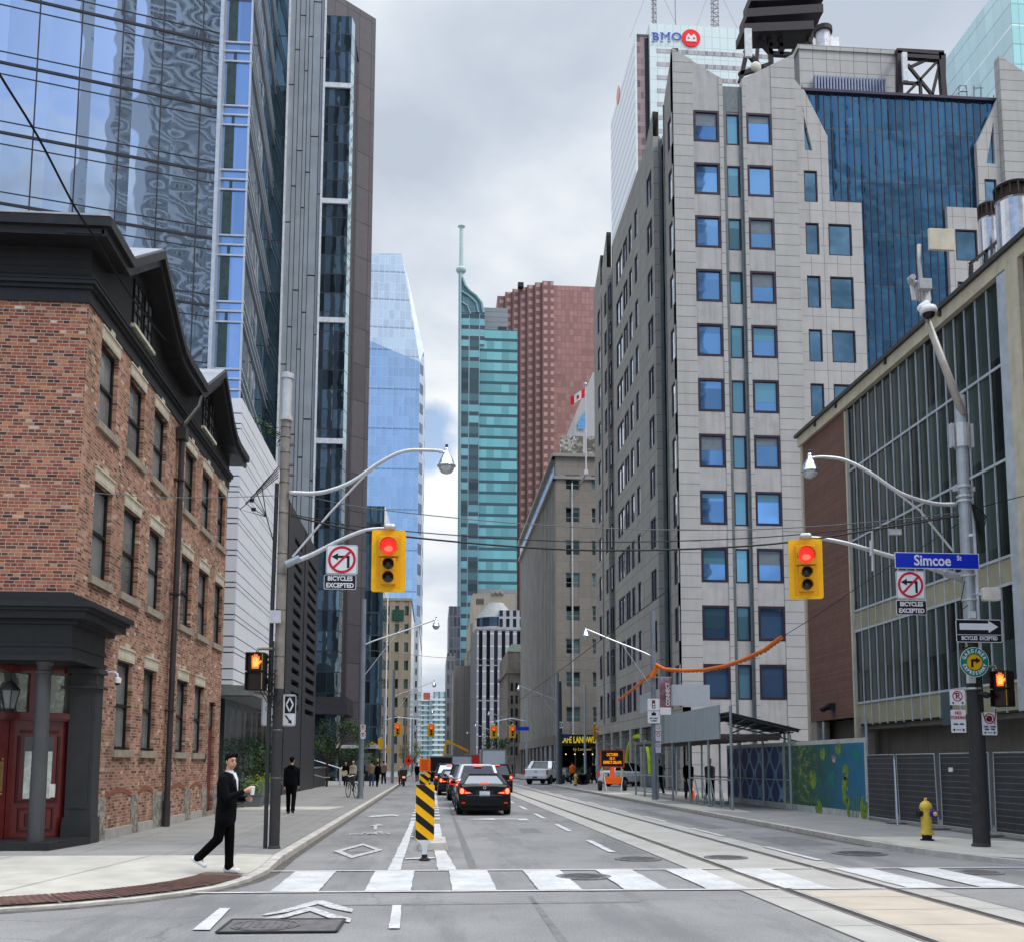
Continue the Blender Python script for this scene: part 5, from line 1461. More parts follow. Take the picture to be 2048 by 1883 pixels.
# silver stacks on its roof
def stack(px0,px1,ptop_,Y,label):
    a,b_ = at(px0,480,Y=Y),at(px1,480,Y=Y); zt = at(px0,ptop_,Y=Y).z; r = (b_.x - a.x) / 2; cx_ = (a.x + b_.x) / 2
    t = thing('exhaust_stack',label,'exhaust stack',(cx_,Y,14.5),'silver exhaust stacks')
    m_ = MB(); m_.lathe([(r * .9,14.4),(r * .9,zt - .5),(r * .96,zt - .45)],(cx_,Y,0),24); m_.build('silver_drum',mat('stainless',(.62,.62,.65),.22,metal=.9,var=.1),t,smooth=False)
    m_ = MB()
    m_.lathe([(r,zt - .45),(r * 1.02,zt - .38),(r * .95,zt - .36)],(cx_,Y,0),24); m_.lathe([(r * .95,zt - .06),(r,zt),(r * .96,zt + .03)],(cx_,Y,0),24)
    for k in range(14):
        an = 2 * math.pi * k / 14; m_.beam((cx_ + r * .93 * math.cos(an),Y + r * .93 * math.sin(an),zt - .4),(cx_ + r * .93 * math.cos(an),Y + r * .93 * math.sin(an),zt),.04)
    m_.lathe([(r * .8,zt - .4),(r * .8,zt)],(cx_,Y,0),16); m_.build('dark_crown',mat('crown_brown',(.06,.045,.04),.6,metal=.3),t)
stack(1960,1998,412,29.5,'smaller silver stack with dark crown half hidden behind its neighbour'); stack(1995,2064,376,27.5,'big silver stack with dark crown at the right edge')
wk = thing('roof_walkway','grey steel walkway stepping along the dark roof edge below the stacks','walkway',(15,30,14.5))
m_ = MB(); 
for (xa,ya),(xb,yb) in (((1940,528),(1975,500)),((1975,500),(2020,462)),((2020,462),(2048,455)),((1942,530),(1942,565)),((1972,502),(1972,535)),((2006,475),(2006,505))):
    m_.beam(at(xa,ya,Y=29),at(xb,yb,Y=29),.10)
m_.build('steps',steel,wk)

# ---------------- stone block across the avenue with the cafe
cb_ = thing('limestone_office_block','beige limestone office block with pleated flank over a corner cafe','office building',(13,108,0))
lime = panel_mat('limestone_wall',(.30,.27,.235),(.19,.17,.15),2.4,1.3,w=.035,uoff=13,var=.08,pv=.12,streak=.25)
x0 = 12.95; ztop = 34.9; YB = 108
wx = [(at(1131,1000,Y=YB).x,at(1159,1000,Y=YB).x),(at(1183,1000,Y=YB).x,at(1183,1000,Y=YB).x + 1.8),(21.5,23.1)]
wr = [at(1140,y,Y=YB).z for y in (949,1014,1079,1144,1210,1276,1342,1412)]
hl = [(a,b_,z - 1.65,z) for a,b_ in wx for z in wr]
m_ = MB(); wall(m_,'y',YB,x0,30,4.6,ztop,hl,.35,1); m_.build('front_wall',lime,cb_)
bl_gl = glass_mat('blind_glass',(.17,.24,.24),metal=.35,rough=.1,wob=.02,panevar=.5,grid=((1,0,0),.9,0,13,1.2,0,0,(0,0,0)))
for a,b_,lo,hi in hl: window(cb_,'y',YB + .12,a,b_,lo,hi,1,.07,mat('pale_frame',(.35,.35,.33),.6),bl_gl,vm=(.5,),hm=(.35,))
m_ = MB(); xm = (wx[0][0] + wx[0][1]) / 2; m_.box(xm - .12,xm + .02,YB - .15,YB + .1,4.6,32); m_.build('white_downpipe',mat('white_pipe',(.6,.6,.6),.5),cb_)
m_ = MB()
n = 30
for k in range(n):
    y = YB + .6 + k * 1.5
    m_.box(x0 - .0,x0 + .5,y,y + .62,4.6,32.45)
m_.box(x0 + .01,x0 + .6,YB + .02,YB + .7,4.6,ztop - .05); m_.box(x0 + .46,x0 + 15,YB + .5,YB + 46,0,32.5)
m_.build('pleated_flank',mat('flank_stone',(.33,.32,.30),.85,var=.15,scale=.5,streak=.3),cb_)
m_ = MB(); 
for k in range(22): 
    y = YB + 1.0 + k * 2.05; m_.box(x0 + .30,x0 + .52,y,y + .9,4.8,32.0)
m_.build('flank_glazing',glass_mat('flank_glass',(.18,.19,.21),metal=.3,rough=.1,wob=.0,panevar=.4),cb_)
m_ = MB(); m_.box(x0 - .25,30,YB - .2,YB + 1,32.45,32.75); m_.box(x0 - .3,x0 + 1,YB,YB + 46,32.45,32.75); m_.box(x0 - .35,30,YB - .3,YB + 1.2,ztop,ztop + .35); m_.box(x0 - .4,x0 + 6,YB,YB + 46,ztop,ztop + .3); m_.build('cornices',mat('grey_cornice',(.33,.32,.30),.7,var=.15),cb_)
a,b_,z1_,z2_ = at(1120,905,Y=YB).x,at(1166,905,Y=YB).x,at(1140,910,Y=YB).z,at(1140,872,Y=YB).z
m_ = MB(); m_.box(a,b_,YB - .06,YB,z1_,z2_); m_.box(at(1173,900,Y=YB).x,30,YB - .06,YB,z1_,z2_); m_.build('penthouse_glass',glass_mat('warm_glass',(.55,.50,.42),metal=.7,rough=.05,wob=.3,wscale=.6,panevar=.2),cb_)
m_ = MB(); m_.box(x0 - .06,x0,YB + .8,YB + 45,32.9,34.7); m_.build('side_clerestory',glass_mat('clerestory',(.50,.58,.60),metal=.7,rough=.05,grid=((0,1,0),1.4,.15,0,50,0,0,(.15,.15,.15))),cb_)
# shop front
m_ = MB(); m_.box(x0 + .1,30,YB + .2,YB + 3,0,4.6); m_.box(x0 + .12,x0 + 2,YB + .2,YB + 44,0,4.6); m_.build('shop_front',glass_mat('cafe_glass',(.03,.035,.035),metal=.3,rough=.08,panevar=.4,grid=((1,1,0),1.9,.15,13,5,0,0,(.05,.05,.05))),cb_)
m_ = MB(); m_.box(x0 - .1,x0 + .5,YB,YB + .9,0,4.6)
for k in range(9): m_.box(x0,x0 + .3,YB + 4 + 5 * k,YB + 4.8 + 5 * k,0,4.6)
m_.box(x0 - .15,x0 + .3,YB + .9,YB + 45,3.7,4.7); m_.build('shop_piers',mat('shop_stone',(.16,.15,.14),.8,var=.15),cb_)
fa = at(1136,1488,Y=YB - .4)
m_ = MB(); m_.box(fa.x - .8,22,YB - .35,YB,3.55,4.75); fas = m_.build('sign_fascia',mat('fascia_black',(.02,.018,.016),.5),cb_)
ysign = mat('sign_yellow',(.75,.55,.06),.5,emit=(.8,.6,.1),es=.25)
lx0,lx1 = at(1127,1490,Y=YB - .4).x,at(1198,1490,Y=YB - .4).x
text_obj('CAFE LANDWER',.92,ysign,'shop_letters',cb_,((lx0 + lx1) / 2 - .25 - 13,-.42,4.17),depth=.03,sx=.60,bold=.03)
m_ = MB(); m_.box(16.4,20.5,YB - .9,YB,3.3,3.5); m_.build('awning',mat('awning_brown',(.05,.03,.02),.7),cb_)
text_obj('by Landwer',.42,mat('script_gold',(.5,.35,.12),.5,emit=(.6,.4,.15),es=.3),'script_letters',cb_,(at(1165,1503,Y=YB - 1).x - 13,-1.0,3.2),depth=.02)
m_ = MB()
for k in range(8):
    m_.ell((14 + k * .95,YB + .12,2.7),.07,.07,.07,8,5)
m_.build('shop_lamps',mat('warm_bulb',(1,.9,.7),.5,emit=(1,.85,.6),es=1.5),cb_)
tl = thing('planter_bushes','leafy planter row in front of the corner cafe','planter',(17,106.5,.1))
LEAF = []
def leaves(mb,c_,rx,ry,rz,n,size,mi=0):
    for _ in range(n):
        u_,v_,w_ = random.gauss(0,.5),random.gauss(0,.5),random.gauss(0,.5)
        q = Vector((c_[0] + u_ * rx,c_[1] + v_ * ry,c_[2] + w_ * rz))
        a = Vector((random.uniform(-1,1),random.uniform(-1,1),random.uniform(-.6,.6))).normalized() * size * random.uniform(.6,1.2)
        b2 = a.cross(Vector((random.uniform(-1,1),random.uniform(-1,1),random.uniform(-1,1)))).normalized() * size * .45
        mb.add([q - a * .5,q + b2 * .5,q + a * .5,q - b2 * .5],[(0,1,2,3)],mi)
leaf_d = mat('leaf_dark',(.022,.062,.020),.6,var=.5,scale=3,spec=.3)
leaf_m = mat('leaf_mid',(.055,.115,.030),.6,var=.4,scale=3,spec=.3)
leaf_l = mat('leaf_lime',(.24,.36,.055),.6,var=.25,scale=5,spec=.3)
m_ = MB(); m_.box(14.5,20,106.2,106.8,.1,.7); m_.build('trough',mat('trough_black',(.02,.02,.02),.6),tl)
m_ = MB()
for k in range(9): leaves(m_,(14.8 + k * .6,106.5,1.0),.35,.3,.45,60,.16,k % 2)
m_.build('foliage',[leaf_d,leaf_m],tl)
# small set-back block with flag between the precast block and the limestone block
sb = thing('setback_block','small pale sloping block behind the flagpole','office building',(18,135,0))
a,b_ = at(1150,850,Y=135),at(1195,850,Y=135)
m_ = MB(); m_.add([(a.x,135,30),(b_.x + 6,135,30),(b_.x + 6,135,at(1190,745,Y=135).z),(b_.x - .6,135,at(1190,745,Y=135).z),(a.x,135,at(1150,830,Y=135).z),(a.x,150,30),(a.x,150,at(1150,830,Y=135).z),(b_.x - .6,150,at(1190,745,Y=135).z)],[(0,1,2,3,4),(0,4,6,5),(4,3,7,6)]); m_.build('walls',mat('pale_grey_wall',(.42,.42,.42),.7,var=.06),sb)
m_ = MB(); m_.add([(at(1156,850,Y=134.8).x,134.8,at(1156,858,Y=134.8).z),(at(1170,850,Y=134.8).x,134.8,at(1170,858,Y=134.8).z),(at(1170,850,Y=134.8).x,134.8,at(1170,822,Y=134.8).z),(at(1156,850,Y=134.8).x,134.8,at(1156,845,Y=134.8).z)],[(0,1,2,3)]); m_.build('blue_window',mat('blue_panel',(.15,.35,.6),.3),sb)
fl = thing('flag_pole','white flagpole with a red and white maple flag on the roof','flagpole',tuple(at(1172,935,Y=104)))
q0,q1 = at(1172,940,Y=104),at(1172,770,Y=104)
m_ = MB(); m_.tube([q0,(q0.x,104,q1.z)],[.09,.05],8); m_.ell((q0.x,104,q1.z + .1),.16,.16,.16); m_.box(q0.x - .2,q0.x + .2,103.8,104.2,q0.z - .5,q0.z); m_.beam((q0.x,104,q0.z - .3),(q0.x,108,q0.z - .3),.15); m_.build('pole',mat('pole_white',(.62,.62,.64),.5),fl)
zt = at(1172,778,Y=104).z
def flagq(mb,s0,s1,t0,t1):
    n = 5
    for k in range(n):
        a0,a1 = s0 + (s1 - s0) * k / n,s0 + (s1 - s0) * (k + 1) / n
        def pt(s_,t_): return (q0.x - .1 - s_ * 1.5,104 - .15 * math.sin(s_ * 5),zt - s_ * .9 - t_ * .95)
        mb.quad(pt(a0,t1),pt(a1,t1),pt(a1,t0),pt(a0,t0))
m_ = MB(); flagq(m_,0,.25,0,1); flagq(m_,.75,1,0,1); flagq(m_,.42,.58,.3,.75); fr_ = m_.build('flag_red',mat('flag_red',(.55,.02,.03),.7),fl)
m_ = MB(); flagq(m_,.25,.42,0,1); flagq(m_,.58,.75,0,1); flagq(m_,.42,.58,0,.3); flagq(m_,.42,.58,.75,1); m_.build('flag_white',mat('flag_white',(.7,.7,.7),.7),fl)

# ---------------- far right hand towers
sg = thing('teal_curved_tower','distant teal glass tower with a curved crown and tall mast','glass tower',(9,400,0))
Y4 = 400
def X4(px): return at(px,1000,Y=Y4).x
teal = glass_mat('teal_tower_glass',(.19,.45,.46),metal=.3,rough=.2,wob=0,panevar=.15,grid=((1,0,0),3.0,0,17,4.55,.0,0,(0,0,0)),bands=(4.55,0,1.25,(.045,.10,.115)))
tealn = glass_mat('teal_balcony_glass',(.16,.34,.36),metal=.3,rough=.25,wob=0,panevar=.45,grid=((1,0,0),4.2,.35,8.5,4.55,0,0,(.25,.33,.36)),bands=(4.55,0,1.7,(.06,.075,.09)))
xa,xb,xc = X4(919),X4(957),X4(1036)
zt1 = at(1000,660,Y=Y4).z
m_ = MB(); m_.box(xb,X4(1034),Y4,Y4 + 30,0,zt1); m_.build('main_glass',teal,sg)
m_ = MB(); m_.box(xa,xb,Y4 - 1.5,Y4 + 30,0,at(940,690,Y=Y4).z); m_.box(xa,X4(967),Y4 - 1.0,Y4 + 25,at(940,690,Y=Y4).z,at(940,627,Y=Y4).z); m_.build('corner_bay',tealn,sg)
cr_ = [(921,560),(926,560),(930,572),(938,582),(950,592),(960,604),(965,617),(967,627),(921,627)]
m_ = MB(); m_.prism([(at(x,y,Y=Y4).x,at(x,y,Y=Y4).z) for x,y in cr_][::-1],Y4 - 1,Y4 + 12,'y'); m_.build('curved_crown',glass_mat('crown_metal',(.10,.19,.22),metal=.4,rough=.4,wob=0,panevar=.15,grid=((1,0,0),2.2,.15,8,2.0,.12,0,(.2,.3,.33))),sg)
m_ = MB(); pts = [at(x,y,Y=Y4 - 1.4) for x,y in ((925,556),(930,570),(940,582),(953,592),(963,605),(967,626))]; m_.tube(pts,.6,6)
pts = [at(x,y,Y=Y4 - 1.4) for x,y in ((923,583),(938,592),(952,605),(957,625))]; m_.tube(pts,.35,6); pts = [at(x,y,Y=Y4 - 1.4) for x,y in ((923,604),(935,612),(941,628))]; m_.tube(pts,.3,6)
m_.tube([(at(918,1450,Y=Y4 - 2).x,Y4 - 2,0),(at(920,548,Y=Y4 - 2).x,Y4 - 2,at(920,548,Y=Y4 - 2).z)],.7,6)
m_.build('crown_ribs',mat('rib_teal',(.24,.36,.38),.4),sg)
m_ = MB(); q0,q1 = at(922,556,Y=Y4),at(922,456,Y=Y4); m_.tube([(q0.x,Y4,q0.z - 2),(q0.x,Y4,at(922,545,Y=Y4).z),(q0.x,Y4,q1.z)],[1.1,.9,.75],8); m_.lathe([(1.7,0),(2.1,.6),(2.1,1.4),(1.5,2)],(q0.x,Y4,at(922,545,Y=Y4).z),12); m_.lathe([(.8,0),(1.6,.5),(.4,1)],(q0.x,Y4,q1.z),8); m_.build('mast',mat('mast_teal',(.42,.52,.52),.5),sg)
m_ = MB(); m_.box(X4(965),X4(1016),Y4 + 5,Y4 + 20,zt1 - 2,at(990,616,Y=Y4 + 5).z); m_.build('grey_plant_room',panel_mat('plant_grey',(.27,.29,.31),(.17,.18,.2),0,2.2,w=.3,var=.04,streak=0),sg)
m_ = MB(); m_.box(X4(996),X4(1014),Y4 + 4.8,Y4 + 5,at(990,660,Y=Y4).z,at(990,643,Y=Y4).z); m_.build('plant_louvre',mat('louvre_dark',(.06,.06,.07),.6),sg)
m_ = MB(); zz_ = at(1000,1178,Y=Y4).z; m_.box(xb,X4(1034),Y4 - .8,Y4 + 1,0,zz_); m_.build('stone_podium',mat('podium_grey',(.30,.31,.31),.7),sg)
# red granite tower
rg = thing('red_granite_tower','distant red granite tower with stepped chevron edges','office tower',(45,450,0))
Y5 = 450
redgl = glass_mat('red_granite_grid',(.40,.205,.18),metal=.35,rough=.25,wob=0,panevar=.12,grid=((1,0,0),1.9,.34,0,3.1,.5,0,(.24,.11,.095)))
redst,nt,p = base_mat('red_granite_stone')
pos = wpos(nt); s = N(nt,'ShaderNodeSeparateXYZ'); lk(nt,pos,s.inputs[0])
l = lines(nt,s.outputs[2],3.9,1.7,0)
lu = lines(nt,udot(nt,pos,(1,0,0)),3.27,1.75,.4)
hi = ramp(nt,[(0.0,(.12,.045,.038)),(.5,(.50,.27,.23)),(1.0,(.66,.42,.36))],mth(nt,'DIVIDE',s.outputs[2],225.0)).outputs[0]
wnz = noise(nt,.12,3,.5,pos)
lk(nt,mix(nt,mth(nt,'MULTIPLY',mth(nt,'MULTIPLY',l,lu),1.0),(.19,.085,.075),(.46,.27,.23)),p.inputs['Base Color']); p.inputs['Roughness'].default_value = .45
m_ = MB()
for i,(px,py) in enumerate(((993,592),(1009,584),(1024,578),(1039,574),(1054,570),(1070,565),(1085,562))):
    a,b_ = at(px,1000,Y=Y5 + 12 - i * 2),at((px + 16) if i < 6 else 1108,1000,Y=Y5 + 12 - i * 2)
    m_.box(a.x,b_.x,Y5 + 12 - i * 2,Y5 + 40,0,at(px,py,Y=Y5 + 12 - i * 2).z)
m_.build('stepped_edge',redst,rg)
a,b_ = at(1106,1000,Y=Y5 + 2).x,at(1230,1000,Y=Y5 + 2).x
m_ = MB(); m_.box(a,b_,Y5 + 2,Y5 + 40,0,at(1110,571,Y=Y5 + 2).z); m_.build('grid_face',redgl,rg)
m_ = MB(); q = at(1041,573,Y=Y5 + 4); m_.box(q.x - 1.2,q.x + 1.4,Y5 + 3,Y5 + 6,q.z - .5,q.z + 1.6); m_.build('roof_vent',steel,rg)
# striped building with drum top
so = striped_block('striped_office_block','striped grey office block with a stepped round drum on top','office building',at(953,1400,Y=190).x,at(1060,1400,Y=190).x,190,40,at(1000,1258,Y=190).z,(.36,.36,.38),(.02,.025,.05),1.28,.70,6.6,6.4,wallmat=panel_mat('banded_pier',(.36,.36,.38),(.6,.61,.64),0,2.35,w=.26,streak=.1))
xs0 = at(953,1400,Y=190).x
m_ = MB(); xl_ = at(941,1400,Y=198).x; m_.prism([(xl_,200),(xs0,190),(xs0 + .5,190.5),(xs0 + .5,205)],0,at(950,1262,Y=195).z,'z'); m_.build('side_wall',mat('side_grey',(.22,.22,.235),.7),so)
m_ = MB(); cxd,rd = at(992,1250,Y=195).x,4.0
prof_ = []
for k in range(6):
    r_ = rd * (1 - .115 * k); z_ = 29.2 + k * .52; prof_ += [(r_,z_),(r_,z_ + .2),(r_ * .90,z_ + .22),(r_ * .90,z_ + .52)]
m_.lathe([(rd,27.0),(rd,27.4)] ,(cxd,195,0),32); m_.lathe(prof_,(cxd,195,0),32); m_.build('drum_rings',mat('drum_pale',(.50,.51,.50),.6),so,smooth=False)
m_ = MB(); m_.lathe([(rd * .97,27.3),(rd * .97,29.2)],(cxd,195,0),32); m_.build('drum_glass',glass_mat('drum_glass',(.04,.07,.11),metal=.5,rough=.06,panevar=.3),so)
m_ = MB(); m_.box(cxd + .3,at(1060,1250,Y=190.5).x,190.6,205,26.9,30.4); m_.build('upper_block',glass_mat('upper_blk',(.03,.04,.07),metal=.4,rough=.1,grid=((1,0,0),1.28,.62,8,2.6,.4,.4,(.38,.38,.40))),so)
dt = thing('art_deco_tower','beige art deco stone tower behind the drum topped block','office tower',(9,240,0))
Y6 = 240; m_ = MB()
m_.box(at(945,1300,Y=Y6).x,at(1030,1300,Y=Y6).x,Y6,Y6 + 20,0,at(960,1186,Y=Y6).z); m_.box(at(938,1300,Y=Y6).x,at(946,1300,Y=Y6).x,Y6 + .5,Y6 + 20,0,at(940,1245,Y=Y6).z); m_.box(at(933,1300,Y=Y6).x,at(940,1300,Y=Y6).x,Y6 + 1,Y6 + 20,0,at(936,1300,Y=Y6).z)
m_.build('stone_shaft',mat('deco_stone',(.33,.29,.24),.85,var=.12,scale=.15,streak=.3),dt)
m_ = MB()
for x in (954,958,962,966): q = at(x,1200,Y=Y6 - .1); m_.box(q.x - .12,q.x + .12,Y6 - .1,Y6,q.z - .9,q.z + .5)
m_.build('slit_windows',dark_m,dt)
m_ = MB()
for k in range(5):
    q = at(986 + k * 4.5,1186 - (3 if k % 2 else 0),Y=Y6); m_.ell((q.x,Y6,q.z),.45,.4,.6,8,5)
m_.build('crown_fans',mat('fan_stone',(.2,.19,.17),.8),dt)
dd_ = thing('beige_stone_block','plain beige stone block below the teal tower','office building',(5,215,0))
Y7 = 215; m_ = MB(); m_.box(at(908,1400,Y=Y7).x,at(945,1400,Y=Y7).x,Y7,Y7 + 30,0,at(925,1330,Y=Y7).z)
m_.build('stone_wall',panel_mat('beige_wall',(.34,.305,.26),(.24,.21,.18),1.6,0,w=.12,var=.08,streak=.3),dd_)
sl_ = thing('dark_slim_tower','slim dark tower at the right edge of the sky gap','office tower',(6,300,0))
Y8 = 300; m_ = MB(); m_.box(at(897,1300,Y=Y8).x,at(920,1300,Y=Y8).x,Y8,Y8 + 30,0,at(900,1211,Y=Y8).z); m_.build('dark_wall',glass_mat('dark_slim',(.07,.08,.10),metal=.2,rough=.3,wob=0,panevar=.3,grid=((1,0,0),1.1,.3,0,3.2,.5,0,(.10,.11,.13))),sl_)
gl_ = thing('grey_tower_strip','narrow grey stone tower below the dark slim tower','office tower',(4,250,0))
Y9 = 250; m_ = MB(); m_.box(at(893,1400,Y=Y9).x,at(910,1400,Y=Y9).x,Y9,Y9 + 30,0,at(900,1305,Y=Y9).z); m_.build('grey_wall',glass_mat('grey_strip',(.10,.11,.12),metal=.1,rough=.5,wob=0,panevar=.3,grid=((1,0,0),1.0,.45,0,3.4,1.2,0,(.30,.30,.30))),gl_)
ob = thing('ornate_stone_hall','low ornate brown stone hall with a green roof patch','stone building',(13,165,0))
Ya = 160; a,b_ = at(1015,1400,Y=Ya).x,at(1046,1400,Y=Ya).x
m_ = MB(); m_.box(a,b_ + 2,Ya,Ya + 20,0,at(1020,1300,Y=Ya).z); m_.box(a - .3,b_ + 2,Ya - .3,Ya + 20,at(1020,1345,Y=Ya).z,at(1020,1338,Y=Ya).z); m_.box(a + .4,b_,Ya + .3,Ya + 6,10,at(1020,1290,Y=Ya).z)
m_.build('stone_walls',mat('brown_hall_stone',(.19,.17,.145),.85,var=.35,scale=.6,streak=.4),ob)
m_ = MB(); m_.prism([(a + .1,at(1020,1302,Y=Ya).z),(b_ + 1,at(1020,1302,Y=Ya).z),(b_ + .2,at(1020,1287,Y=Ya).z),(a + .6,at(1020,1287,Y=Ya).z)],Ya - .1,Ya + 8,'y'); m_.build('green_roof',mat('verdigris',(.34,.42,.34),.7),ob)
m_ = MB()
for k in range(3):
    for j in range(6): m_.box(a + .5 + k * .75,a + .85 + k * .75,Ya - .05,Ya,3 + j * 2.0,4.3 + j * 2.0)
m_.build('dark_windows',dark_m,ob)

# ---------------- concrete tower behind the camera, mirrored in the left tower
mt = thing('mirrored_apartment_tower','grey apartment tower seen warped in the mirror glass of the left tower','apartment tower',(27,-75,0))
m_ = MB(); m_.box(13,50,-95,-70,0,150); m_.build('slab',glass_mat('mirrored_slab',(.16,.20,.24),metal=.3,rough=.2,wob=0,panevar=.4,grid=((1,0,0),2.6,.9,0,3.0,1.2,0,(.44,.46,.50))),mt)
m_ = MB()
for k in range(48): m_.box(12.3,50.5,-70.0,-68.6,3 + k * 3.1,3.9 + k * 3.1)
m_.build('balcony_bands',mat('balcony_concrete',(.42,.44,.46),.8),mt)
# ================================================================ STREET FURNITURE
galv = mat('galvanised_steel',(.36,.39,.42),.45,metal=.5,var=.12,scale=5,streak=.2)
galv_l = mat('pale_galvanised',(.52,.53,.54),.4,metal=.5,var=.12,scale=6)
polepaint = mat('dark_pole_wrap',(.050,.048,.050),.75,var=.25,scale=6,bump=.4,streak=.3)
rustpole = mat('rusting_pole',(.22,.20,.18),.8,var=.25,scale=4,bump=.4,streak=.5)
sigyel = mat('signal_yellow',(.82,.44,.010),.45,var=.08,scale=4)
sighouse = mat('signal_housing',(.66,.33,.045),.5,var=.10,scale=8)
black = mat('matte_black',(.014,.014,.016),.6,var=.2)
white = mat('sign_white',(.62,.63,.66),.5,var=.05)
signblack = mat('sign_black',(.014,.014,.022),.5,var=.1)
signred = mat('sign_red',(.42,.022,.035),.5,var=.1)
lens_off = mat('dark_lens',(.035,.028,.025),.25,spec=.6)
redglow,nt,p = base_mat('red_signal_light')
s_ = N(nt,'ShaderNodeTexCoord')
sp_ = N(nt,'ShaderNodeSeparateXYZ'); lk(nt,s_.outputs['Object'],sp_.inputs[0])
p.inputs['Base Color'].default_value = (.6,.01,.01,1)
p.inputs['Emission Color'].default_value = (1,.03,.025,1)
p.inputs['Emission Strength'].default_value = 1.1
hotglow = mat('hot_red_core',(.8,.1,.05),.4,emit=(1,.16,.10),es=1.25)
handglow = mat('orange_hand_light',(.9,.15,.03),.4,emit=(1,.12,.02),es=1.6)
handcore = mat('orange_hand_core',(1,.35,.1),.4,emit=(1,.36,.08),es=1.7)

def rrect(w,h,r,n=4):
    pts = []
    for cx,cz,a0 in ((w / 2 - r,h / 2 - r,0),(-w / 2 + r,h / 2 - r,90),(-w / 2 + r,-h / 2 + r,180),(w / 2 - r,-h / 2 + r,270)):
        for k in range(n + 1):
            a = R(a0 + 90 * k / n); pts.append((cx + r * math.cos(a),cz + r * math.sin(a)))
    return pts
def plate(mb,w,h,r=.04,y0=0,y1=.004,c=(0,0),mi=0):
    return mb.prism([(x + c[0],z + c[1]) for x,z in rrect(w,h,r)],y0,y1,'y',mi)
def bar(mb,a,b_,w,y,t=.002,mi=0):
    a,b_ = Vector(a),Vector(b_); d = (b_ - a).normalized(); n = Vector((-d.y,d.x)) * w / 2
    return mb.prism([tuple(a - n),tuple(b_ - n),tuple(b_ + n),tuple(a + n)],y,y + t,'y',mi)

def signal(label,loc,name='traffic_signal',group='overhead traffic signals with yellow backplates'):
    t = thing(name,label,'traffic light',loc,group,world=False)
    m_ = MB(); plate(m_,.65,1.20,.05,.0,.03); m_.build('backplate',sigyel,t)
    m_ = MB(); plate(m_,.47,1.04,.03,-.006,.0); m_.build('inner_panel',mat('signal_yellow_inner',(.74,.37,.008),.5,var=.08),t)
    for i,(z,r,hw) in enumerate(((.262,.155,.195),(-.075,.103,.14),(-.33,.103,.14))):
        m_ = MB(); m_.box(-hw,hw,-.10,-.004,z - hw * .98,z + hw * .98 if i == 0 else z + .118)
        h_ = m_.build('lamp_housing',sighouse,t,bevel=.008)
        m_ = MB(); m_.lathe([(r,-.108),(r * .98,-.10),(r * .8,-.12 - .01),(0.001,-.135)] if i else [(r,-.106),(r,-.112),(r * .85,-.125),(.001,-.14)],(0,0,z),28,'y')
        m_.build('lens',redglow if i == 0 else lens_off,h_,smooth=True)
        if i == 0:
            m_ = MB(); m_.ell((0,-.135,z - .05),.085,.012,.06,16,8); m_.build('bright_spot',hotglow,h_,smooth=True)
        m_ = MB()
        n = 18
        for k in range(n):
            a0,a1 = R(-20 + 220 * k / n),R(-20 + 220 * (k + 1) / n)
            q = [(r * 1.04 * math.cos(a),z + r * 1.04 * math.sin(a)) for a in (a0,a1)]
            m_.add([(q[0][0],-.10,q[0][1]),(q[1][0],-.10,q[1][1]),(q[1][0],-.27 if True else 0,q[1][1] - .012),(q[0][0],-.27,q[0][1] - .012),(q[0][0] * 1.05,-.10,q[0][1] + .004),(q[1][0] * 1.05,-.10,q[1][1] + .004),(q[1][0] * 1.05,-.27,q[1][1] - .008),(q[0][0] * 1.05,-.27,q[0][1] - .008)],[(0,1,2,3),(7,6,5,4),(3,2,6,7)])
        m_.build('visor',mat('visor_dark_yellow',(.45,.22,.03),.6),h_)
    m_ = MB(); m_.cap((-.05,-.02,.66),(.07,-.02,.66),.055,.06); m_.build('top_bracket',galv_l,t)
    return t
s1 = signal('hanging yellow backed signal showing red on the left pole arm',(-.89,19.4,5.55))
s2 = dup(s1,'hanging yellow backed signal showing red left of the blue street sign',(7.31,19.45,5.545),rotz=R(-14))
far_sig = [((-3.35,97,4.85),'small red signal left of the orange diamond sign'),((-.2,99,4.85),'small red signal over the end of the queue on the left'),
           ((5.75,98,4.72),'small red signal over the white box truck'),((7.55,98,4.75),'small red signal beside the far blue street sign')]
for l_,lab in far_sig: dup(s1,lab,l_)
dup(s1,'small yellow signal seen side-on above the orange message board',(at(1189,1455,Y=84).x,84,at(1189,1465,Y=84).z),rotz=R(70),scale=1.15)
dup(s1,'back of a small yellow signal over the left crowd',(at(762,1486,Y=100).x,100,at(762,1486,Y=100).z),rotz=R(180),scale=.9)

def street_pole(name,label,loc,h,r0,r1,m_low,m_top,split,group='utility poles along both kerbs'):
    t = thing(name,label,'pole',loc,group,world=False)
    m_ = MB(); rs = r0 + (r1 - r0) * split / h
    m_.lathe([(r0 * 1.02,0),(rs,split)],n=16); m_.lathe([(r0 * 1.25,0),(r0 * 1.2,.03),(r0 * 1.02,.06)],n=16)
    m_.build('painted_base',m_low,t,smooth=False)
    m_ = MB(); m_.lathe([(rs,split),(r1,h)],n=16); m_.build('shaft',m_top,t,smooth=False)
    return t
pL = street_pole('utility_pole','rust-stained pole carrying the left signal arm beside the man in the suit',(-2.95,19.76,KZ),8.4,.098,.092,polepaint,rustpole,3.0)
m_ = MB(); m_.lathe([(.105,8.3),(.105,9.15),(.11,9.16),(.0,9.2)],n=18); m_.lathe([(.135,9.1),(.135,9.2),(.05,9.24)],n=18); m_.lathe([(.13,8.25),(.13,8.35)],n=18); m_.build('metal_cap',galv_l,pL)
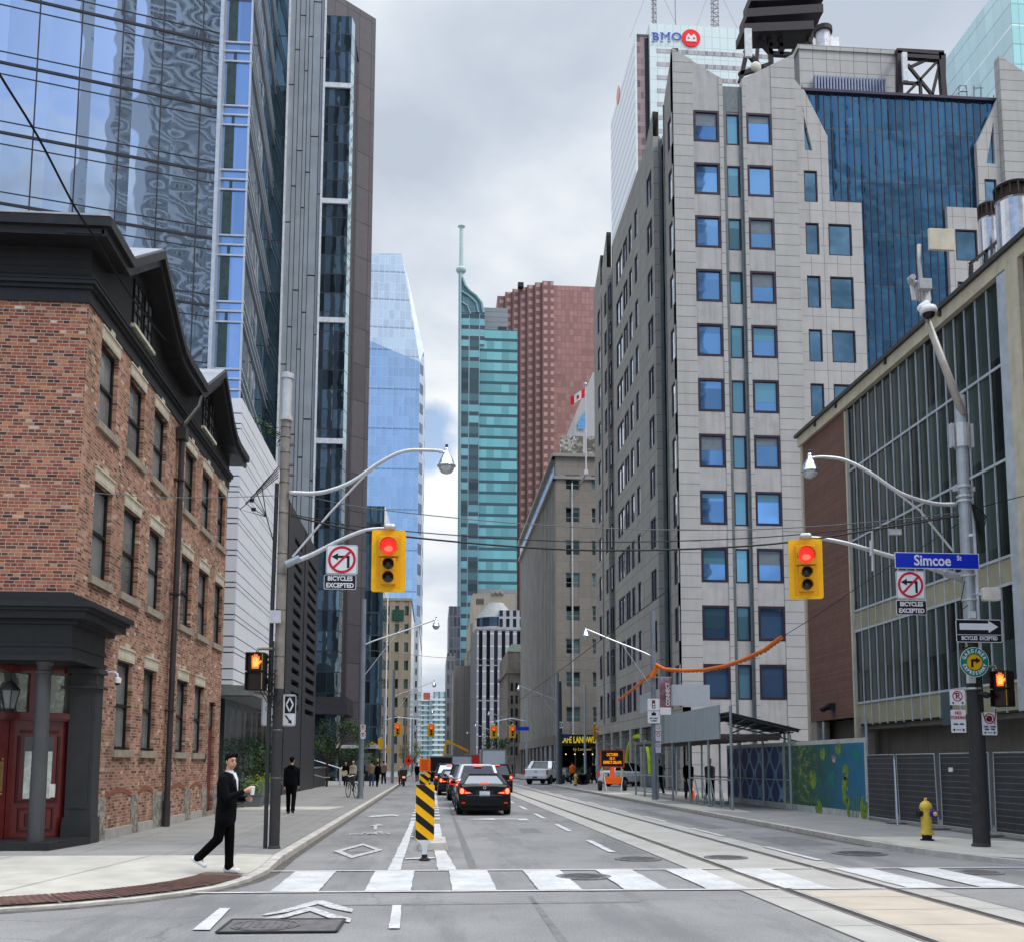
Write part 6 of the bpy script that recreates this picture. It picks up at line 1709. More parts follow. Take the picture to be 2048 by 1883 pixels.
m_ = MB(); m_.tube([(-.165,0,0),(-.165,0,4.3),(-.14,0,7.0)],.04,8); m_.tube([(-.10,-.12,2.7),(-.10,-.12,3.9)],.02,6)
m_.build('conduit',mat('dark_conduit',(.045,.05,.055),.5,metal=.3),pL)
m_ = MB()
for z in (1.3,2.2,3.6,4.5,5.2,5.6,6.4,7.0,7.25,7.6,7.9,8.1): m_.lathe([(.097,z),(.102,z + .015),(.097,z + .03)],n=14)
for z in (7.15,7.35,7.75): m_.box(-.03,.18,-.03,.03,z,z + .04)
m_.build('steel_straps',mat('strap_steel',(.13,.12,.115),.5,metal=.5),pL)
m_ = MB(); m_.box(-.17,.03,-.21,-.12,4.24,4.48); m_.build('junction_box',mat('box_grey',(.42,.43,.46),.5),pL)
m_ = MB(); random.seed(3)
for k in range(7):
    z = 3.0 + random.uniform(-.3,.3); x = random.uniform(-.25,-.02)
    m_.tube([(x,-.14,z + .4),(x - .12,-.2,z + .1),(x + .02,-.22,z - .12),(x + .12,-.17,z + .05)],.013,5)
for k in range(5):
    m_.tube([(-.1,-.12,7.3 - k * .05),(-.4 - .1 * k,-.2,6.9 - .12 * k),(-.3,-.15,6.3),(-.12,-.1,5.7)],.010,5)
m_.box(-.62,-.54,-.2,-.14,6.58,6.64); m_.box(-.58,-.50,-.22,-.16,6.40,6.46)
parts(m_,'cable',black,pL)
dk_t = mat('teal_cable',(.05,.16,.19),.5)
def arm(pole,pts_px,Y,r,brace=None,name='lamp_arm',m=None):
    o_ = pole.location
    P_ = [at(x,y,Y=Y) - o_ for x,y in pts_px]
    # smooth the polyline
    sm = []
    for i in range(len(P_) - 1):
        p0 = P_[max(0,i - 1)]; p1 = P_[i]; p2 = P_[i + 1]; p3 = P_[min(len(P_) - 1,i + 2)]
        for k in range(5):
            u = k / 5
            sm.append(.5 * ((2 * p1) + (p2 - p0) * u + (2 * p0 - 5 * p1 + 4 * p2 - p3) * u * u + (3 * p1 - p0 - 3 * p2 + p3) * u ** 3))
    sm.append(P_[-1])
    m_ = MB(); m_.tube(sm,[r * (1 - .35 * i / len(sm)) for i in range(len(sm))],10); t = m_.build(name,m or galv_l,pole,smooth=True)
    if brace:
        m_ = MB(); m_.tube([at(x,y,Y=Y) - o_ for x,y in brace],r * .5,6); m_.build('brace',m or galv_l,t)
    return t
lampglass = mat('lamp_bowl_glass',(.45,.48,.50),.08,metal=.3,var=.15,scale=12,spec=.8)
chrome = mat('lamp_chrome',(.62,.64,.68),.12,metal=.95,var=.1)
def lamp_head(parent,c_,s_=1.0,side=-1):
    x,y,z = c_
    m_ = MB(); m_.lathe([(.035 * s_,.30 * s_),(.045 * s_,.27 * s_),(.05 * s_,.18 * s_),(.075 * s_,.16 * s_),(.13 * s_,.06 * s_),(.155 * s_,-.03 * s_),(.185 * s_,-.06 * s_),(.185 * s_,-.075 * s_),(.15 * s_,-.085 * s_)],c_,20)
    m_.tube([(x,y,z + .2 * s_),(x + side * .15 * s_,y,z + .22 * s_)],.03 * s_,8)
    h_ = m_.build('lamp_hood',chrome,parent,smooth=True)
    m_ = MB(); m_.lathe([(.15 * s_,-.08 * s_),(.145 * s_,-.14 * s_),(.10 * s_,-.20 * s_),(.02 * s_,-.23 * s_)],c_,18); m_.build('glass_bowl',lampglass,parent,smooth=True)
    m_ = MB(); m_.lathe([(.03 * s_,.30 * s_),(.03 * s_,.36 * s_),(.015 * s_,.37 * s_)],c_,10); m_.build('photocell',mat('photocell_blue',(.05,.06,.12),.5),parent)
aL = arm(pL,[(578,985),(640,985),(700,965),(760,925),(810,902),(870,901),(886,903)],19.7,.045,[(585,1113),(660,1025),(734,946),(745,940)])
lamp_head(aL,tuple(at(893,925,Y=19.7) - pL.location),1.0,-1)

pR = street_pole('utility_pole','tall galvanised pole with black wrapped foot carrying the blue street sign',(10.83,19.81,KZ),9.2,.142,.112,polepaint,galv,4.2)
m_ = MB(); m_.tube([(.16,.02,0),(.15,.02,3.4)],.055,8); m_.build('dark_conduit',mat('black_conduit',(.03,.045,.045),.5),pR)
m_ = MB(); m_.tube([(.17,.0,3.4),(.16,.0,6.9)],.045,8); m_.tube([(.02,-.16,6.2),(.02,-.16,6.25)],.05,6); m_.build('white_conduit',mat('white_pvc',(.60,.64,.68),.4),pR)
m_ = MB()
for z in (3.1,4.9,5.4,6.95,7.05,7.25): m_.lathe([(.155,z),(.158,z + .02),(.155,z + .04)],n=14)
m_.box(-.22,.22,-.04,.04,7.18,7.28); m_.box(-.24,-.18,-.06,.06,8.1,8.6); m_.box(.18,.24,-.06,.06,8.1,8.6); m_.lathe([(.15,8.1),(.15,8.6)],n=14); parts(m_,'clamp',galv_l,pR)
m_ = MB()
for k in range(7):
    x = .13 + .03 * (k % 3); z = 6.9
    m_.tube([(x,-.05,z),(x + .04 * k,-.1,z - .25),(x + .10,-.1,z - .6 - .03 * k),(x + .02,-.12,z - .35),(x,-.05,z + .02)],.010,5)
m_.tube([(-.13,-.1,5.3),(-.25,-.15,4.9),(-.3,-.12,4.65),(-.1,-.12,4.8)],.010,5); m_.tube([(0,-.16,3.5),(-.02,-.2,2.9),(.1,-.2,2.5),(.3,-.2,2.4),(.33,-.2,2.7)],.010,5)
parts(m_,'cable',black,pR)
m_ = MB(); m_.box(-.12,.0,-.24,-.14,4.52,4.66); m_.box(-.2,-.06,-.22,-.12,3.22,3.52); parts(m_,'small_box',mat('box_pale',(.50,.52,.54),.5),pR)
aR = arm(pR,[(1912,1008),(1865,1006),(1800,985),(1740,945),(1690,920),(1650,914),(1628,915)],19.8,.045,[(1905,1100),(1840,1020),(1752,953)])
lamp_head(aR,tuple(at(1620,935,Y=19.8) - pR.location),1.0,1)
a2 = arm(pL,[(572,1128),(620,1110),(680,1080),(730,1060),(778,1056)],19.6,.05,name='signal_arm')
m_ = MB(); a,b_ = at(572,1128,Y=19.6) - pL.location,at(600,1115,Y=19.6) - pL.location; m_.tube([a,b_],.068,10); m_.build('sleeve',galv,a2)
a3 = arm(pR,[(1935,1158),(1890,1145),(1840,1128),(1760,1105),(1690,1085),(1640,1076),(1600,1074)],19.9,.055,name='signal_arm')
m_ = MB(); a,b_ = at(1935,1160,Y=19.9) - pR.location,at(1888,1143,Y=19.9) - pR.location; m_.tube([a,b_],.085,8); m_.build('sleeve',galv,a3)
# leaning extension with cameras and antennas
ex = thing('camera_mast','leaning mast with white dome camera and antenna panels above the right pole','camera mast',(10.83,19.8,8.4))
def A_(x,y,Y=19.75): return at(x,y,Y=Y)
m_ = MB(); m_.tube([A_(1926,830),A_(1890,735),A_(1856,645)],[.085,.075,.065],12); m_.tube([A_(1856,645),A_(1845,600),A_(1838,520),A_(1838,490)],.045,8); m_.tube([A_(1836,600),A_(1830,570)],.035,8); m_.build('leaning_tube',mat('weathered_tube',(.42,.40,.37),.55,metal=.4,var=.15),ex,smooth=True)
m_ = MB(); m_.box(A_(1828,0).x,A_(1876,0).x,19.55,19.62,A_(1850,508).z,A_(1850,466).z); m_.build('beige_panel_antenna',mat('beige_plastic',(.55,.50,.40),.5),ex,bevel=.01)
m_ = MB(); m_.prism([(A_(1796,0).x,A_(0,487).z),(A_(1832,0).x,A_(0,490).z),(A_(1836,0).x,A_(0,531).z),(A_(1800,0).x,A_(0,529).z)][::-1],19.75,19.80,'y'); m_.build('white_panel_antenna',mat('panel_white',(.66,.66,.68),.5),ex)
m_ = MB(); m_.box(A_(1808,0).x,A_(1832,0).x,19.6,19.75,A_(0,512).z,A_(0,490).z); m_.build('radio_unit',mat('radio_grey',(.40,.41,.43),.5),ex,bevel=.01)
m_ = MB(); q = A_(1822,558,19.6); m_.lathe([(.06,-.10),(.065,.05),(.03,.07)],tuple(q),14,'y'); m_.cap((q.x + .05,19.7,q.z),(q.x + .12,19.75,q.z - .02),.07); m_.build('bullet_camera',mat('camera_grey',(.38,.39,.40),.4),ex)
m_ = MB(); q = A_(1857,622,19.55); m_.lathe([(.17,-.06),(.175,.0),(.15,.08),(.06,.13)],tuple(q),20); m_.cap((q.x - .12,19.6,q.z + .08),(q.x - .02,19.6,q.z + .16),.09); m_.build('dome_housing',mat('camera_white',(.68,.68,.70),.35),ex,smooth=True)
m_ = MB(); m_.ell((q.x,q.y,q.z - .06),.13,.13,.12); m_.build('dome_lens',mat('smoked_lens',(.03,.02,.022),.1),ex,smooth=True)
ant = thing('box_antenna','rounded cream box antenna clamped right of the pole below the street sign','antenna',tuple(at(1980,1190,Y=19.7)))
m_ = MB(); q = at(1980,1188,Y=19.7); m_.prism([(q.x + x,q.z + z) for x,z in rrect(.36,.27,.05)],19.62,19.74,'y'); m_.build('cream_box',mat('cream_plastic',(.58,.55,.50),.5),ant,bevel=.01)
m_ = MB(); m_.tube([(q.x - .35,19.7,q.z),(q.x - .15,19.7,q.z)],.02,6); m_.build('stub',galv_l,ant)

# ---------------- signs
def sign(name,label,cat,px0,px1,py0,py1,Y,r=.03,m=None,back=.006,rotz=0,group=None):
    a,b_ = at(px0,py0,Y=Y),at(px1,py1,Y=Y)
    c_ = ((a.x + b_.x) / 2,Y,(a.z + b_.z) / 2)
    t = thing(name,label,cat,c_,group,rotz,world=False)
    w,h = b_.x - a.x,a.z - b_.z
    mb = MB(); plate(mb,w,h,r,0,back); mb.build('plate',m or white,t)
    return t,w,h
t,w,h = sign('street_name_sign','long blue street name sign reading Simcoe St','street sign',1789,1959,1103,1138,19.55,.01,white)
m_ = MB(); plate(m_,w - .03,h - .03,.01,-.003,0); m_.build('blue_face',mat('sign_blue',(.010,.035,.40),.4,var=.05),t)
text_obj('Simcoe',.30,white,'lettering',t,(-.10,-.006,-.005),sx=.88,bold=.006)
text_obj('St',.14,white,'lettering',t,(w / 2 - .42,-.006,.06),sx=.88,bold=.003)
def noleft(t,w,h,zc=0):
    s_ = min(w,h)
    m_ = MB(); plate(m_,w - .025,h - .025,.03,-.002,0,(0,zc)); m_.build('black_outline',signblack,t)
    m_ = MB(); plate(m_,w - .04,h - .04,.025,-.0035,-.002,(0,zc)); m_.build('white_face',white,t)
    m_ = MB(); bar(m_,(.105 * s_ / .6 + .02,zc - .16),(.105 * s_ / .6 + .02,zc + .075),.05,-.006); bar(m_,(.145,zc + .055),(-.09,zc + .055),.045,-.0062)
    m_.prism([(-.20,zc + .055),(-.075,zc - .015),(-.075,zc + .125)],-.006,-.004,'y'); m_.build('turn_arrow',signblack,t)
    m_ = MB(); m_.ring((0,zc),.215,.262,-.009,36); bar(m_,(-.165,zc - .165),(.165,zc + .165),.042,-.0095); m_.build('red_ban_ring',signred,t)
t,w,h = sign('no_left_turn_sign','no left turn sign hanging from the left signal arm','road sign',653,715,1088,1148,19.45,.04,group='no left turn signs'); noleft(t,w,h)
t,w,h = sign('no_left_turn_sign','no left turn sign hanging below the blue street sign','road sign',1791,1851,1140,1197,19.5,.04,group='no left turn signs'); noleft(t,w,h)
for (x0,x1,y0,y1,lab) in ((648,712,1148,1178,'black bicycles excepted tab under the left hanging sign'),(1792,1854,1199,1229,'black bicycles excepted tab under the right hanging sign')):
    t,w,h = sign('exception_tab',lab,'road sign',x0,x1,y0,y1,19.47,.03,group='bicycles excepted tabs')
    m_ = MB(); plate(m_,w - .02,h - .02,.025,-.002,0); m_.build('black_face',signblack,t)
    text_obj('BICYCLES',.12,white,'lettering',t,(0,-.005,.066),sx=.92,bold=.004); text_obj('EXCEPTED',.12,white,'lettering',t,(0,-.005,-.066),sx=.92,bold=.004)
t,w,h = sign('one_way_sign','black sign with a wide white arrow on the right pole','road sign',1911,2005,1237,1284,19.5,.04)
m_ = MB(); plate(m_,w - .025,h - .025,.03,-.002,0); m_.build('black_face',signblack,t)
m_ = MB(); m_.prism([(-.40,.02),(.20,.02),(.20,-.035),(.40,.085),(.20,.205),(.20,.15),(-.40,.15)],-.005,-.002,'y'); m_.box(-w / 2 + .02,w / 2 - .02,-.005,-.002,-.085,-.075); m_.build('white_arrow',white,t)
text_obj('BICYCLES  EXCEPTED',.105,white,'lettering',t,(0,-.005,-.15),sx=.74,bold=.003)
q = at(1949,1323,Y=19.5)
t = thing('expressway_sign','round green and yellow expressway direction sign on the right pole','road sign',tuple(q),world=False)
m_ = MB(); m_.lathe([(.30,0),(.30,.006)],n=40,axis='y'); m_.build('rim',white,t)
m_ = MB(); m_.lathe([(.29,-.002),(.29,0)],n=40,axis='y'); m_.build('green_face',mat('sign_green',(.010,.16,.115),.4),t)
m_ = MB(); m_.lathe([(.155,-.004),(.155,-.002)],n=36,axis='y'); m_.build('yellow_disc',mat('disc_yellow',(.62,.34,.03),.4),t)
m_ = MB(); bar(m_,(-.05,-.10),(-.05,.04),.05,-.006); bar(m_,(-.07,.035),(.04,.035),.05,-.0062); m_.prism([(.03,-.03),(.125,.035),(.03,.10)],-.006,-.004,'y'); m_.build('turn_arrow',signblack,t)
def arc_text(s,r,a0,a1,size,up_):
    n = len(s)
    for i,ch in enumerate(s):
        a = R(a0 + (a1 - a0) * i / (n - 1))
        o = text_obj(ch,size,white,'letter',t,(0,0,0),sx=.8,bold=.003)
        rot_ = (math.pi / 2 - a) if up_ else (-math.pi / 2 - a)
        o.data.transform(Matrix.Translation((r * math.cos(a),-.005,r * math.sin(a))) @ Matrix.Rotation(rot_,4,'Y'))
arc_text('GARGINER',.222,158,22,.105,True); arc_text('EXPRESSWAY',.222,196,344,.10,False)
text_obj('5',.12,mat('pole_number',(.55,.48,.25),.5),'pole_number',pR,(at(1935,1288,Y=19.6).x - 10.83,-.17,at(1935,1288,Y=19.6).z - KZ),sx=.9,bold=.004)

def small_sign(name,label,x0,x1,y0,y1,Y=19.6,kind='P'):
    t,w,h = sign(name,label,'parking sign',x0,x1,y0,y1,Y,.02)
    if kind == 'P':
        text_obj('P',.17,signblack,'lettering',t,(0,-.003,.025),bold=.003)
        m_ = MB(); m_.ring((0,.025),.085,.105,-.005,28); bar(m_,(-.07,.095),(.07,-.045),.02,-.0055); m_.build('red_ban_ring',signred,t)
        m_ = MB()
        for s_ in (-1,1): m_.prism([(s_ * .13,-.11),(s_ * .08,-.135),(s_ * .08,-.085)],-.004,0,'y')
        m_.build('arrows',signblack,t)
    elif kind == 'ST':
        text_obj('NO',.095,signred,'lettering',t,(0,-.003,.16),bold=.003,sx=.9); text_obj('STANDING',.088,signred,'lettering',t,(0,-.003,.07),bold=.003,sx=.68)
        text_obj('9AM - 4PM',.05,signblack,'lettering',t,(0,-.003,-.06),bold=.002,sx=.95)
        m_ = MB(); 
        for s_ in (-1,1): m_.prism([(s_ * .13,-.17),(s_ * .08,-.20),(s_ * .08,-.14)],-.004,0,'y')
        m_.build('arrows',signblack,t); text_obj('MON-FRI',.03,signblack,'lettering',t,(0,-.003,-.17),sx=.8)
    elif kind == 'SP':
        m_ = MB(); m_.lathe([(.065,-.004),(.065,-.001)],(0,0,.10),8,'y'); m_.build('black_octagon',signblack,t)
        m_ = MB(); m_.ring((0,.10),.085,.108,-.006,28); bar(m_,(-.075,.175),(.075,.025),.022,-.0065); m_.build('red_ban_ring',signred,t)
        text_obj('7AM - 10AM',.052,signblack,'lettering',t,(0,-.003,-.06),sx=.92,bold=.002); text_obj('3PM - 7PM',.052,signblack,'lettering',t,(0,-.003,-.115),sx=.92,bold=.002); text_obj('MON-FRI',.03,signblack,'lettering',t,(0,-.003,-.18),sx=.8)
        m_ = MB()
        for s_ in (-1,1): m_.prism([(s_ * .13,-.18),(s_ * .08,-.205),(s_ * .08,-.155)],-.004,0,'y')
        m_.build('arrows',signblack,t)
    return t
small_sign('parking_sign','small square no parking sign left of the right pole',1899,1931,1378,1409)
small_sign('parking_sign','no standing sign with red words left of the right pole',1901,1933,1418,1464,kind='ST')
small_sign('parking_sign','no stopping sign with two lines of hours right of the right pole',1963,1995,1423,1469,19.7,'SP')
small_sign('parking_sign','small parking sign near the second left pole, upper of two',721,731,1448,1461,46.6)
small_sign('parking_sign','small parking sign near the second left pole, lower of two',721,731,1462,1476,46.6)

# bike lane sign behind the left pole
t,w,h = sign('bike_lane_sign','white and black diamond lane sign partly hidden by the left pole','road sign',524,591,1387,1451,19.98,.05)
m_ = MB(); plate(m_,w - .02,h - .02,.045,-.002,0); m_.build('black_outline',signblack,t)
m_ = MB(); plate(m_,w - .035,h - .035,.04,-.004,-.002); m_.build('white_face',white,t)
m_ = MB(); m_.box(.115,.31,-.006,-.004,-.06,.27); m_.build('black_field',signblack,t)
m_ = MB()
for a,b_ in (((.205,.24),(.27,.11)),((.27,.11),(.205,-.03)),((.205,-.03),(.14,.11)),((.14,.11),(.205,.24))): bar(m_,a,b_,.028,-.008)
m_.build('white_diamond',white,t)
m_ = MB(); bar(m_,(.13,-.10),(.22,-.22),.03,-.006); m_.prism([(.255,-.265),(.245,-.18),(.175,-.235)],-.006,-.004,'y'); m_.ring((-.21,.03),.035,.045,-.006,16); m_.ring((-.07,.03),.035,.045,-.006,16); bar(m_,(-.21,.03),(-.11,.07),.012,-.006); bar(m_,(-.11,.07),(-.07,.03),.012,-.006); m_.build('black_symbols',signblack,t)
text_obj('THIS',.09,signblack,'lettering',t,(-.13,-.006,-.13),sx=.85,bold=.002); text_obj('LANE',.09,signblack,'lettering',t,(-.13,-.006,-.235),sx=.85,bold=.002)

# pedestrian signals
def hand(mb,s_,y):
    o = []
    mb.prism([(-.06 * s_,-.10 * s_),(.05 * s_,-.10 * s_),(.065 * s_,.02 * s_),(-.07 * s_,.02 * s_)],y,y + .004,'y')
    for i,(x,l) in enumerate(((-.055,.09),(-.02,.115),(.015,.11),(.048,.08))):
        mb.prism([((x - .013) * s_,.02 * s_),((x + .013) * s_,.02 * s_),((x + .012) * s_,(.02 + l) * s_),((x - .012) * s_,(.02 + l) * s_)],y,y + .004,'y')
    mb.prism([(.05 * s_,-.05 * s_),(.06 * s_,-.01 * s_),(.115 * s_,.05 * s_),(.125 * s_,.03 * s_)],y,y + .004,'y')
def ped(label,loc,rotz):
    t = thing('pedestrian_signal',label,'pedestrian signal',loc,'pedestrian signals showing an orange hand',rotz,world=False)
    m_ = MB(); m_.box(-.17,.17,-.02,.22,-.01,.35); m_.box(-.17,.17,-.02,.22,-.36,-.015); h_ = m_.build('housing',mat('ped_housing',(.02,.012,.010),.5),t,bevel=.01)
    m_ = MB()
    for z0,z1 in ((0,.345),(-.355,-.02)):
        m_.box(-.172,-.16,-.14,-.02,z0,z1); m_.box(.15,.172,-.14,-.02,z0,z1); m_.box(-.17,.17,-.14,-.02,z1 - .012,z1)
    m_.build('visor',black,t)
    m_ = MB()
    for z0,z1 in ((0,.345),(-.355,-.02)):
        m_.box(.138,.149,-.135,-.025,z0 + .01,z1 - .015)
    m_.build('visor_lining',mat('visor_yellow',(.55,.33,.05),.5),t)
    m_ = MB(); m_.box(-.15,.15,-.028,-.02,.01,.33); m_.box(-.15,.15,-.028,-.02,-.34,-.03); m_.build('lens_panel',mat('maroon_lens',(.04,.006,.005),.3),t)
    m_ = MB(); n0 = len(m_.v); hand(m_,1.15,-.036); m_.v = [(x,y,z + .165) for x,y,z in m_.v]; m_.build('hand_symbol',handglow,t)
    m_ = MB(); hand(m_,.80,-.040); m_.v = [(x,y,z + .165) for x,y,z in m_.v]; m_.build('hand_core',handcore,t)
    return t
ped('orange hand signal facing the camera left of the left pole',(-3.34,19.5,3.42),R(-4))
ped('orange hand signal turned half away on the right pole',(at(2000,1372,Y=19.6).x,19.55,at(2000,1376,Y=19.6).z),R(-52))
br = thing('signal_bracket','pair of pipe brackets joining the hand signal to the left pole','bracket',(-3.0,19.7,3.4))
m_ = MB(); m_.tube([at(514,1304,Y=19.6),at(516,1297,Y=19.65),at(526,1296,Y=19.7),at(552,1297,Y=19.74)],.028,8); m_.tube([at(508,1384,Y=19.6),at(520,1386,Y=19.65),at(552,1387,Y=19.74)],.028,8); m_.build('pipes',rustpole,br)
br = thing('signal_bracket','short pipe bracket over the hand signal on the right pole','bracket',(11,19.7,3.6))
m_ = MB(); m_.tube([at(1960,1333,Y=19.7),at(1990,1331,Y=19.65),at(1992,1338,Y=19.6)],.03,8); m_.build('pipe',rustpole,br)
bt = thing('push_button','black crossing horn speaker hung low on the right pole','speaker',tuple(at(1965,1388,Y=19.6)))
m_ = MB(); q = at(1965,1386,Y=19.6); m_.cap((q.x - .05,19.6,q.z),(q.x + .06,19.55,q.z - .03),.05,.07); m_.build('horn',black,bt)

# ---------------- further poles with lamps
def lamp_pole(label,x,y,h,side,reach=3.1,arm_z=None,name='street_lamp'):
    t = thing(name,label,'street lamp',(x,y,KZ),'street lamps further down the street',world=False)
    m_ = MB(); m_.lathe([(.15,0),(.13,.1),(.11,h)],n=12); m_.build('pole',mat('far_pole_grey',(.19,.21,.24),.5,metal=.3,var=.15),t)
    za = (arm_z or h - 2.1)
    pts = [(side * (.1 + reach * u),0,za + 1.15 * (u ** .9) * (1.25 - .25 * u) - .12 * math.sin(u * math.pi)) for u in [k / 9 for k in range(10)]]
    m_ = MB(); m_.tube(pts,.035,6); m_.tube([(side * .1,0,za - 1.4),(side * reach * .55,0,za + .75)],.018,5); a_ = m_.build('lamp_arm',galv_l,t)
    e = pts[-1]; lamp_head(a_,(e[0] + side * .12,0,e[2] - .2),1.0,-side)
    return t
lamp_pole('street lamp on the second pole behind the parked bicycle',-3.25,47,9.1,1,3.1,7.0)
lamp_pole('small street lamp on the third left pole by the crowd',-3.2,82,9.0,1,3.0,6.9)
lamp_pole('street lamp curving left from the pole wrapped in orange',9.88,45.5,8.5,-1,2.85,6.45)
lamp_pole('small street lamp in front of the pleated stone flank',10.2,84,9.0,-1,3.0,6.8)
for i,(x,y,s_) in enumerate(((-3.2,118,1),(9.6,122,-1),(-3.2,155,1),(9.6,160,-1),(-3.2,195,1),(9.6,200,-1),(9.6,240,-1))):
    lamp_pole(['tiny street lamp over the far left pavement','tiny street lamp over the far right pavement'][s_ < 0] + ', ' + ['nearest','second','third','fourth'][i // 2] + ' of its row past the avenue',x,y,8.6,s_,2.8)
# signal supports at the avenue
for x,y,lab in ((-4.6,97,'slim pole holding the far left signal'),(8.9,98,'slim pole under the far blue street sign'),(12.4,83.5,'slim pole holding the side-on signal above the message board'),(9.9,79.8,'dark pole in front of the white pickup')):
    t = thing('signal_pole',lab,'pole',(x,y,KZ),'thin poles at the avenue crossing',world=False)
    m_ = MB(); m_.lathe([(.17 if y < 80 else .12,0),(.15 if y < 80 else .1,4.2),(.10,8.0)],n=10); m_.build('shaft',mat('dark_far_pole',(.045,.055,.065),.5) if y < 80 else galv,t)
    if 90 < y:
        m_ = MB(); m_.tube([(0,0,5.6),(x < 0 and 1.2 or -1.4,0,5.9),(x < 0 and 4.2 or -3.0,0,5.6)],.05,6); m_.build('arm',galv_l,t)
t,w,h = sign('street_name_sign','small far blue street sign beside the right avenue signals','street sign',1031,1058,1452,1459.5,97.5,.01,mat('sign_blue_far',(.02,.05,.38),.4))
t,w,h = sign('street_name_sign','small blue topped street sign in front of the cafe corner','street sign',1120,1140,1467,1475,80,.05,mat('sign_navy',(.03,.05,.20),.4))
t,w,h = sign('letter_sign','little white sign with letter D on the dark far pole','road sign',1119,1126,1442,1455,79.6,.02)
text_obj('D',.38,signblack,'lettering',t,(0,-.004,0),bold=.01)

# ---------------- hazard marker, kerb stones, orange signs
hz = mat('marker_yellow',(.80,.42,.015),.45,var=.05)
def marker(label,x,y,wd=.33,z0=.36,z1=1.33):
    t = thing('hazard_marker',label,'road marker',(x,y,0.0),'striped hazard markers in the lane divider',world=False)
    m_ = MB(); m_.prism([(a,b_ + (z0 + z1) / 2) for a,b_ in rrect(wd,z1 - z0,.03)],-.012,.0,'y'); m_.build('yellow_panel',hz,t)
    m_ = MB(); H_ = z1 - z0
    for k in range(-1,4):
        zt_ = z1 + .10 - k * .30 + .02
        pts = [(-wd / 2,zt_),(-wd / 2,zt_ - .145),(wd / 2,zt_ - .145 - .26),(wd / 2,zt_ - .26)]
        # clip to the panel
        def clip(poly,f,g):
            out = []
            for i in range(len(poly)):
                a,b2 = poly[i - 1],poly[i]
                fa,fb = f(a),f(b2)
                if fa >= 0: out.append(a) if fb >= 0 and False else None
                if (fa >= 0) != (fb >= 0):
                    u = fa / (fa - fb); out.append((a[0] + (b2[0] - a[0]) * u,a[1] + (b2[1] - a[1]) * u))
                if fb >= 0: out.append(b2)
            return out
        pts = clip(pts,lambda p_: z1 - .002 - p_[1],None); pts = clip(pts,lambda p_: p_[1] - z0 - .002,None) if pts else pts
        if len(pts) >= 3: m_.prism(pts,-.0155,-.012,'y')
    m_.build('black_stripes',mat('marker_black',(.012,.012,.012),.5),t)
    m_ = MB(); m_.prism([(-.14,z0),(.14,z0),(.045,z0 - .10),(.04,.10),(-.04,.10),(-.045,z0 - .10)],-.03,.0,'y'); m_.build('white_stem',mat('stem_white',(.62,.64,.66),.5),t)
    m_ = MB(); m_.lathe([(.11,.016),(.10,.03),(.05,.06),(.05,.11)],(0,-.015,0),16); m_.build('rubber_foot',mat('rubber',(.03,.025,.025),.8),t)
    return t
mk = marker('large yellow and black striped hazard marker at the crosswalk',-.13,18.45)
dup(mk,'second striped hazard marker peeking above the first',(-.30,36.5,0))
dup(mk,'third striped hazard marker under the orange text sign',(-.30,58,0))
for i,(x0,x1,y0,y1,lab) in enumerate(((-.28,.32,20.4,22.0,'low concrete kerb stone just behind the striped marker'),(-.42,-.12,23.6,28.5,'long low concrete kerb stone further along the bike lane'))):
    t = thing('kerb_stone',lab,'kerb stone',((x0 + x1) / 2,y0,0),'loose kerb stones in the divider')
    m_ = MB(); m_.prism([(x0,0),(x1,0),(x1 - .05,.17),(x0 + .05,.17)],y0,y1,'y'); m_.build('stone',kerb_m,t,bevel=.015)
orange = mat('construction_orange',(.75,.13,.02),.55,var=.06)
t,w,h = sign('orange_text_sign','orange rectangular works sign above the second striped marker','works sign',839,861,1516,1541,44,.01,orange)
m_ = MB()
for k in range(5): m_.box(-.16 + .02 * (k % 2),.16 - .03 * (k % 3),-.004,0,.15 - k * .085,.185 - k * .085)
m_.build('faint_text_lines',mat('faint_text',(.35,.06,.015),.6),t)
m_ = MB(); m_.box(-.12,-.09,.01,.03,-1.55,-.2); m_.box(.09,.12,.01,.03,-1.55,-.2); m_.build('posts',galv,t)
dm = thing('orange_diamond_sign','orange diamond construction sign on the left kerb','works sign',tuple(at(817,1521,Y=78)),world=False)
m_ = MB(); m_.prism([(0,.45),(-.34,0),(0,-.45),(.34,0)],0,.01,'y'); m_.build('diamond',mat('diamond_orange',(.85,.08,.02),.5),dm)
m_ = MB(); m_.prism([(-.12,-.05),(.12,-.05),(0,.22)],-.01,0,'y'); m_.build('symbol',signblack,dm)
m_ = MB(); m_.beam((-.02,.02,-.4),(-.4,.1,-1.5),.04); m_.beam((.02,.02,-.4),(.4,.1,-1.5),.04); m_.build('stand',galv,dm)

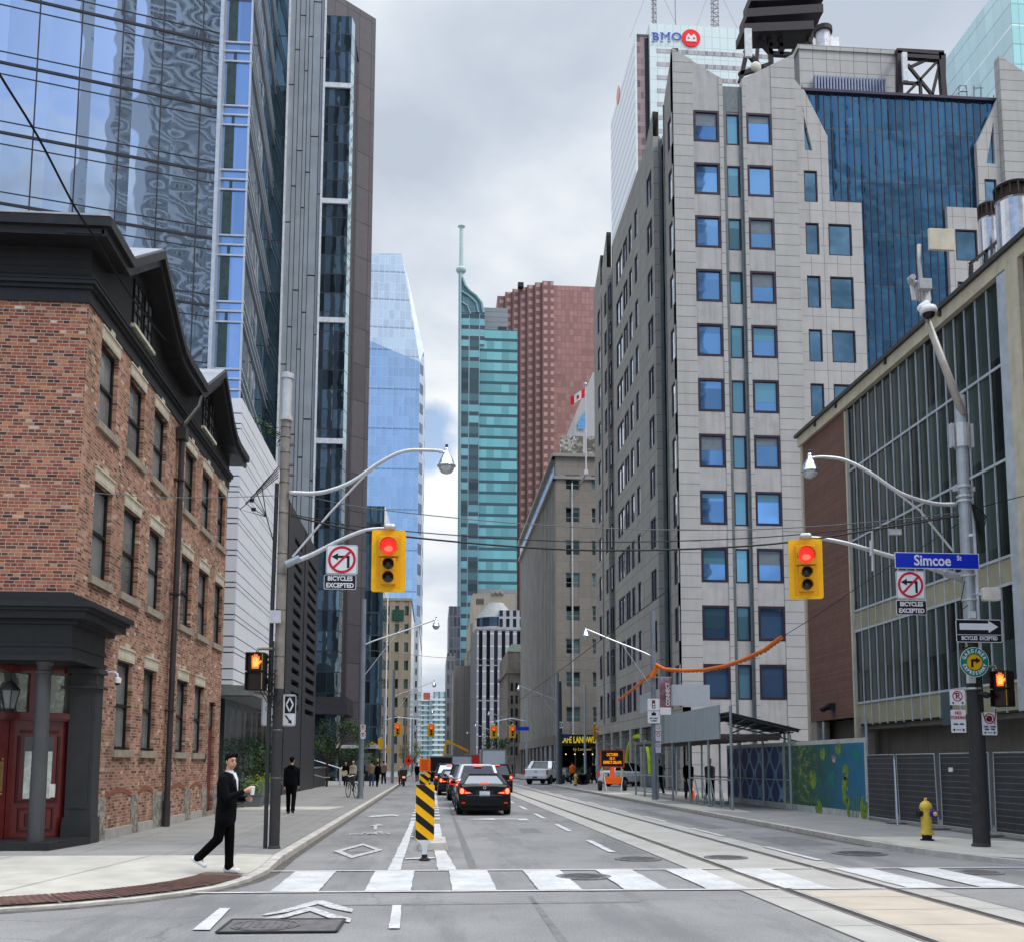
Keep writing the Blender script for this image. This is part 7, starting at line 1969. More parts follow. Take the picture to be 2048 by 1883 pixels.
# ---------------- hydrants
def hydrant(label,loc,rotz=0):
    t = thing('fire_hydrant',label,'fire hydrant',loc,'yellow fire hydrants',rotz,world=False)
    hy = mat('hydrant_yellow',(.58,.42,.09),.5,var=.12,scale=8,local=True)
    m_ = MB(); m_.lathe([(.14,.0),(.14,.02),(.10,.03),(.10,.12)],n=20); m_.build('black_base',black,t)
    m_ = MB(); m_.lathe([(.145,.12),(.15,.13),(.15,.155),(.118,.17),(.112,.22),(.112,.60),(.118,.62),(.118,.66),(.132,.67),(.132,.70),(.125,.73),(.115,.76),(.07,.81),(.035,.83),(.03,.84),(.03,.88),(.015,.89)],n=22); m_.build('barrel',hy,t,smooth=False)
    m_ = MB()
    for k in range(8):
        a = math.pi * k / 4; m_.lathe([(.014,.11),(.014,.17)],(.135 * math.cos(a),.135 * math.sin(a),0),6)
    m_.build('flange_bolts',hy,t)
    m_ = MB(); m_.lathe([(.075,-.20),(.085,-.19),(.085,-.12),(.05,-.10)],(.10,0,.56),16,'y'); m_.build('blue_collar',mat('hydrant_blue',(.02,.02,.30),.5),t)
    m_ = MB(); m_.lathe([(.02,-.25),(.045,-.235),(.05,-.20),(.05,-.10)],(.10,0,.56),14,'y'); m_.build('front_cap',hy,t)
    m_ = MB(); m_.lathe([(.07,-.20),(.075,-.17),(.06,-.10)],(0,-.02,.56),14,'x'); m_.build('side_cap',black,t)
    m_ = MB(); m_.lathe([(.06,.10),(.06,.17),(.03,.18)],(0,0,.56),14,'x'); m_.build('side_outlet',hy,t)
    return t
hy = hydrant('yellow fire hydrant with blue collar on the right pavement near the fence',(10.47,21.3,KZ + .005))
dup(hy,'far yellow fire hydrant by the orange jacketed worker',(at(1151,1570,Z=KZ).x,at(1151,1570,Z=KZ).y,KZ))

# ---------------- message board trailer
vm = thing('message_board_trailer','orange trailer with a lit message board on the right pavement','message board',(10.6,60.5,KZ),world=False)
m_ = MB(); m_.box(-.72,.72,-.05,.08,1.38,2.42); m_.build('board_frame',mat('board_red',(.55,.06,.02),.5),vm)
m_ = MB(); m_.box(-.65,.65,-.06,-.05,1.45,2.35); m_.build('screen',mat('screen_black',(.012,.012,.014),.4),vm)
amber = mat('amber_led',(.8,.3,.02),.5,emit=(1,.36,.04),es=.9)
for i,s_ in enumerate(('OCTOBER','10-11','EXPECT DELAYS')):
    text_obj(s_,.24,amber,'led_text',vm,(0,-.065,2.13 - i * .23),sx=.62,bold=.004)
m_ = MB(); m_.box(-.48,.48,-.35,.5,.42,.80); m_.box(-.12,.12,-.1,.1,.8,1.4); m_.build('orange_chassis',orange,vm)
m_ = MB(); m_.beam((-.75,0,2.95),(.6,0,2.45),.7,.04); m_.build('solar_panel',mat('solar_dark',(.10,.11,.13),.3,var=.05),vm)
for sx_ in (-1,1):
    m_ = MB(); m_.lathe([(.30,-.09),(.30,.09)],(sx_ * .74,0,.31),18,'x'); wh = m_.build('wheel',mat('tyre_black',(.02,.02,.021),.85),vm)
    m_ = MB(); m_.beam((sx_ * .55,-.35,.85),(sx_ * .42,-.45,.0),.045); m_.build('jack_leg',white,vm)
m_ = MB(); m_.beam((-.62,-.1,1.3),(-.4,-.1,.6),.05); m_.beam((.62,-.1,1.3),(.4,-.1,.6),.05); m_.build('yellow_struts',mat('strut_lime',(.45,.50,.06),.5),vm)

# ---------------- camera enforcement sign, banner and orange line covers on pole two
t,w,h = sign('red_light_camera_sign','white red light camera sign on the pole wrapped in orange','road sign',1295,1320,1396,1445,45.3,.02)
m_ = MB(); m_.box(-.07,.07,-.01,0,.12,.48); m_.box(-.1,.1,-.01,0,-.20,-.08); m_.box(-.04,.04,-.012,0,-.08,-.05); m_.box(-w / 2 + .01,w / 2 - .01,-.01,0,.005,.02); m_.build('black_symbols',signblack,t)
m_ = MB(); m_.lathe([(.045,-.014),(.045,-.01)],(0,0,.41),12,'y'); m_.build('red_dot',signred,t)
m_ = MB(); m_.lathe([(.045,-.014),(.045,-.01)],(0,0,.30),12,'y'); m_.lathe([(.045,-.014),(.045,-.01)],(0,0,.19),12,'y'); m_.build('white_dots',white,t)
text_obj('RED LIGHT',.085,signblack,'lettering',t,(0,-.004,-.33),bold=.003,sx=.9); text_obj('CAMERA',.085,signblack,'lettering',t,(0,-.004,-.44),bold=.003,sx=.9)
for i,(y0,y1) in enumerate(((1448,1461),(1463,1481),(1484,1504))):
    t,w,h = sign('parking_sign',['top','middle','bottom'][i] + ' small red and white sign of three on the orange wrapped pole','parking sign',1311,1322,y0,y1,45.35,.01)
    m_ = MB(); m_.ring((0,h / 2 - .12),.06,.085,-.004,16); m_.build('red_ring',signred,t)
bn = thing('street_banner','purple portrait banner with the word CONNECT on the orange wrapped pole','banner',tuple(at(1330,1390,Y=45.3)),world=True)
a,b_ = at(1319,1354,Y=45.3),at(1342,1428,Y=45.3)
m_ = MB(); m_.box(a.x,b_.x,45.28,45.30,b_.z,a.z)
bmn,nt,p = base_mat('banner_print')
c = ramp(nt,[(.3,(.05,.045,.06)),(.5,(.22,.09,.10)),(.62,(.20,.16,.26)),(.75,(.55,.52,.58))],noise(nt,2.2,5,.6)).outputs[0]
lk(nt,c,p.inputs['Base Color']); m_.build('printed_cloth',bmn,bn)
m_ = MB(); m_.box(a.x,b_.x,45.27,45.28,b_.z,b_.z + .32); m_.build('white_foot',white,bn)
o = text_obj('CONNECT',.24,white,'lettering',bn,(0,0,0),bold=.006,sx=.9)
o.data.transform(Matrix.Translation((b_.x - .14 - bn.location.x,-.05,(a.z - .75) - bn.location.z)) @ Matrix.Rotation(R(-90),4,'Y'))
m_ = MB(); m_.box(9.9,b_.x + .05,45.3,45.34,a.z,a.z + .05); m_.build('bracket',galv,bn)
ol = thing('orange_line_cover','long drooping orange cover on the overhead wire right of its pole','line cover',tuple(at(1314,1331,Y=45)))
pts = [at(x,y,Y=Y) for x,y,Y in ((1313,1328,45.2),(1330,1337,44),(1370,1340,42),(1410,1338,40),(1450,1331,38),(1490,1317,35.5),(1530,1298,33),(1562,1274,31))]
m_ = MB(); m_.tube(pts,.075,8); m_.build('ribbed_tube',mat('cover_orange',(.62,.16,.04),.6,var=.12,scale=12),ol)
m_ = MB()
for i in range(len(pts) - 1):
    for k in range(5):
        q = pts[i].lerp(pts[i + 1],k / 5); m_.ell(q - Vector((0,0,.05)),.06,.06,.06,6,4)
m_.build('ribs',MATS['cover_orange'],ol)
ol = thing('orange_line_cover','short orange wire cover running down left from the same pole','line cover',tuple(at(1300,1345,Y=46)))
m_ = MB(); m_.tube([at(x,y,Y=Y) for x,y,Y in ((1310,1340,45.8),(1295,1352,49),(1270,1374,54),(1238,1398,60))],.075,8); m_.tube([(9.75,45.3,at(1312,1354,Y=45.3).z),(10.05,45.3,at(1312,1330,Y=45.3).z)],.11,8); m_.build('ribbed_tube',MATS['cover_orange'],ol)

# ---------------- covered walkway scaffold, hoardings, mesh fence
hp = thing('walkway_scaffold','grey covered walkway scaffold with plywood fascia along the right pavement','scaffold',(11.5,44,KZ))
scm = mat('scaffold_tube',(.25,.29,.30),.45,metal=.4,var=.15)
plyg = panel_mat('grey_plywood',(.30,.34,.36),(.2,.23,.24),1.2,0,w=.02,ud=(0,1,0),uoff=36.3,var=.06,pv=.06,rough=.6,streak=.1,bump=.1)
m_ = MB()
for y in (35.3,38.3,41.2,44.2,47.2,50.2,52.4):
    m_.tube([(10.4,y,KZ),(10.4,y,2.85)],.05,8); m_.tube([(12.5,y,KZ),(12.5,y,2.75)],.05,8)
m_.tube([(10.4,35.3,KZ),(10.4,35.3,3.75)],.055,8)
parts(m_,'post',scm,hp)
m_ = MB()
for y0,y1 in ((35.3,41.2),(44.2,52.4)): m_.tube([(10.4,y0,1.15),(10.4,y1,1.15)],.03,6); m_.tube([(10.4,y0,.35),(10.4,y1,.35)],.03,6) if y0 > 40 else None
for k in range(5):
    y = 36.0 + k * 1.15; m_.tube([(10.36,y + .8,1.1),(10.36,y + .3,.45),(10.36,y + .25,.18),(10.36,y - .55,.18),(10.36,y - .6,.5)],.028,6)
m_.tube([(12.5,35.3,1.15),(12.5,52,1.15)],.03,6)
m_.build('handrails',scm,hp)
m_ = MB(); m_.box(10.33,10.40,36.6,46.4,2.62,3.85); m_.build('fascia',plyg,hp)
m_ = MB(); m_.box(10.40,12.7,36.7,53,2.68,2.80)
for k in range(12): m_.box(10.42,12.7,36.9 + k * 1.35,37.0 + k * 1.35,2.58,2.68)
m_.build('deck',mat('deck_timber',(.16,.15,.14),.8,var=.2),hp)
m_ = MB(); a = at(1343,1410,Y=46.2); b_ = at(1417,1369,Y=46.2); m_.box(a.x,b_.x,46.0,46.2,a.z,b_.z); m_.box(a.x,a.x + .1,46.2,53.5,a.z,b_.z); m_.build('upper_screen',mat('pale_grey_ply',(.40,.44,.47),.6,var=.05),hp)
m_ = MB()
for k in range(7):
    x = 10.45 + k * .38; m_.beam((x,35.6,3.42 - (x - 10.4) * .25),(x,38.4,3.42 - (x - 10.4) * .25),.05)
m_.beam((10.4,35.5,3.46),(12.9,35.5,2.86),.07); m_.beam((10.4,35.5,3.05),(12.9,35.5,2.5),.05); m_.beam((10.4,37,3.46),(12.9,37,2.86),.06); m_.beam((10.5,35.5,2.8),(11.5,35.5,3.2),.05)
m_.beam((10.4,35.45,3.0),(11.1,35.45,3.35),.05)
m_.build('rafters',mat('dark_rafter',(.07,.075,.08),.6),hp)
m_ = MB(); m_.add([(10.35,35.4,3.50),(12.95,35.4,2.90),(12.95,38.6,2.90),(10.35,38.6,3.50),(10.35,35.4,3.54),(12.95,35.4,2.94),(12.95,38.6,2.94),(10.35,38.6,3.54)],[(0,1,2,3),(7,6,5,4),(0,4,5,1),(1,5,6,2),(3,2,6,7),(0,3,7,4)]); m_.build('sloping_roof',mat('dark_roof_felt',(.05,.055,.05),.8),hp)

def hoard(name,label,y0,y1,m,frame=True):
    t = thing(name,label,'hoarding',(12.7,y0,KZ))
    m_ = MB(); m_.box(12.7,12.76,y0,y1,KZ,2.50); m_.build('board',mat('board_back',(.38,.40,.38),.7),t)
    m_ = MB(); m_.quad((12.696,y0 + .13,.32),(12.696,y1 - .1,.32),(12.696,y1 - .1,2.36),(12.696,y0 + .13,2.36)); m_.build('painting',m,t)
    m_ = MB()
    for y in (y0 + .2,(y0 + y1) / 2,y1 - .2): m_.tube([(12.82,y,KZ),(12.82,y,3.1)],.045,8)
    parts(m_,'steel_post',scm,t)
    return t
lily,nt,p = base_mat('pond_paint')
pos = wpos(nt); s = N(nt,'ShaderNodeSeparateXYZ'); lk(nt,pos,s.inputs[0])
yy = mth(nt,'DIVIDE',mth(nt,'SUBTRACT',s.outputs[1],29.4),7.1)
base = ramp(nt,[(0.0,(.004,.12,.24)),(.3,(.006,.10,.16)),(.5,(.006,.075,.075)),(.65,(.010,.06,.035)),(.8,(.03,.09,.035)),(1.0,(.012,.10,.12))],mth(nt,'ADD',yy,mth(nt,'MULTIPLY',mth(nt,'SUBTRACT',noise(nt,1.6,8,.75),.5),1.1))).outputs[0]
st = noise(nt,2.2,8,.78,pos,(1,1,2.2)); msk = mth(nt,'MULTIPLY',ramp(nt,[(.5,(0,0,0)),(.62,(1,1,1))],st).outputs[0],ramp(nt,[(.5,(0,0,0)),(.7,(.75,) * 3)],yy).outputs[0])
lk(nt,mix(nt,msk,base,(.22,.27,.09)),p.inputs['Base Color']); p.inputs['Roughness'].default_value = .6
hb = hoard('mural_hoarding','green and blue lily pond mural board beside the mesh fence',29.4,36.5,lily)
padg = mat('lily_pad_green',(.13,.20,.04),.6,var=.5,scale=7); padt = mat('lily_pad_teal',(.02,.16,.14),.6,var=.3,scale=5)
def pad(cy,cz,r,notch,m,sq=1.0):
    m_ = MB(); pts = [(12.690,cy,cz)]
    for k in range(21):
        a = R(notch + 20 + 320 * k / 20); pts.append((12.690,cy + r * math.cos(a),cz + r * .85 * sq * math.sin(a)))
    m_.poly(pts); m_.poly([(12.692,y,z) for _,y,z in pts][::-1]); return m_.build('lily_pad',m,hb)
def mp2_(px,py): q = at(px,py,X=12.69); return q.y,q.z
for px,py,r,nt_,mm_,sq in ((1676,1496,.24,60,padg,1),(1714,1508,.24,100,padt,1.1),(1645,1506,.22,90,padg,1.2),(1691,1543,.24,330,padg,1.2),(1626,1557,.30,90,padg,1.3),(1663,1558,.26,300,padt,1.2),(1637,1614,.30,45,padg,1.0),(1690,1580,.24,200,padg,2.2),(1697,1612,.16,200,padg,2.4),(1727,1615,.26,120,padg,1.6),(1737,1603,.16,20,padg,1.6)):
    cy,cz = mp2_(px,py); pad(cy,cz,r,nt_,mm_,sq)
m_ = MB(); cy,cz = mp2_(1668,1528)
for k in range(5):
    a = R(60 + k * 16); m_.prism([(cy - .03,cz),(cy + .03,cz),(cy + .36 * math.cos(a) + .02,cz + .34 * math.sin(a))],12.688,12.690,'x')
m_.build('pink_flower',mat('petal_pink',(.62,.42,.36),.6),hb)
m_ = MB()
for px in (1707,1712,1716,1704): 
    cy,cz = mp2_(px,1632); dy,dz = mp2_(px + 4,1545); m_.prism([(cy - .02,cz),(cy + .02,cz),(dy,dz)],12.688,12.6895,'x')
m_.build('reeds',mat('reed_green',(.12,.22,.08),.6),hb)
cell,nt,p = base_mat('blue_lattice_paint')
pos = wpos(nt); s = N(nt,'ShaderNodeSeparateXYZ'); lk(nt,pos,s.inputs[0])
u_,v_ = mth(nt,'DIVIDE',s.outputs[1],1.25),mth(nt,'DIVIDE',s.outputs[2],1.3)
w1 = mth(nt,'ABSOLUTE',mth(nt,'SINE',mth(nt,'MULTIPLY',mth(nt,'ADD',u_,v_),3.1416)))
w2 = mth(nt,'ABSOLUTE',mth(nt,'SINE',mth(nt,'MULTIPLY',mth(nt,'SUBTRACT',u_,v_),3.1416)))
ln = mth(nt,'LESS_THAN',mth(nt,'MULTIPLY',w1,w2),.20)
inn_ = ramp(nt,[(.2,(.008,.012,.07)),(.5,(.01,.03,.15)),(.75,(.02,.07,.16)),(.95,(.10,.02,.05))],noise(nt,.55,1,.4,pos)).outputs[0]
out_ = ramp(nt,[(.35,(.05,.16,.28)),(.65,(.16,.30,.44))],noise(nt,.5,2,.5,pos)).outputs[0]
lk(nt,mix(nt,ln,inn_,out_),p.inputs['Base Color']); p.inputs['Roughness'].default_value = .6
hoard('lattice_hoarding','dark blue lattice patterned mural board next to the scaffold',36.55,43.8,cell)

fm_,nt,p = base_mat('fence_mesh')
pos = wpos(nt); s = N(nt,'ShaderNodeSeparateXYZ'); lk(nt,pos,s.inputs[0])
f = mth(nt,'MAXIMUM',lines(nt,s.outputs[2],.145,.012),mth(nt,'MULTIPLY',lines(nt,s.outputs[1],.062,.009),.55))
lk(nt,mix(nt,f,ramp(nt,[(.35,(.006,.007,.009)),(.65,(.020,.022,.028))],noise(nt,1.5,5,.7,pos)).outputs[0],(.13,.135,.14)),p.inputs['Base Color']); p.inputs['Roughness'].default_value = .6
def fence_panel(y0,y1,label,tilt=0):
    t = thing('mesh_fence_panel',label,'fence panel',(12.6,y0,KZ),'temporary mesh fence panels with black screens')
    xa,xb = 12.68,12.60
    m_ = MB(); m_.add([(xa,y1,.22),(xb,y0,.22),(xb + tilt,y0,1.95),(xa + tilt,y1,1.95)],[(0,1,2,3),(3,2,1,0)][:1]); m_.build('mesh_screen',fm_,t)
    m_ = MB(); m_.tube([(xa,y1,.2),(xa + tilt,y1,1.98),(xb + tilt,y0,1.98),(xb,y0,.2),(xa,y1,.2)],.018,6); m_.build('tube_frame',galv,t)
    m_ = MB(); m_.box(xb - .25,xb + .25,y0 - .12,y0 + .12,KZ,KZ + .02); m_.build('foot_plate',iron_m,t)
    return t
ye = 29.3
fl_ = [(29.3,27.35,'first mesh fence panel, touching the lily mural'),(27.3,25.0,'mesh fence panel behind the yellow hydrant'),(24.95,22.55,'mesh fence panel behind the black wrapped pole'),(22.5,19.6,'last mesh fence panel at the right edge')]
for a,b_,lab in fl_: fence_panel(b_,a,lab,tilt=random.uniform(-.05,.03))
m_ = MB(); t = thing('fence_brace','slanting steel brace left of the hydrant against the mesh fence','brace',(12.4,27.3,KZ)); m_.beam((12.6,27.35,1.85),(12.35,26.75,KZ),.035); m_.build('bar',galv,t)
t = thing('fence_tag','small white tag clipped high on the mesh fence','tag',tuple(at(1903,1538,X=12.55))); q = at(1903,1538,X=12.55); m_ = MB(); m_.box(12.52,12.54,q.y - .09,q.y + .09,q.z - .05,q.z + .05); m_.build('card',white,t)

# ---------------- overhead wires
def wire(label,pts,r=.012,name='overhead_wire',m=None):
    P_ = [at(x,y,Y=Y) for x,y,Y in pts]
    t = thing(name,label,'wire',tuple(P_[0]))
    sm = []
    for i in range(len(P_) - 1):
        p0 = P_[max(0,i - 1)]; p1 = P_[i]; p2 = P_[i + 1]; p3 = P_[min(len(P_) - 1,i + 2)]
        for k in range(6):
            u = k / 6; sm.append(.5 * ((2 * p1) + (p2 - p0) * u + (2 * p0 - 5 * p1 + 4 * p2 - p3) * u * u + (3 * p1 - p0 - 3 * p2 + p3) * u ** 3))
    sm.append(P_[-1])
    m_ = MB(); m_.tube(sm,r,5); m_.build('cable',m or black,t)
wire('upper thin wire crossing the street between the two poles',[(586,985,19.75),(734,1015,19.75),(1024,1045,19.75),(1280,1058,19.75),(1536,1057,19.75),(1780,1040,19.75),(1918,1024,19.75)],.010,m=mat('wire_grey',(.10,.10,.11),.5))
wire('middle wire crossing the street between the two poles',[(582,1027,19.7),(734,1054,19.7),(1024,1077,19.7),(1250,1083,19.7),(1536,1073,19.7),(1780,1048,19.7),(1918,1028,19.7)],.011)
wire('lowest and thickest cable crossing the street between the two poles',[(582,1030,19.6),(734,1063,19.6),(1024,1092,19.6),(1250,1100,19.6),(1536,1088,19.6),(1780,1053,19.6),(1918,1030,19.6)],.019)
wire('thick black service cable sweeping down over the charcoal cornice',[(-60,40,13),(0,150,14),(75,272,15.5),(150,415,17.3),(196,485,18.4),(260,590,20.5),(330,680,24)],.020)
wire('thin wire from the left edge across the brick front to the pole',[(0,958,17.5),(110,976,18),(250,990,18.6),(400,995,19.2),(560,990,19.7)],.007,m=MATS['wire_grey'])
wire('thin wire leaving the right pole towards the right edge',[(1945,1018,19.7),(2000,1003,20.2),(2060,988,20.8)],.010)
wire('wire running from the orange cover up to the right pole',[(1562,1274,31),(1640,1225,28),(1720,1170,25),(1790,1125,23),(1850,1090,21.5),(1925,1040,19.9)],.010)
for i,(y,z0,lab) in enumerate(((47,1300,'sagging far wire crossing from the second left pole'),(82,1385,'sagging far wire crossing above the avenue signals'))):
    za = at(866,z0,Y=y).z
    t = thing('overhead_wire',lab,'wire',(-3,y,za)); m_ = MB(); m_.tube([(-3.1,y,za),(0,y,za - .30),(3.5,y,za - .45),(7,y,za - .35),(10,y,za + .05)],.010,5); m_.build('cable',MATS['wire_grey'],t)
for x in (5.58,):
    t = thing('trolley_wire','long tram wire running away above the track bed','wire',(x,40,5.9)); m_ = MB(); m_.tube([(x,24,5.85),(x,60,5.8),(x,110,5.8),(x,220,5.8)],.012,5); m_.build('cable',black,t)
t = thing('wire_hanger','small vertical wire fitting hanging left of the blue street sign','fitting',tuple(at(1745,1060,Y=19.8)))
m_ = MB(); m_.box(at(1736,0,Y=19.8).x,at(1758,0,Y=19.8).x,19.75,19.85,at(1745,1068,Y=19.8).z,at(1745,1057,Y=19.8).z); m_.tube([at(1744,1060,Y=19.8),at(1745,1141,Y=19.8)],.02,6); m_.tube([at(1742,1080,Y=19.8),at(1742,1110,Y=19.8)],.03,6); m_.build('fitting_rod',galv_l,t)
# ================================================================ VEHICLES
carglass = mat('car_glass',(.008,.010,.012),.08,var=.2,spec=.5)
rearglass,nt,p = base_mat('bright_rear_glass')
p.inputs['Base Color'].default_value = (.42,.45,.48,1); p.inputs['Metallic'].default_value = .85; p.inputs['Roughness'].default_value = .08
tyre = mat('tyre_black',(.02,.02,.021),.85)
rim_m = mat('alloy_rim',(.35,.36,.38),.3,metal=.8)
tail_r = mat('tail_lamp_red',(.45,.015,.015),.25,emit=(.9,.02,.015),es=.45)
tail_h = mat('tail_lamp_hot',(.9,.2,.1),.3,emit=(1,.20,.08),es=2.2)
plate_m = mat('number_plate',(.58,.64,.74),.5)
chrome_c = mat('car_chrome',(.6,.6,.62),.12,metal=.95)

def paint(name,c,coat=.8,rough=.25,metal=.0):
    return mat(name,c,rough,metal,var=.03,coat=coat if max(c) > .1 else .22,spec=.5 if max(c) > .1 else .2)
def loft(mb,rings,close=True,mi=0):
    n = len(rings[0]); o = len(mb.v)
    vs = [v for r_ in rings for v in r_]
    fs = []
    for i in range(len(rings) - 1):
        for k in range(n):
            fs.append((i * n + k,i * n + (k + 1) % n,(i + 1) * n + (k + 1) % n,(i + 1) * n + k))
    fs.append(tuple(range(n))[::-1]); fs.append(tuple(range((len(rings) - 1) * n,len(rings) * n)))
    mb.add(vs,fs,mi)
KIND = {
 # L, W, shoulder z at rear / mid / front, roof z, cabin base y0,y1, roof y0,y1, belt
 'sedan': dict(L=4.6,W=1.80,st=[(0,.93,.52),(.08,1.0,.38),(.5,1.02,.30),(1.4,.99,.26),(3.0,.95,.25),(4.2,.80,.28),(4.55,.66,.36),(4.6,.58,.42)],roof=1.38,cb=(.42,3.35),cr=(1.25,2.45),rw=.56),
 'suv': dict(L=4.6,W=1.86,st=[(0,1.02,.55),(.08,1.10,.42),(.5,1.12,.34),(1.4,1.08,.30),(3.1,1.04,.30),(4.2,.95,.34),(4.55,.80,.42),(4.6,.70,.48)],roof=1.68,cb=(.10,3.45),cr=(.42,2.60),rw=.62),
}
def wheel(t,x,y,r=.33,w=.22):
    m_ = MB(); s_ = 1 if x > 0 else -1
    m_.lathe([(r * .6,-w / 2),(r * .93,-w / 2),(r,-w / 3),(r,w / 3),(r * .93,w / 2),(r * .6,w / 2)],(x,y,r),22,'x'); wl_ = m_.build('tyre',tyre,t,smooth=False)
    m_ = MB(); m_.lathe([(r * .62,s_ * w * .40),(r * .60,s_ * w * .46),(.05,s_ * w * .42)],(x,y,r),16,'x')
    for k in range(5):
        a = 2 * math.pi * k / 5; m_.beam((x + s_ * w * .47,y,r),(x + s_ * w * .47,y + r * .6 * math.cos(a),r + r * .6 * math.sin(a)),.04,.02)
    m_.build('rim',rim_m,wl_)
def car(kind,name,label,cat,loc,pm,rotz=0,group=None,rg=None,lights='wedge',lit=True):
    K = KIND[kind]; W = K['W'] / 2
    t = thing(name,label,cat,loc,group,rotz,world=False)
    rings = []
    for y,zs,zb in K['st']:
        e = .90 if y < .05 or y > K['L'] - .05 else .97 if (y < .12 or y > K['L'] - .5) else 1.0
        w_ = W * e
        rings.append([(-w_ * .86,y,zb),(-w_ * .96,y,zb + .10),(-w_,y,zb + (zs - zb) * .5),(-w_ * .97,y,zs - .08),(-w_ * .88,y,zs),(-w_ * .45,y,zs + .025),(w_ * .45,y,zs + .025),(w_ * .88,y,zs),(w_ * .97,y,zs - .08),(w_,y,zb + (zs - zb) * .5),(w_ * .96,y,zb + .10),(w_ * .86,y,zb)])
    m_ = MB(); loft(m_,rings); body = m_.build('body',pm,t,smooth=False,bevel=.03)
    # cabin
    (b0,b1),(r0,r1),zr = K['cb'],K['cr'],K['roof']
    zs0,zs1 = K['st'][2][1] - .01,K['st'][4][1] - .01
    wb,wr = W * .88,W * K['rw'] * 1.12
    base = [(-wb * .93,b0,zs0),(wb * .93,b0,zs0),(wb,b0 + .6,zs0),(wb,b1 - .7,zs1),(wb * .92,b1,zs1),(-wb * .92,b1,zs1),(-wb,b1 - .7,zs1),(-wb,b0 + .6,zs0)]
    top = [(-wr * .92,r0,zr - .06),(wr * .92,r0,zr - .06),(wr,r0 + .35,zr - .02),(wr,r1 - .3,zr - .02),(wr * .94,r1,zr - .06),(-wr * .94,r1,zr - .06),(-wr,r1 - .3,zr - .02),(-wr,r0 + .35,zr - .02)]
    m_ = MB(); m_.add(base + top,[(i,(i + 1) % 8,8 + (i + 1) % 8,8 + i) for i in range(8) if i != 0]); m_.build('side_windows',carglass,t)
    m_ = MB(); m_.add([base[0],base[1],top[1],top[0]],[(0,1,2,3)]); m_.build('rear_window',rg or carglass,t)
    m_ = MB(); rt_ = [(x,y,z + .0) for x,y,z in top]; up_ = [(x * .82,(y if False else (y - (r0 + r1) / 2) * .88 + (r0 + r1) / 2),zr) for x,y,z in top]
    m_.add(rt_ + up_,[(i,(i + 1) % 8,8 + (i + 1) % 8,8 + i) for i in range(8)] + [tuple(range(8,16))]); m_.build('roof',pm,t,smooth=True)
    m_ = MB()
    for a,b_,w_ in ((base[0],top[0],.10),(base[1],top[1],.10),(base[4],top[4],.07),(base[5],top[5],.07),(base[0],base[7],.05),(base[1],base[2],.05),(base[7],top[7],.09),(base[2],top[2],.09),(base[3],top[3],.06),(base[6],top[6],.06),(top[0],top[1],.07)):
        m_.beam(a,b_,w_,w_ * .6)
    mid = (lambda a,b_: tuple((a[i] + b_[i]) / 2 for i in range(3)))
    m_.beam(mid(base[2],base[3]),mid(top[2],top[3]),.07,.04); m_.beam(mid(base[6],base[7]),mid(top[6],top[7]),.07,.04)
    m_.build('pillars',pm,t)
    for x in (-W + .10,W - .10):
        for y in (.85,K['L'] - .85): wheel(t,x,y,.33 if kind == 'sedan' else .36)
    m_ = MB()
    for y in (.85,K['L'] - .85): m_.box(-W * .93,W * .93,y - .40,y + .40,.2,.66)
    m_.box(-W * .85,W * .85,.1,K['L'] - .2,.18,.40); m_.build('underbody',black,t)
    zt_ = K['st'][1][1]
    # rear details
    m_ = MB(); m_.prism([(-W * .92,.30),(W * .92,.30),(W * .95,.42),(W * .95,.60),(-W * .95,.60),(-W * .95,.42)],-.06,.06,'y'); m_.build('rear_bumper',pm,t,bevel=.03)
    for s_ in (-1,1):
        m_ = MB(); zl = zt_ - .20
        if lights == 'wedge': pts = [(s_ * W * .93,zl + .12),(s_ * W * .93,zl - .09),(s_ * W * .70,zl - .10),(s_ * W * .48,zl - .065),(s_ * W * .66,zl - .0),(s_ * W * .80,zl + .10)]
        else: pts = [(s_ * W * .94,zl + .12),(s_ * W * .94,zl - .18),(s_ * W * .74,zl - .16),(s_ * W * .78,zl + .12)]
        m_.prism(pts,-.035,.03,'y'); l_ = m_.build('tail_light',tail_r,t)
        m_ = MB()
        if lights == 'wedge': m_.ell((s_ * W * .83,-.04,zl),.065,.012,.095,12,8); m_.prism([(s_ * W * .72,zl - .075),(s_ * W * .50,zl - .06),(s_ * W * .52,zl - .05),(s_ * W * .72,zl - .035)],-.04,-.03,'y')
        else: m_.ell((s_ * W * .85,-.04,zl),.075,.012,.075,12,8)
        if lit: m_.build('lamp_core',tail_h,l_)
    m_ = MB(); m_.box(-.17,.17,-.065,-.03,zt_ - .36,zt_ - .20); pl_ = m_.build('number_plate',plate_m,t)
    m_ = MB(); m_.box(-.30,.30,-.045,.0,zt_ - .38,zt_ - .17); m_.build('plate_recess',mat('plate_recess',(.02,.03,.045),.4),t)
    for s_ in (-1,1):
        m_ = MB(); m_.ell((s_ * (W + .10),3.0,K['st'][3][1] + .06),.09,.06,.07,12,8); m_.beam((s_ * (W - .1),3.02,K['st'][3][1]),(s_ * (W + .06),3.0,K['st'][3][1] + .03),.04); m_.build('wing_mirror',pm,t)
    if lit:
        m_ = MB()
        zb_ = (zt_ + .03 if kind == 'sedan' else K['roof'] - .10); yb_ = (.44 if kind == 'sedan' else .36)
        m_.box(-.15,.15,yb_ - .06,yb_,zb_,zb_ + .055); m_.build('brake_light',mat('brake_glow',(.9,.1,.08),.3,emit=(1,.12,.08),es=1.8),t)
    return t,body
blackp = paint('black_car_paint',(.003,.003,.004)); whitep = paint('white_car_paint',(.72,.73,.75)); greyp = paint('dark_grey_car_paint',(.03,.033,.038)); purpp = paint('dark_purple_car_paint',(.022,.016,.024))
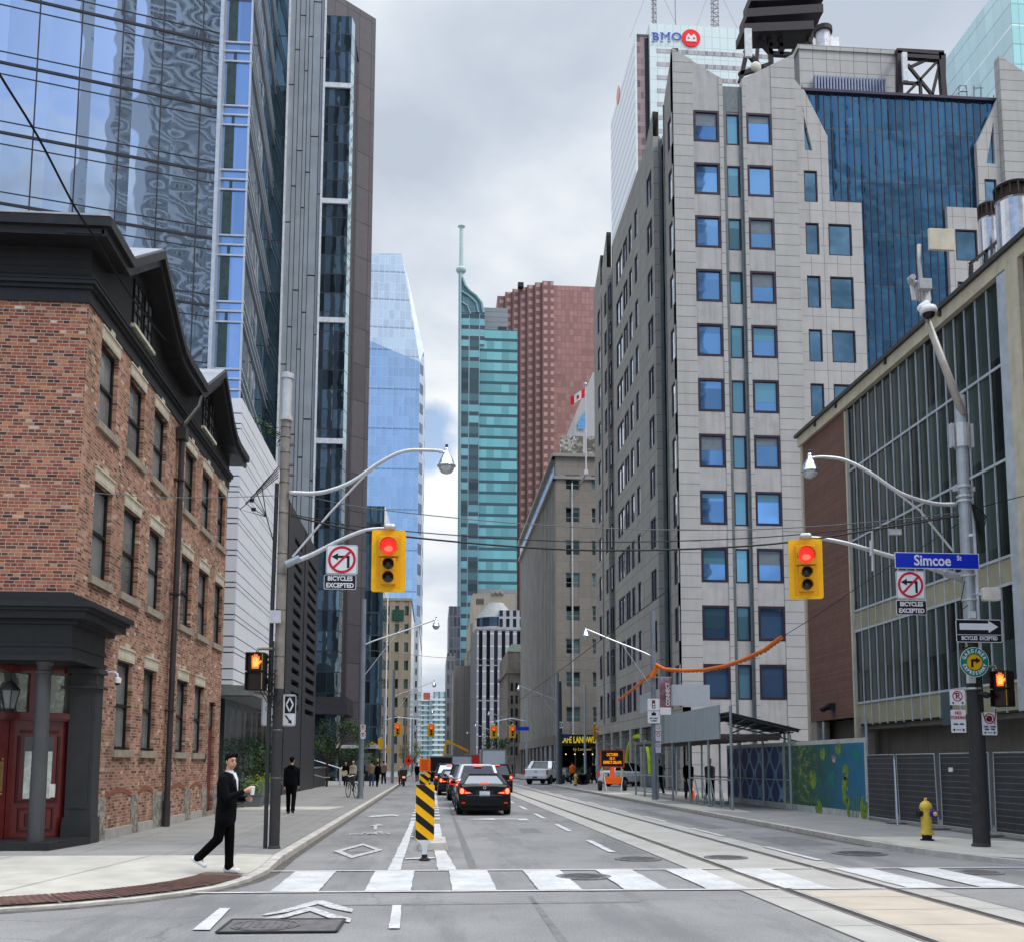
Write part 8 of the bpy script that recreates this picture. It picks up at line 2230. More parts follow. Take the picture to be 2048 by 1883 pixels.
Q = 'cars queued in the left lane'
t,b_ = car('sedan','sedan_car','black sedan last in the queue, nearest the crosswalk, with both tail lights lit','car',(1.71,34.1,0),blackp,group=Q,rg=rearglass)
m_ = MB(); m_.prism([(-.58,.655),(.58,.655),(.60,.672),(-.60,.672)],-.07,-.055,'y'); m_.build('chrome_strip',mat('strip_grey',(.16,.16,.17),.3,metal=.6),t)
m_ = MB(); m_.ring((0,.915),.038,.052,-.05,20,t=.01); m_.box(-.03,.035,-.05,-.042,.895,.905); m_.build('round_emblem',chrome_c,t)
m_ = MB()
for s_ in (-1,1): m_.box(s_ * .70 - .06,s_ * .70 + .06,-.072,-.06,.40,.44)
m_.build('reflectors',tail_r,t)
m_ = MB(); m_.box(-.56,-.40,-.04,-.03,.715,.735); m_.box(.44,.58,-.04,-.03,.715,.735); m_.build('trunk_badges',mat('badge_grey',(.25,.25,.26),.3,metal=.7),t)
car('suv','suv_car','white hatchback directly ahead of the black sedan','car',(1.78,40.6,0),whitep,group=Q,lights='tall')
car('suv','suv_car','dark grey tall car third in the queue','car',(1.62,47.2,0),greyp,group=Q,lights='tall')
car('sedan','sedan_car','dark sedan with bright roof and left light showing, fourth in the queue','car',(1.18,55.2,0),purpp,group=Q,rg=rearglass)
car('suv','suv_car','dark car fifth in the queue behind the left striped marker','car',(1.0,64,0),greyp,group=Q,rg=rearglass,lights='tall')
car('suv','suv_car','white car sixth in the queue near the dark truck','car',(1.3,72,0),whitep,group=Q,lights='tall')
car('suv','suv_car','black roofed estate car in the second lane right of the queue','car',(3.75,60,0),blackp,lights='tall')
car('sedan','sedan_car','black car turning behind the white pickup','car',(11.2,93,0),blackp,R(-35),rg=None)
car('suv','suv_car','white car standing in for one reflected in the shop glass','car',(12.2,72,KZ),whitep,R(-60),lights='tall',lit=False)  # solid car added in place of a reflection in the shop glass

# white pickup
pk = thing('pickup_truck','white crew cab pickup crossing the avenue on the right','pickup truck',(8.35,83.6,0),rotz=R(-24),world=False)
W = 1.0
m_ = MB()
rings = []
for y,zs,zb in [(0,1.22,.62),(.05,1.28,.55),(1.6,1.28,.5),(1.7,1.22,.5),(4.2,1.18,.5),(5.3,1.08,.5),(5.6,.92,.55)]:
    e = .96 if y < .04 or y > 5.5 else 1.0
    rings.append([(-W * e * .92,y,zb),(-W * e,y,zb + .15),(-W * e,y,zs - .1),(-W * e * .94,y,zs),(W * e * .94,y,zs),(W * e,y,zs - .1),(W * e,y,zb + .15),(W * e * .92,y,zb)])
loft(m_,rings); m_.build('body',whitep,pk,bevel=.03)
base = [(-.90,.95,1.27),(.90,.95,1.27),(.92,4.3,1.17),(-.92,4.3,1.17)]; top = [(-.74,1.55,1.86),(.74,1.55,1.86),(.74,3.3,1.86),(-.74,3.3,1.86)]
m_ = MB(); m_.add(base + top,[(i,(i + 1) % 4,4 + (i + 1) % 4,4 + i) for i in range(4)]); m_.build('cab_windows',carglass,pk)
m_ = MB(); m_.box(-.76,.76,1.5,3.35,1.84,1.91)
for a,b2,w_ in ((base[0],top[0],.30),(base[1],top[1],.30),(base[2],top[2],.12),(base[3],top[3],.12)): m_.beam(a,b2,w_,w_ * .5)
for s_ in (-1,1): m_.beam((s_ * .91,2.6,1.25),(s_ * .75,2.5,1.86),.18,.1); m_.beam((s_ * .91,1.9,1.25),(s_ * .75,1.75,1.86),.34,.1)
m_.build('cab_roof',whitep,pk)
m_ = MB(); m_.box(-.98,.98,-.22,.02,.48,.72); m_.build('rear_bumper',mat('bumper_white',(.55,.55,.56),.3),pk,bevel=.03)
for s_ in (-1,1):
    m_ = MB(); m_.box(s_ * .97 - .07,s_ * .97 + .05,-.02,.06,.80,1.18); m_.build('tail_light',mat('dull_tail',(.30,.03,.03),.3),pk)
    for y in (1.05,4.6): wheel(pk,s_ * .88,y,.42,.28)
m_ = MB(); 
for y in (1.05,4.6): m_.box(-.985,.985,y - .52,y + .52,.3,.90)
m_.build('wheel_wells',black,pk)
m_ = MB(); m_.box(-.12,.12,-.03,0,1.0,1.06); m_.box(-.2,.2,-.235,-.22,.53,.66); m_.build('badge_and_plate',mat('pickup_badge',(.10,.10,.11),.4),pk)

def box_truck(name,label,x,y,w,h,l,mb_,md,rotz=0,cab=None):
    t = thing(name,label,'truck',(x,y,0),rotz=rotz,world=False)
    m_ = MB(); m_.box(-w / 2,w / 2,0,l,.95,h); m_.build('cargo_box',mb_,t,bevel=.02)
    m_ = MB(); m_.box(-w / 2 + .12,w / 2 - .12,-.04,0,1.1,h - .15); m_.build('rear_door',md,t)
    m_ = MB(); m_.box(-w / 2 - .03,w / 2 + .03,-.02,.06,h - .1,h + .03); m_.box(-w / 2 - .03,-w / 2 + .05,-.03,.05,.95,h); m_.box(w / 2 - .05,w / 2 + .03,-.03,.05,.95,h); m_.box(-w / 2,w / 2,-.1,.05,.80,.96); m_.build('edge_frame',mat('truck_frame',(.18,.18,.18),.5),t)
    m_ = MB(); m_.box(-w / 2 + .1,w / 2 - .1,l,l + 1.8,.5,min(h,2.3)); m_.build('cab',cab or mb_,t,bevel=.1)
    for s_ in (-1,1):
        for yy in (1.0,l + 1): wheel(t,s_ * (w / 2 - .2),yy,.45,.3)
        m_ = MB(); m_.box(s_ * (w / 2 - .15) - .08,s_ * (w / 2 - .15) + .08,-.12,-.08,.82,.92); m_.build('tail_light',tail_r,t)
    m_ = MB(); m_.box(-w / 2 + .3,w / 2 - .3,.2,l + 1,.5,.95); m_.build('chassis',black,t)
    return t
bwh = mat('truck_white',(.55,.58,.62),.5,var=.04)
box_truck('box_truck','white box truck with pale roller door right of the queue',5.55,94,2.25,3.0,4.5,mat('truck_side_grey',(.34,.35,.36),.5),bwh)
dt_ = box_truck('dump_truck','dark green-black truck beyond the queue on the left',.75,96,2.1,2.35,4.0,mat('dark_truck',(.03,.035,.035),.6,var=.3),mat('dark_truck_door',(.015,.017,.017),.6))
box_truck('panel_van','pale grey high van in the middle of the far queue',2.75,101,2.1,2.45,5,bwh,bwh)
box_truck('box_truck','red sided truck with white roof beyond the grey van',4.4,112,2.0,2.7,5,mat('truck_red',(.45,.03,.03),.5),mat('truck_red_door',(.42,.03,.03),.5))
def digger(label,x,y,z,s_,side):
    t = thing('excavator_arm',label,'excavator',(x,y,0),'yellow excavators',world=False)
    yel = mat('digger_yellow',(.62,.36,.02),.5,var=.15)
    m_ = MB(); m_.beam((0,0,1.2),(side * .5 * s_,0,z),.26 * s_,.3); m_.beam((side * .5 * s_,0,z),(side * 3.0 * s_,0,z - 1.2 * s_),.2 * s_,.25); m_.build('boom',yel,t)
    m_ = MB(); m_.box(-1.2,1.2,0,3,.9,2.2); m_.build('cab',yel,t,bevel=.1)
    m_ = MB(); m_.box(-1.3,1.3,-.2,3.2,.0,.85); m_.build('tracks',black,t)
digger('yellow excavator boom above the dark truck',1.0,118,4.3,1.0,1)
digger('yellow excavator boom behind the crowd on the left',-7.2,112,3.9,1.0,1)
sh_ = thing('bus_shelter','dark kiosk with white roof behind the crowd on the left','kiosk',(-7.4,92,KZ))
m_ = MB(); m_.box(-8.6,-4.9,92,95,3.0,3.3); m_.build('white_roof',mat('kiosk_roof',(.48,.48,.46),.6),sh_)
m_ = MB(); m_.box(-8.4,-5.1,92.2,95,KZ,3.0); m_.build('dark_sides',mat('kiosk_dark',(.02,.022,.026),.4),sh_)
m_ = MB(); m_.box(-6.9,-5.4,92.1,92.2,1.0,2.6); m_.build('window_pane',mat('kiosk_glass',(.12,.13,.13),.2),sh_)

# bicycle parked at the second pole
def bicycle(label,loc,rotz):
    t = thing('bicycle',label,'bicycle',loc,rotz=rotz,world=False)
    for y in (-.52,.52):
        m_ = MB(); n = 28
        pts = [(0,y + .33 * math.cos(2 * math.pi * k / n),.34 + .33 * math.sin(2 * math.pi * k / n)) for k in range(n + 1)]
        m_.tube(pts,.018,6,cap=False); w_ = m_.build('wheel',tyre,t)
        m_ = MB()
        for k in range(10):
            a = math.pi * k / 5; m_.tube([(0,y,.34),(0,y + .31 * math.cos(a),.34 + .31 * math.sin(a))],.003,4)
        m_.tube([(-.04,y,.34),(.04,y,.34)],.02,8); m_.build('spokes',rim_m,w_)
    m_ = MB(); f_ = [((0,-.52,.34),(0,-.08,.30)),((0,-.52,.34),(0,-.20,.80)),((0,-.08,.30),(0,-.22,.86)),((0,-.08,.30),(0,.36,.82)),((0,-.19,.78),(0,.35,.86)),((0,.35,.92),(0,.52,.34))]
    for a,b2 in f_: m_.tube([a,b2],.018,6)
    m_.build('frame',mat('bike_frame',(.03,.035,.045),.35,metal=.4),t)
    m_ = MB(); m_.tube([(-.26,.28,1.0),(-.2,.36,1.02),(0,.37,.98),(.2,.36,1.02),(.26,.28,1.0)],.015,6); m_.tube([(0,.35,.9),(0,.37,.98)],.015,6); m_.build('handlebar',rim_m,t)
    m_ = MB(); m_.ell((0,-.24,.91),.07,.14,.035,12,6); m_.build('saddle',black,t)
    m_ = MB(); m_.box(-.15,.15,.46,.74,.72,.92); m_.build('basket',mat('basket_black',(.025,.025,.025),.7),t)
bicycle('city bicycle with front basket locked to the second left pole',(-3.72,48.2,KZ),R(24))
# motor scooter
ms = thing('motor_scooter','black motor scooter parked at the left kerb with its red light on','scooter',(-2.15,76.5,0),world=False)
m_ = MB(); m_.lathe([(.15,-.07),(.27,-.06),(.27,.06),(.15,.07)],(0,0,.27),16,'x'); m_.lathe([(.15,-.06),(.27,-.05),(.27,.05),(.15,.06)],(0,1.25,.27),16,'x'); m_.build('wheels',tyre,ms)
m_ = MB(); m_.prism([(-.2,.45),(.2,.35),(1.1,.35),(1.2,.8),(1.05,.85),(.8,.45),(.6,.45),(.45,.8),(-.25,.85)],-.2,.2,'x'); m_.box(-.28,.28,-.42,.05,.85,1.25); m_.build('bodywork',mat('scooter_black',(.02,.02,.024),.3,coat=.5),ms,bevel=.04)
m_ = MB(); m_.tube([(-.35,1.0,1.1),(0,1.05,1.05),(.35,1.0,1.1)],.02,6); m_.box(-.2,.2,1.0,1.05,1.05,1.4); m_.build('handlebar',rim_m,ms)
m_ = MB(); m_.box(-.08,.12,-.28,-.25,.62,.74); m_.build('tail_light',tail_h,ms)
# ================================================================ PEOPLE
skin_m = mat('skin_tan',(.50,.28,.19),.55,var=.06,scale=20,local=True)
skin2 = mat('skin_light',(.52,.33,.25),.55,var=.06)
hair_m = mat('hair_black',(.004,.0035,.0035),.75,spec=.12,var=.3,scale=60,bump=.5,bscale=120)
def person(label,loc,rotz,H,top,bottom,shoe,hair=None,legL=(10,8),legR=(-12,14),armL=(-8,15),armR=(8,15),lean=0,voxel=.018,detail=False,jacket_len=.0,hand_pos=None,headyaw=0,skirt=False,hood=False,group=None,skin=None,bulk=1.0):
    """local frame: walks towards +Y, x to its right. leg=(hip swing, knee bend) arm=(shoulder swing, elbow bend) in degrees"""
    t = thing('person',label,'person',loc,group,rotz,world=False)
    s = H / 1.75
    sk = skin or skin_m
    hip = Vector((0,0,.93 * s)); sh = Vector((0,math.sin(R(lean)) * .5 * s,.93 * s + .50 * s * math.cos(R(lean))))
    def V(x,y,z): return Vector((x * s,y * s,z * s))
    body,trous,jack,shoes = MB(),MB(),MB(),MB()
    # legs
    foot = []
    low = 9
    for sx_,(sw,kb) in ((-1,legL),(1,legR)):
        h_ = hip + V(sx_ * .092,0,-.02)
        k_ = h_ + Vector((0,math.sin(R(sw)),-math.cos(R(sw)))) * .43 * s
        a_ = k_ + Vector((0,math.sin(R(sw - kb)),-math.cos(R(sw - kb)))) * .42 * s
        foot.append((h_,k_,a_,sw - kb)); low = min(low,a_.z)
    drop = low - .085 * s
    for i,(h_,k_,a_,an) in enumerate(foot):
        for v in (h_,k_,a_): v.z -= drop
    hip.z -= drop; sh.z -= drop
    for i,(h_,k_,a_,an) in enumerate(foot):
        body.cap(h_,k_,.075 * s,.052 * s,10); body.cap(k_,a_,.050 * s,.036 * s,10)
        trous.cap(h_,k_,.098 * s,.076 * s,14); trous.cap(k_,a_ + (k_ - a_) * .05,.074 * s,.064 * s,14)
        trous.cap(a_ + (k_ - a_) * .12,a_ + (k_ - a_) * .02,.066 * s,.072 * s,14)
        up_ = a_.z - .085 * s
        tilt = min(0.0,-up_ * 3.2)          # heel raised: toe down
        d_ = Vector((0,math.cos(tilt),math.sin(tilt)))
        n_ = Vector((0,-math.sin(tilt),math.cos(tilt)))
        heel = a_ - n_ * .045 * s - d_ * .055 * s
        body.cap(a_,a_ - n_ * .03 * s + d_ * .1 * s,.03 * s,.028 * s,8)
        shoes.cap(heel,heel + d_ * .10 * s,.040 * s,.044 * s,12); shoes.cap(heel + d_ * .10 * s,heel + d_ * .20 * s - n_ * .006 * s,.046 * s,.036 * s,12)
        shoes.cap(a_ - n_ * .01 * s,a_ + n_ * .015 * s,.042 * s,.038 * s,10)
        for q in range(3): shoes.cap(heel - n_ * .018 * s + d_ * .03 * s + Vector(((q - 1) * .018 * s,0,0)),heel + d_ * .20 * s - n_ * .022 * s + Vector(((q - 1) * .018 * s,0,0)),.022 * s,.020 * s,8)
    trous.cap(hip + V(-.06,0,-.02),hip + V(.06,0,-.02),.115 * s,.115 * s,14); trous.cap(hip + V(-.05,0,.07),hip + V(.05,0,.07),.11 * s,.11 * s,14)
    body.cap(hip + V(-.05,0,0),hip + V(.05,0,0),.10 * s,.10 * s,12)
    # torso
    ch = hip.lerp(sh,.62)
    body.cap(hip,ch,.10 * s,.12 * s,12); body.cap(ch + V(-.06,0,.02),ch + V(.06,0,.02),.11 * s,.11 * s,12)
    body.cap(sh + V(-.13,0,-.05),sh + V(.13,0,-.05),.055 * s,.055 * s,10)
    neck = sh + V(0,.005,.02); hd = sh + V(0,.03,.205)
    body.cap(neck - V(0,0,.04),hd - V(0,.015,.08),.058 * s,.052 * s,12)
    jl = hip + V(0,0,-.02 - jacket_len)
    for k in range(6):
        u = k / 5; q = jl.lerp(sh - V(0,0,.06),u); w_ = [.070,.070,.065,.075,.09,.085][k]; r_ = [.120,.118,.116,.120,.120,.105][k] * bulk
        jack.cap(q + V(-w_,0,0),q + V(w_,0,0),r_ * s,r_ * s,14)
        if k < 5:
            q2 = jl.lerp(sh - V(0,0,.06),(k + .5) / 5); jack.cap(q2 + V(-w_,0,0),q2 + V(w_,0,0),r_ * s,r_ * s,14)
    jack.cap(sh + V(-.155,0,-.055),sh + V(.155,0,-.055),.068 * s,.068 * s,12); jack.cap(sh + V(-.05,-.01,.0),sh + V(.05,-.01,.0),.062 * s,.062 * s,12)
    if hood: jack.cap(sh + V(-.05,-.07,.02),sh + V(.05,-.07,.02),.065 * s,.065 * s,12)
    # arms
    hands = []
    for i,(sx_,(sw,eb)) in enumerate(((-1,armL),(1,armR))):
        a0 = sh + V(sx_ * .185,0,-.06)
        if hand_pos and hand_pos[i] is not None:
            hp_ = V(*hand_pos[i]); hp_.z -= 0
            d_ = hp_ - a0; L1,L2 = .30 * s,.27 * s; D = min(d_.length,(L1 + L2) * .995); d_n = d_.normalized()
            cosA = (L1 * L1 + D * D - L2 * L2) / (2 * L1 * D); pole = Vector((sx_ * .55,-.35,-1)); pole = (pole - d_n * pole.dot(d_n)).normalized()
            e_ = a0 + d_n * L1 * cosA + pole * L1 * math.sqrt(max(0,1 - cosA * cosA)); w_ = a0 + d_n * D
        else:
            e_ = a0 + Vector((sx_ * .06,math.sin(R(sw)),-math.cos(R(sw)))).normalized() * .30 * s
            w_ = e_ + Vector((sx_ * .0,math.sin(R(sw + eb)),-math.cos(R(sw + eb)))) * .26 * s
        body.cap(a0,e_,.045 * s,.036 * s,10); body.cap(e_,w_,.035 * s,.026 * s,10)
        jack.cap(a0,e_,.066 * s,.056 * s,12); jack.cap(e_,e_.lerp(w_,.88),.056 * s,.043 * s,12)
        dr = (w_ - e_).normalized(); hands.append((w_,dr,sx_))
        palm = w_ + dr * .055 * s
        if not detail:
            body.cap(w_,palm,.026 * s,.032 * s,8)
            side_ = dr.cross(Vector((1,0,0))).normalized()
            for q in range(4): body.cap(palm + side_ * (q - 1.5) * .017 * s,palm + side_ * (q - 1.5) * .017 * s + dr * (.07 - abs(q - 1.5) * .01) * s,.010 * s,.009 * s,6)
            body.cap(palm - dr * .03 * s + side_ * .02 * s,palm + side_ * .045 * s + dr * .01 * s,.012 * s,.010 * s,6)
    # head
    ry = Matrix.Rotation(R(headyaw),3,'Z')
    def Hd(x,y,z): return hd + ry @ V(x,y,z)
    body.ell(hd + V(0,0,.02),.073 * s,.088 * s,.098 * s,18,12,rot=ry)
    body.ell(Hd(0,.022,-.045),.056 * s,.062 * s,.068 * s,16,10,rot=ry)
    body.ell(Hd(0,.048,-.088),.026 * s,.022 * s,.020 * s,10,8,rot=ry)
    body.cap(Hd(0,.084,.005),Hd(0,.102,-.030),.009 * s,.014 * s,8)
    for sx_ in (-1,1):
        body.ell(Hd(sx_ * .074,-.005,-.01),.010 * s,.018 * s,.030 * s,8,6,rot=ry)
        body.cap(Hd(sx_ * .015,.083,.028),Hd(sx_ * .045,.074,.028),.008 * s,.007 * s,6)
        body.ell(Hd(sx_ * .040,.052,-.03),.022 * s,.022 * s,.022 * s,8,6,rot=ry)
    body.cap(Hd(-.018,.080,-.060),Hd(.018,.080,-.060),.009 * s,.009 * s,6)
    if detail:
        # hands with separate fingers around the cup (right) and under the phone (left)
        for (w_,dr,sx_) in hands:
            f1 = Vector((0,1,0)); palm = w_ + dr * .045 * s
            body.cap(w_,palm,.027 * s,.034 * s,10); body.ell(palm + dr * .02 * s,.030 * s,.042 * s,.036 * s,12,8)
            for q in range(4):
                zq = (.030 - q * .021) * s; L_ = (.036,.042,.040,.031)[q] * s
                p0 = palm + Vector((-sx_ * .012 * s,.030 * s,zq)); p1 = p0 + Vector((-sx_ * .018 * s,L_,0)); p2 = p1 + Vector((-sx_ * .036 * s,.012 * s,-.003 * s)); p3 = p2 + Vector((-sx_ * .020 * s,-.018 * s,0))
                body.cap(p0,p1,.0105 * s,.0095 * s,8); body.cap(p1,p2,.0095 * s,.0088 * s,8); body.cap(p2,p3,.0088 * s,.008 * s,8)
            t0 = palm + Vector((-sx_ * .018 * s,.0,.030 * s)); t1 = t0 + Vector((-sx_ * .030 * s,.022 * s,.022 * s)); t2 = t1 + Vector((-sx_ * .018 * s,.028 * s,.004 * s)); body.cap(t0,t1,.0125 * s,.0115 * s,8); body.cap(t1,t2,.011 * s,.0095 * s,8)
    b_ = body.build('body',sk,t,remesh=voxel if detail else max(.012,voxel * .8))
    trous.build('trousers',bottom,t,remesh=voxel * 1.1); jack.build('jacket',top,t,remesh=voxel * 1.1); shoes.build('shoes',shoe,t,remesh=voxel * .8)
    hm = MB(); hm.ell(Hd(0,-.042,.005),.068 * s,.052 * s,.072 * s,14,8,rot=ry)
    hm.ell(Hd(0,-.018,.058),.082 * s,.090 * s,.084 * s,18,10,rot=ry)
    if detail:
        for k in range(26):
            a = R(20 + 140 * random.random()); r_ = random.uniform(.02,.07)
            hm.cap(Hd(.07 * math.cos(a),r_,.075 + .02 * random.random()),Hd(.078 * math.cos(a),r_ + .02,.105 + .025 * random.random()),.014 * s,.006 * s,6)
        hm.cap(Hd(-.050,.056,.082),Hd(.050,.056,.086),.024 * s,.026 * s,8)
        for sx_ in (-1,1): hm.cap(Hd(sx_ * .071,.01,.03),Hd(sx_ * .073,.012,-.0),.010 * s,.007 * s,6)
    ho = hm.build('hair',hair or hair_m,t,remesh=voxel * .8)
    if detail:
        em = MB()
        for sx_ in (-1,1): em.ell(Hd(sx_ * .030,.0795,.008),.013 * s,.006 * s,.0052 * s,10,6,rot=ry)
        em.build('eyes',mat('eye_dark',(.02,.015,.012),.25),t)
        bm2 = MB()
        for sx_ in (-1,1): bm2.cap(Hd(sx_ * .014,.0935,.030),Hd(sx_ * .045,.083,.034),.0055 * s,.0045 * s,6)
        bm2.build('eyebrows',hair_m,t)
        mm2 = MB(); mm2.cap(Hd(-.019,.0885,-.060),Hd(.019,.0885,-.060),.0058 * s,.0058 * s,6); mm2.build('lips',mat('lip_colour',(.36,.13,.11),.5),t)
    t['hd'] = 0
    return t,hip,sh,hd,hands,ry,s,Hd
suit = mat('black_suit_cloth',(.005,.006,.010),.9,spec=.12,var=.3,scale=14,bump=.5,bscale=18,local=True)
suit_t = mat('black_trouser_cloth',(.004,.004,.005),.9,spec=.1,var=.3,scale=12,bump=.5,bscale=16,local=True)
whsh = mat('white_trainer',(.68,.68,.72),.5,var=.05)
fp = at(449,1745,Z=.085)
mp_loc = (fp.x - .02,fp.y + .05,.083)
nm,hip,sh,hd,hands,ry,s,Hd = person('man in a black suit and white trainers walking right while looking back, holding a cup',mp_loc,R(-104),1.73,suit,suit_t,whsh,
    legL=(4,3),legR=(-9,38),hand_pos=[(-.07,.30,1.10),(.10,.33,1.22)],lean=3,voxel=.010,detail=True,jacket_len=.13,headyaw=-30,bulk=1.08)
nm['label'] = 'man in a black suit and white trainers walking on the corner apron with a cup'
# shirt collar, lapels
m_ = MB()
c0_ = sh
def S_(x,y,z): return sh + Vector((x * s,y * s,z * s))
m_.add([S_(-.055,.090,.045),S_(.055,.090,.045),S_(.048,.135,-.06),S_(.0,.158,-.26),S_(-.048,.135,-.06)],[(0,4,3,2,1)])
m_.cap(S_(-.045,.02,.045),S_(-.02,.085,.012),.022 * s,.020 * s,8); m_.cap(S_(.045,.02,.045),S_(.02,.085,.012),.022 * s,.020 * s,8); m_.lathe([(.068 * s,.02 * s),(.062 * s,.075 * s)],tuple(S_(0,.012,0)),14)
m_.build('shirt',mat('white_shirt',(.66,.67,.72),.7),nm)
m_ = MB()
for sx_ in (-1,1): m_.add([S_(sx_ * .062,.075,.05),S_(sx_ * .10,.11,-.07),S_(sx_ * .004,.162,-.30),S_(sx_ * .046,.142,-.06)],[(0,1,2,3) if sx_ < 0 else (3,2,1,0)])
m_.build('lapels',mat('lapel_cloth',(.014,.015,.021),.6),nm)
# the things he holds
Rz = Matrix.Rotation(R(-104),3,'Z')
def W_(v): return Rz @ v + Vector(mp_loc)
wR,dR,_ = hands[1]; wL,dL,_ = hands[0]
cup_c = W_(wR + dR * .05 + Vector((-.045,.055,-.02)))
cu = thing('coffee_cup','white lidded paper cup in the hand of the man in the suit','cup',tuple(cup_c),world=False)
m_ = MB(); m_.lathe([(.030,-.055),(.040,.055)],n=18); m_.build('paper_cup',mat('cup_white',(.68,.66,.66),.5),cu)
m_ = MB(); m_.lathe([(.043,.055),(.043,.063),(.036,.07),(.036,.074)],n=18); m_.build('lid',mat('lid_white',(.72,.72,.73),.4),cu)
ph_c = W_(wL + dL * .06 + Vector((.0,.13,.045)))
ph = thing('phone','black phone in the lower hand of the man in the suit','phone',tuple(ph_c),rotz=R(20),world=False)
m_ = MB(); m_.prism([(x,z) for x,z in rrect(.15,.075,.012)],-.005,.005,'z'); m_.build('case',black,ph,bevel=.002)

def simple(label,px,py,Y,H,top,bottom,rotz=0,z=KZ,shoe=None,**k):
    q = at(px,1560,Y=Y)
    return person(label,(q.x,Y,z),R(rotz),H,top,bottom,shoe or black,voxel=.024,**k)[0]
navy = mat('navy_hoodie',(.007,.008,.013),.9,spec=.1,var=.3,bump=.4,bscale=20); blkc = mat('black_cloth',(.006,.006,.007),.9,spec=.1); tanc = mat('tan_coat',(.20,.135,.085),.8,var=.15); jean = mat('blue_jeans',(.035,.065,.13),.8,var=.2)
brn = mat('brown_coat',(.17,.12,.10),.8,var=.15); grey = mat('grey_cloth',(.07,.075,.08),.85); creamc = mat('cream_top',(.40,.36,.28),.8); orj = mat('orange_vest',(.70,.15,.03),.7)
simple('person in a dark hooded top walking away beside the left pole',583,0,33.2,1.76,navy,blkc,hood=True,legL=(8,4),legR=(-8,16),armL=(-10,12),armR=(12,14))
simple('woman in black carrying a beige folder in the left crowd',691,0,70.5,1.68,blkc,blkc,rotz=180,group='people crowding on the left pavement')
bgt = thing('folder','beige paper bag held by the woman in black on the left pavement','bag',(at(688,1548,Y=70.1).x,70.1,1.05),world=False); m_ = MB(); m_.prism([(-.22,.12),(.2,.16),(.24,-.1),(-.05,-.25)],-.03,.03,'y'); m_.build('paper',mat('bag_beige',(.48,.38,.24),.8),bgt)
simple('person in pale cap and khaki top in the left crowd',706,0,71.5,1.72,creamc,grey,rotz=170,hair=mat('pale_cap',(.6,.6,.58),.7),group='people crowding on the left pavement')
simple('person in black half hidden by the second left pole',723,0,69,1.76,blkc,jean,rotz=200,group='people crowding on the left pavement')
simple('person in a tan jacket and blue jeans right of the second pole',743,0,71,1.74,tanc,jean,rotz=5,group='people crowding on the left pavement')
simple('person dressed all in black beside the tan jacket',755,0,71,1.66,blkc,blkc,rotz=-20,group='people crowding on the left pavement')
simple('person in a brown coat near the third left pole',767,0,79,1.74,brn,blkc,rotz=15,group='people crowding on the left pavement')
simple('person riding the motor scooter with pale helmet',801,0,77.2,1.55,grey,blkc,z=.12,hair=mat('helmet_cream',(.5,.45,.3),.4),legL=(70,80),legR=(70,80),armL=(35,30),armR=(35,30))
simple('far dark figure on the left pavement under the orange diamond',834,0,96,1.7,blkc,blkc,z=0)
simple('worker in black with yellow reflective bands under the scaffold',1377,0,46.3,1.80,blkc,mat('dark_denim',(.02,.028,.05),.85),rotz=180,hair=mat('red_cap',(.22,.06,.05),.7),legL=(6,4),legR=(-6,8))
hv = thing('reflective_band','yellow reflective cuff on the worker under the scaffold','arm band',(at(1366,1560,Y=46).x,46.05,1.0),world=False); m_ = MB(); m_.lathe([(.075,-.05),(.075,.05)],n=12); m_.build('band',mat('hi_vis_lime',(.55,.65,.15),.5),hv)
simple('person in grey standing under the scaffold behind the worker',1420,0,44.5,1.80,grey,blkc,rotz=190)
simple('person in black partly hidden by the orange wrapped pole',1318,0,52.5,1.78,blkc,blkc,rotz=20)
simple('worker in an orange top by the far hydrant',1145,0,80.5,1.72,orj,blkc,rotz=10)
simple('dark figure left of the message board',1187,0,82,1.72,blkc,blkc,rotz=30)
simple('far dark figure at the foot of the pleated stone flank',1027,0,128,1.75,blkc,blkc,z=KZ)
# traffic cones
def cone(label,x,y,z=KZ,s_=1.0):
    t = thing('traffic_cone',label,'traffic cone',(x,y,z),'orange traffic cones',world=False)
    m_ = MB(); m_.box(-.18,.18,-.18,.18,0,.03); m_.lathe([(.14 * s_,.03),(.03 * s_,.72 * s_)],n=14); m_.build('cone',mat('cone_orange',(.75,.12,.03),.5),t)
    m_ = MB(); m_.lathe([(.095 * s_,.35 * s_),(.075 * s_,.47 * s_)],n=14); m_.build('white_collar',white,t)
cone('orange cone standing under the scaffold behind the worker',at(1384,1560,Y=48).x,48)
cone('orange cone at the foot of the left crowd',-3.3,84); cone('orange cone by the kerb beyond the scooter',-2.9,90,0); cone('orange cone farthest along the left kerb',-2.7,97,0)
ub = thing('closed_umbrella','closed pale patio umbrella beside the message board','umbrella',(at(1195,1560,Y=84).x,84,KZ),world=False)
m_ = MB(); m_.lathe([(.16,.9),(.22,1.2),(.14,2.2),(.03,2.8)],n=12); m_.build('canvas',mat('canvas_grey',(.42,.42,.44),.8),ub)
m_ = MB(); m_.tube([(0,0,0),(0,0,2.9)],.03,6); m_.build('pole',galv,ub)
ab = thing('sandwich_board','small black folding board by the far hydrant','folding board',(at(1162,1568,Y=78).x,78,KZ),world=False)
m_ = MB(); m_.beam((-.15,0,.02),(.15,0,.75),.05,.6); m_.beam((.45,0,.02),(.15,0,.75),.05,.6); m_.build('boards',black,ab)
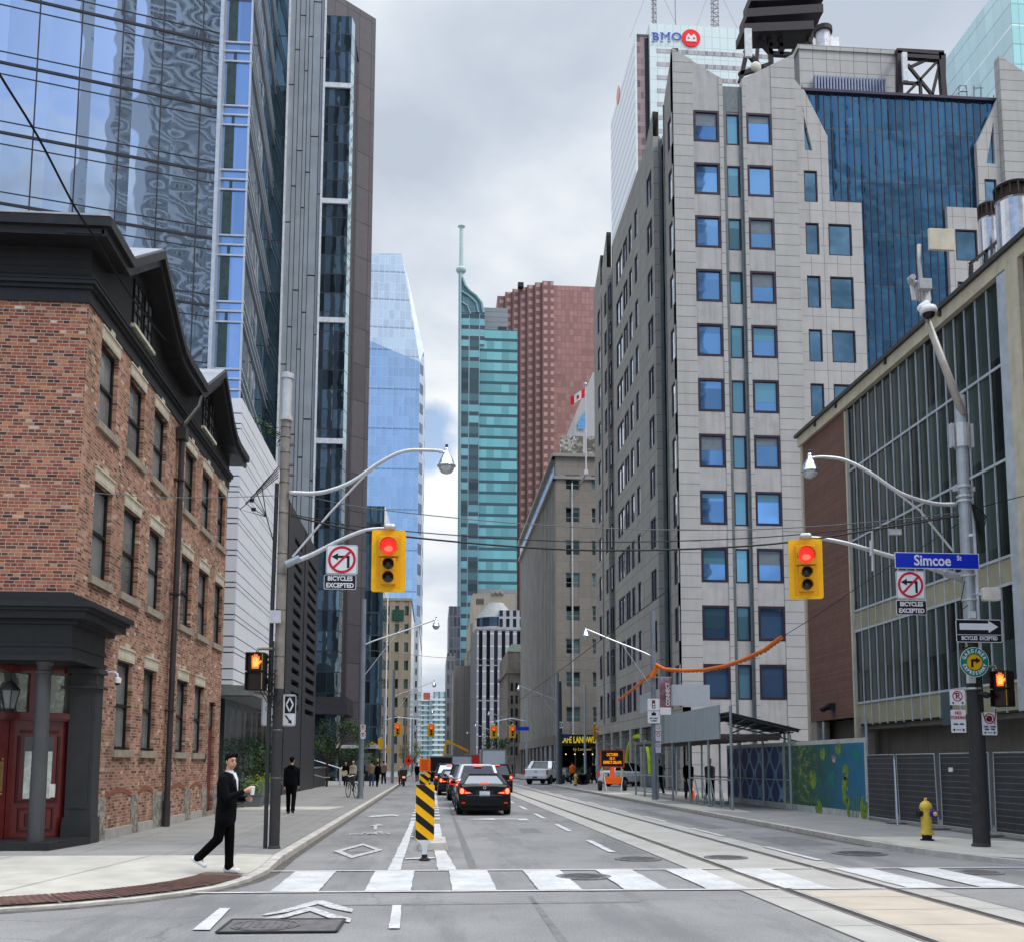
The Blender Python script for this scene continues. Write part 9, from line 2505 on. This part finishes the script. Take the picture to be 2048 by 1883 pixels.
# ================================================================ PLANTS
def tree(name,label,x,y,z,trunk_h,blobs,n_each,size,mats,group=None):
    t = thing(name,label,'tree',(x,y,z),group,world=False)
    m_ = MB(); m_.tube([(0,0,0),(.03,0,trunk_h * .5),(0,.05,trunk_h)],[.09,.075,.05],8)
    for bx,by,bz,r_ in blobs: m_.tube([(0,0,trunk_h * .7),(bx * .5,by * .5,(trunk_h + bz) / 2),(bx,by,bz)],[.045,.03,.012],6)
    m_.build('trunk',mat('bark_brown',(.06,.045,.035),.9,var=.3,bump=.5),t)
    m_ = MB()
    for bx,by,bz,r_ in blobs: leaves(m_,(bx,by,bz),r_,r_,r_ * .75,n_each,size,random.choice((0,0,1)))
    m_.build('crown',mats,t); return t
random.seed(11)
bl_ = [(random.uniform(-1.9,1.9),random.uniform(-1,1),3.0 + random.uniform(-.9,1.2),random.uniform(.5,.8)) for _ in range(16)]
tree('street_tree','small dark leafed tree beside the granite block on the left pavement',-7.2,71,KZ,2.2,bl_,260,.17,[leaf_d,leaf_m])
bl_ = [(random.uniform(-1.3,1.4),random.uniform(-.8,.8),2.2 + random.uniform(-.5,.8),random.uniform(.35,.6)) for _ in range(9)]
tree('street_tree','lower sparse tree leaning right towards the crowd',-5.9,76,KZ,1.7,bl_,200,.15,[leaf_d,leaf_m])
bl_ = [(random.uniform(-1.6,1.6),random.uniform(-1,1),4.0 + random.uniform(-1.2,1.2),.8) for _ in range(9)]
tree('street_tree','far green tree behind the right avenue signals',8.2,128,KZ,2.8,bl_,160,.25,[leaf_m,leaf_d])
bl_ = [(random.uniform(-2.0,2.0),random.uniform(-1,1),3.8 + random.uniform(-1.2,1.2),.9) for _ in range(9)]
tree('street_tree','far yellowing tree closing the street between the signals',-.5 - 3.2,190,KZ,2.4,bl_,160,.3,[mat('leaf_autumn',(.16,.13,.05),.6,var=.4),leaf_m])
for i,(x,y) in enumerate(((-6.55,38.6),(-6.55,40.6),(-6.6,42.6))):
    t = thing('planter_box',['nearest','middle','farthest'][i] + ' of three tall grey planters with dark shrubs and lime foliage','planter',(x,y,KZ),'tall grey planters under the white podium',world=False)
    m_ = MB(); m_.prism([(-.28,0),(.28,0),(.36,.85),(-.36,.85)],-.36,.36,'y'); m_.build('tapered_pot',mat('pot_grey',(.13,.145,.16),.6,var=.1),t,bevel=.015)
    m_ = MB()
    for k in range(5): leaves(m_,(random.uniform(-.2,.2),random.uniform(-.2,.2),1.3 + k * .22),.42,.42,.35,110,.13,k % 2)
    m_.build('shrub',[leaf_d,leaf_m],t)
    m_ = MB()
    for k in range(5): leaves(m_,(random.uniform(-.25,.35),-.3 + random.uniform(-.1,.1),.95 - k * .08),.28,.2,.22,70,.11)
    m_.build('lime_trailing_leaves',leaf_l,t)
t = thing('low_shrubs','dark shrubs in front of the black glass behind the man in the suit','shrub',(-7.2,36.9,KZ),world=False)
m_ = MB()
for k in range(7): leaves(m_,(random.uniform(-.9,.3),random.uniform(-.4,.4),.7 + random.uniform(-.4,.5)),.4,.35,.35,90,.13,k % 2)
m_.build('foliage',[leaf_d,leaf_m],t)
m_ = MB(); m_.tube([(0,0,0),(-.2,0,.8)],.03,6); m_.tube([(-.3,0,0),(-.5,0,.8)],.03,6); m_.build('stems',MATS['bark_brown'],t)
iv = thing('climbing_plant','thin climber trailing off the glass tower above the podium','climbing plant',tuple(at(525,880,Y=50)))
m_ = MB(); random.seed(5)
for k in range(10):
    q = at(510 + k * 5.5,840 + k * 5 + random.uniform(-14,14),Y=48); leaves(m_,tuple(q),.4,.3,.25,26,.15,k % 2)
m_.build('foliage',[leaf_d,leaf_m],iv)
# low wall, rail and white post by the tree
lw = thing('low_granite_wall','low dark granite wall with a rail beyond the granite podium','low wall',(-8,67,KZ))
m_ = MB(); m_.box(-11,-7.6,67,74,KZ,1.35); m_.build('wall_block',mat('low_granite',(.06,.062,.07),.6,var=.1),lw)
m_ = MB(); m_.box(-11,-7.55,66.9,74,1.35,1.43); m_.build('coping',mat('coping_grey',(.20,.21,.22),.5),lw)
m_ = MB(); m_.tube([(-7.5,66.5,.95),(-7.2,69,.75),(-6.9,70,.75)],.03,6); m_.tube([(-8.5,75,1.9),(-6.6,75,1.3)],.04,6); m_.build('rail',galv_l,lw)
wpst = thing('white_post','short white bent standpipe beside the low granite wall','standpipe',(-6.55,74,KZ),world=False)
m_ = MB(); m_.tube([(0,0,0),(0,0,1.1),(.12,0,1.25),(.22,0,1.2)],.09,10); m_.build('pipe',white,wpst)
for o in bpy.data.objects:
    if '_world' in o: del o['_world']
    if 'hd' in o: del o['hd']
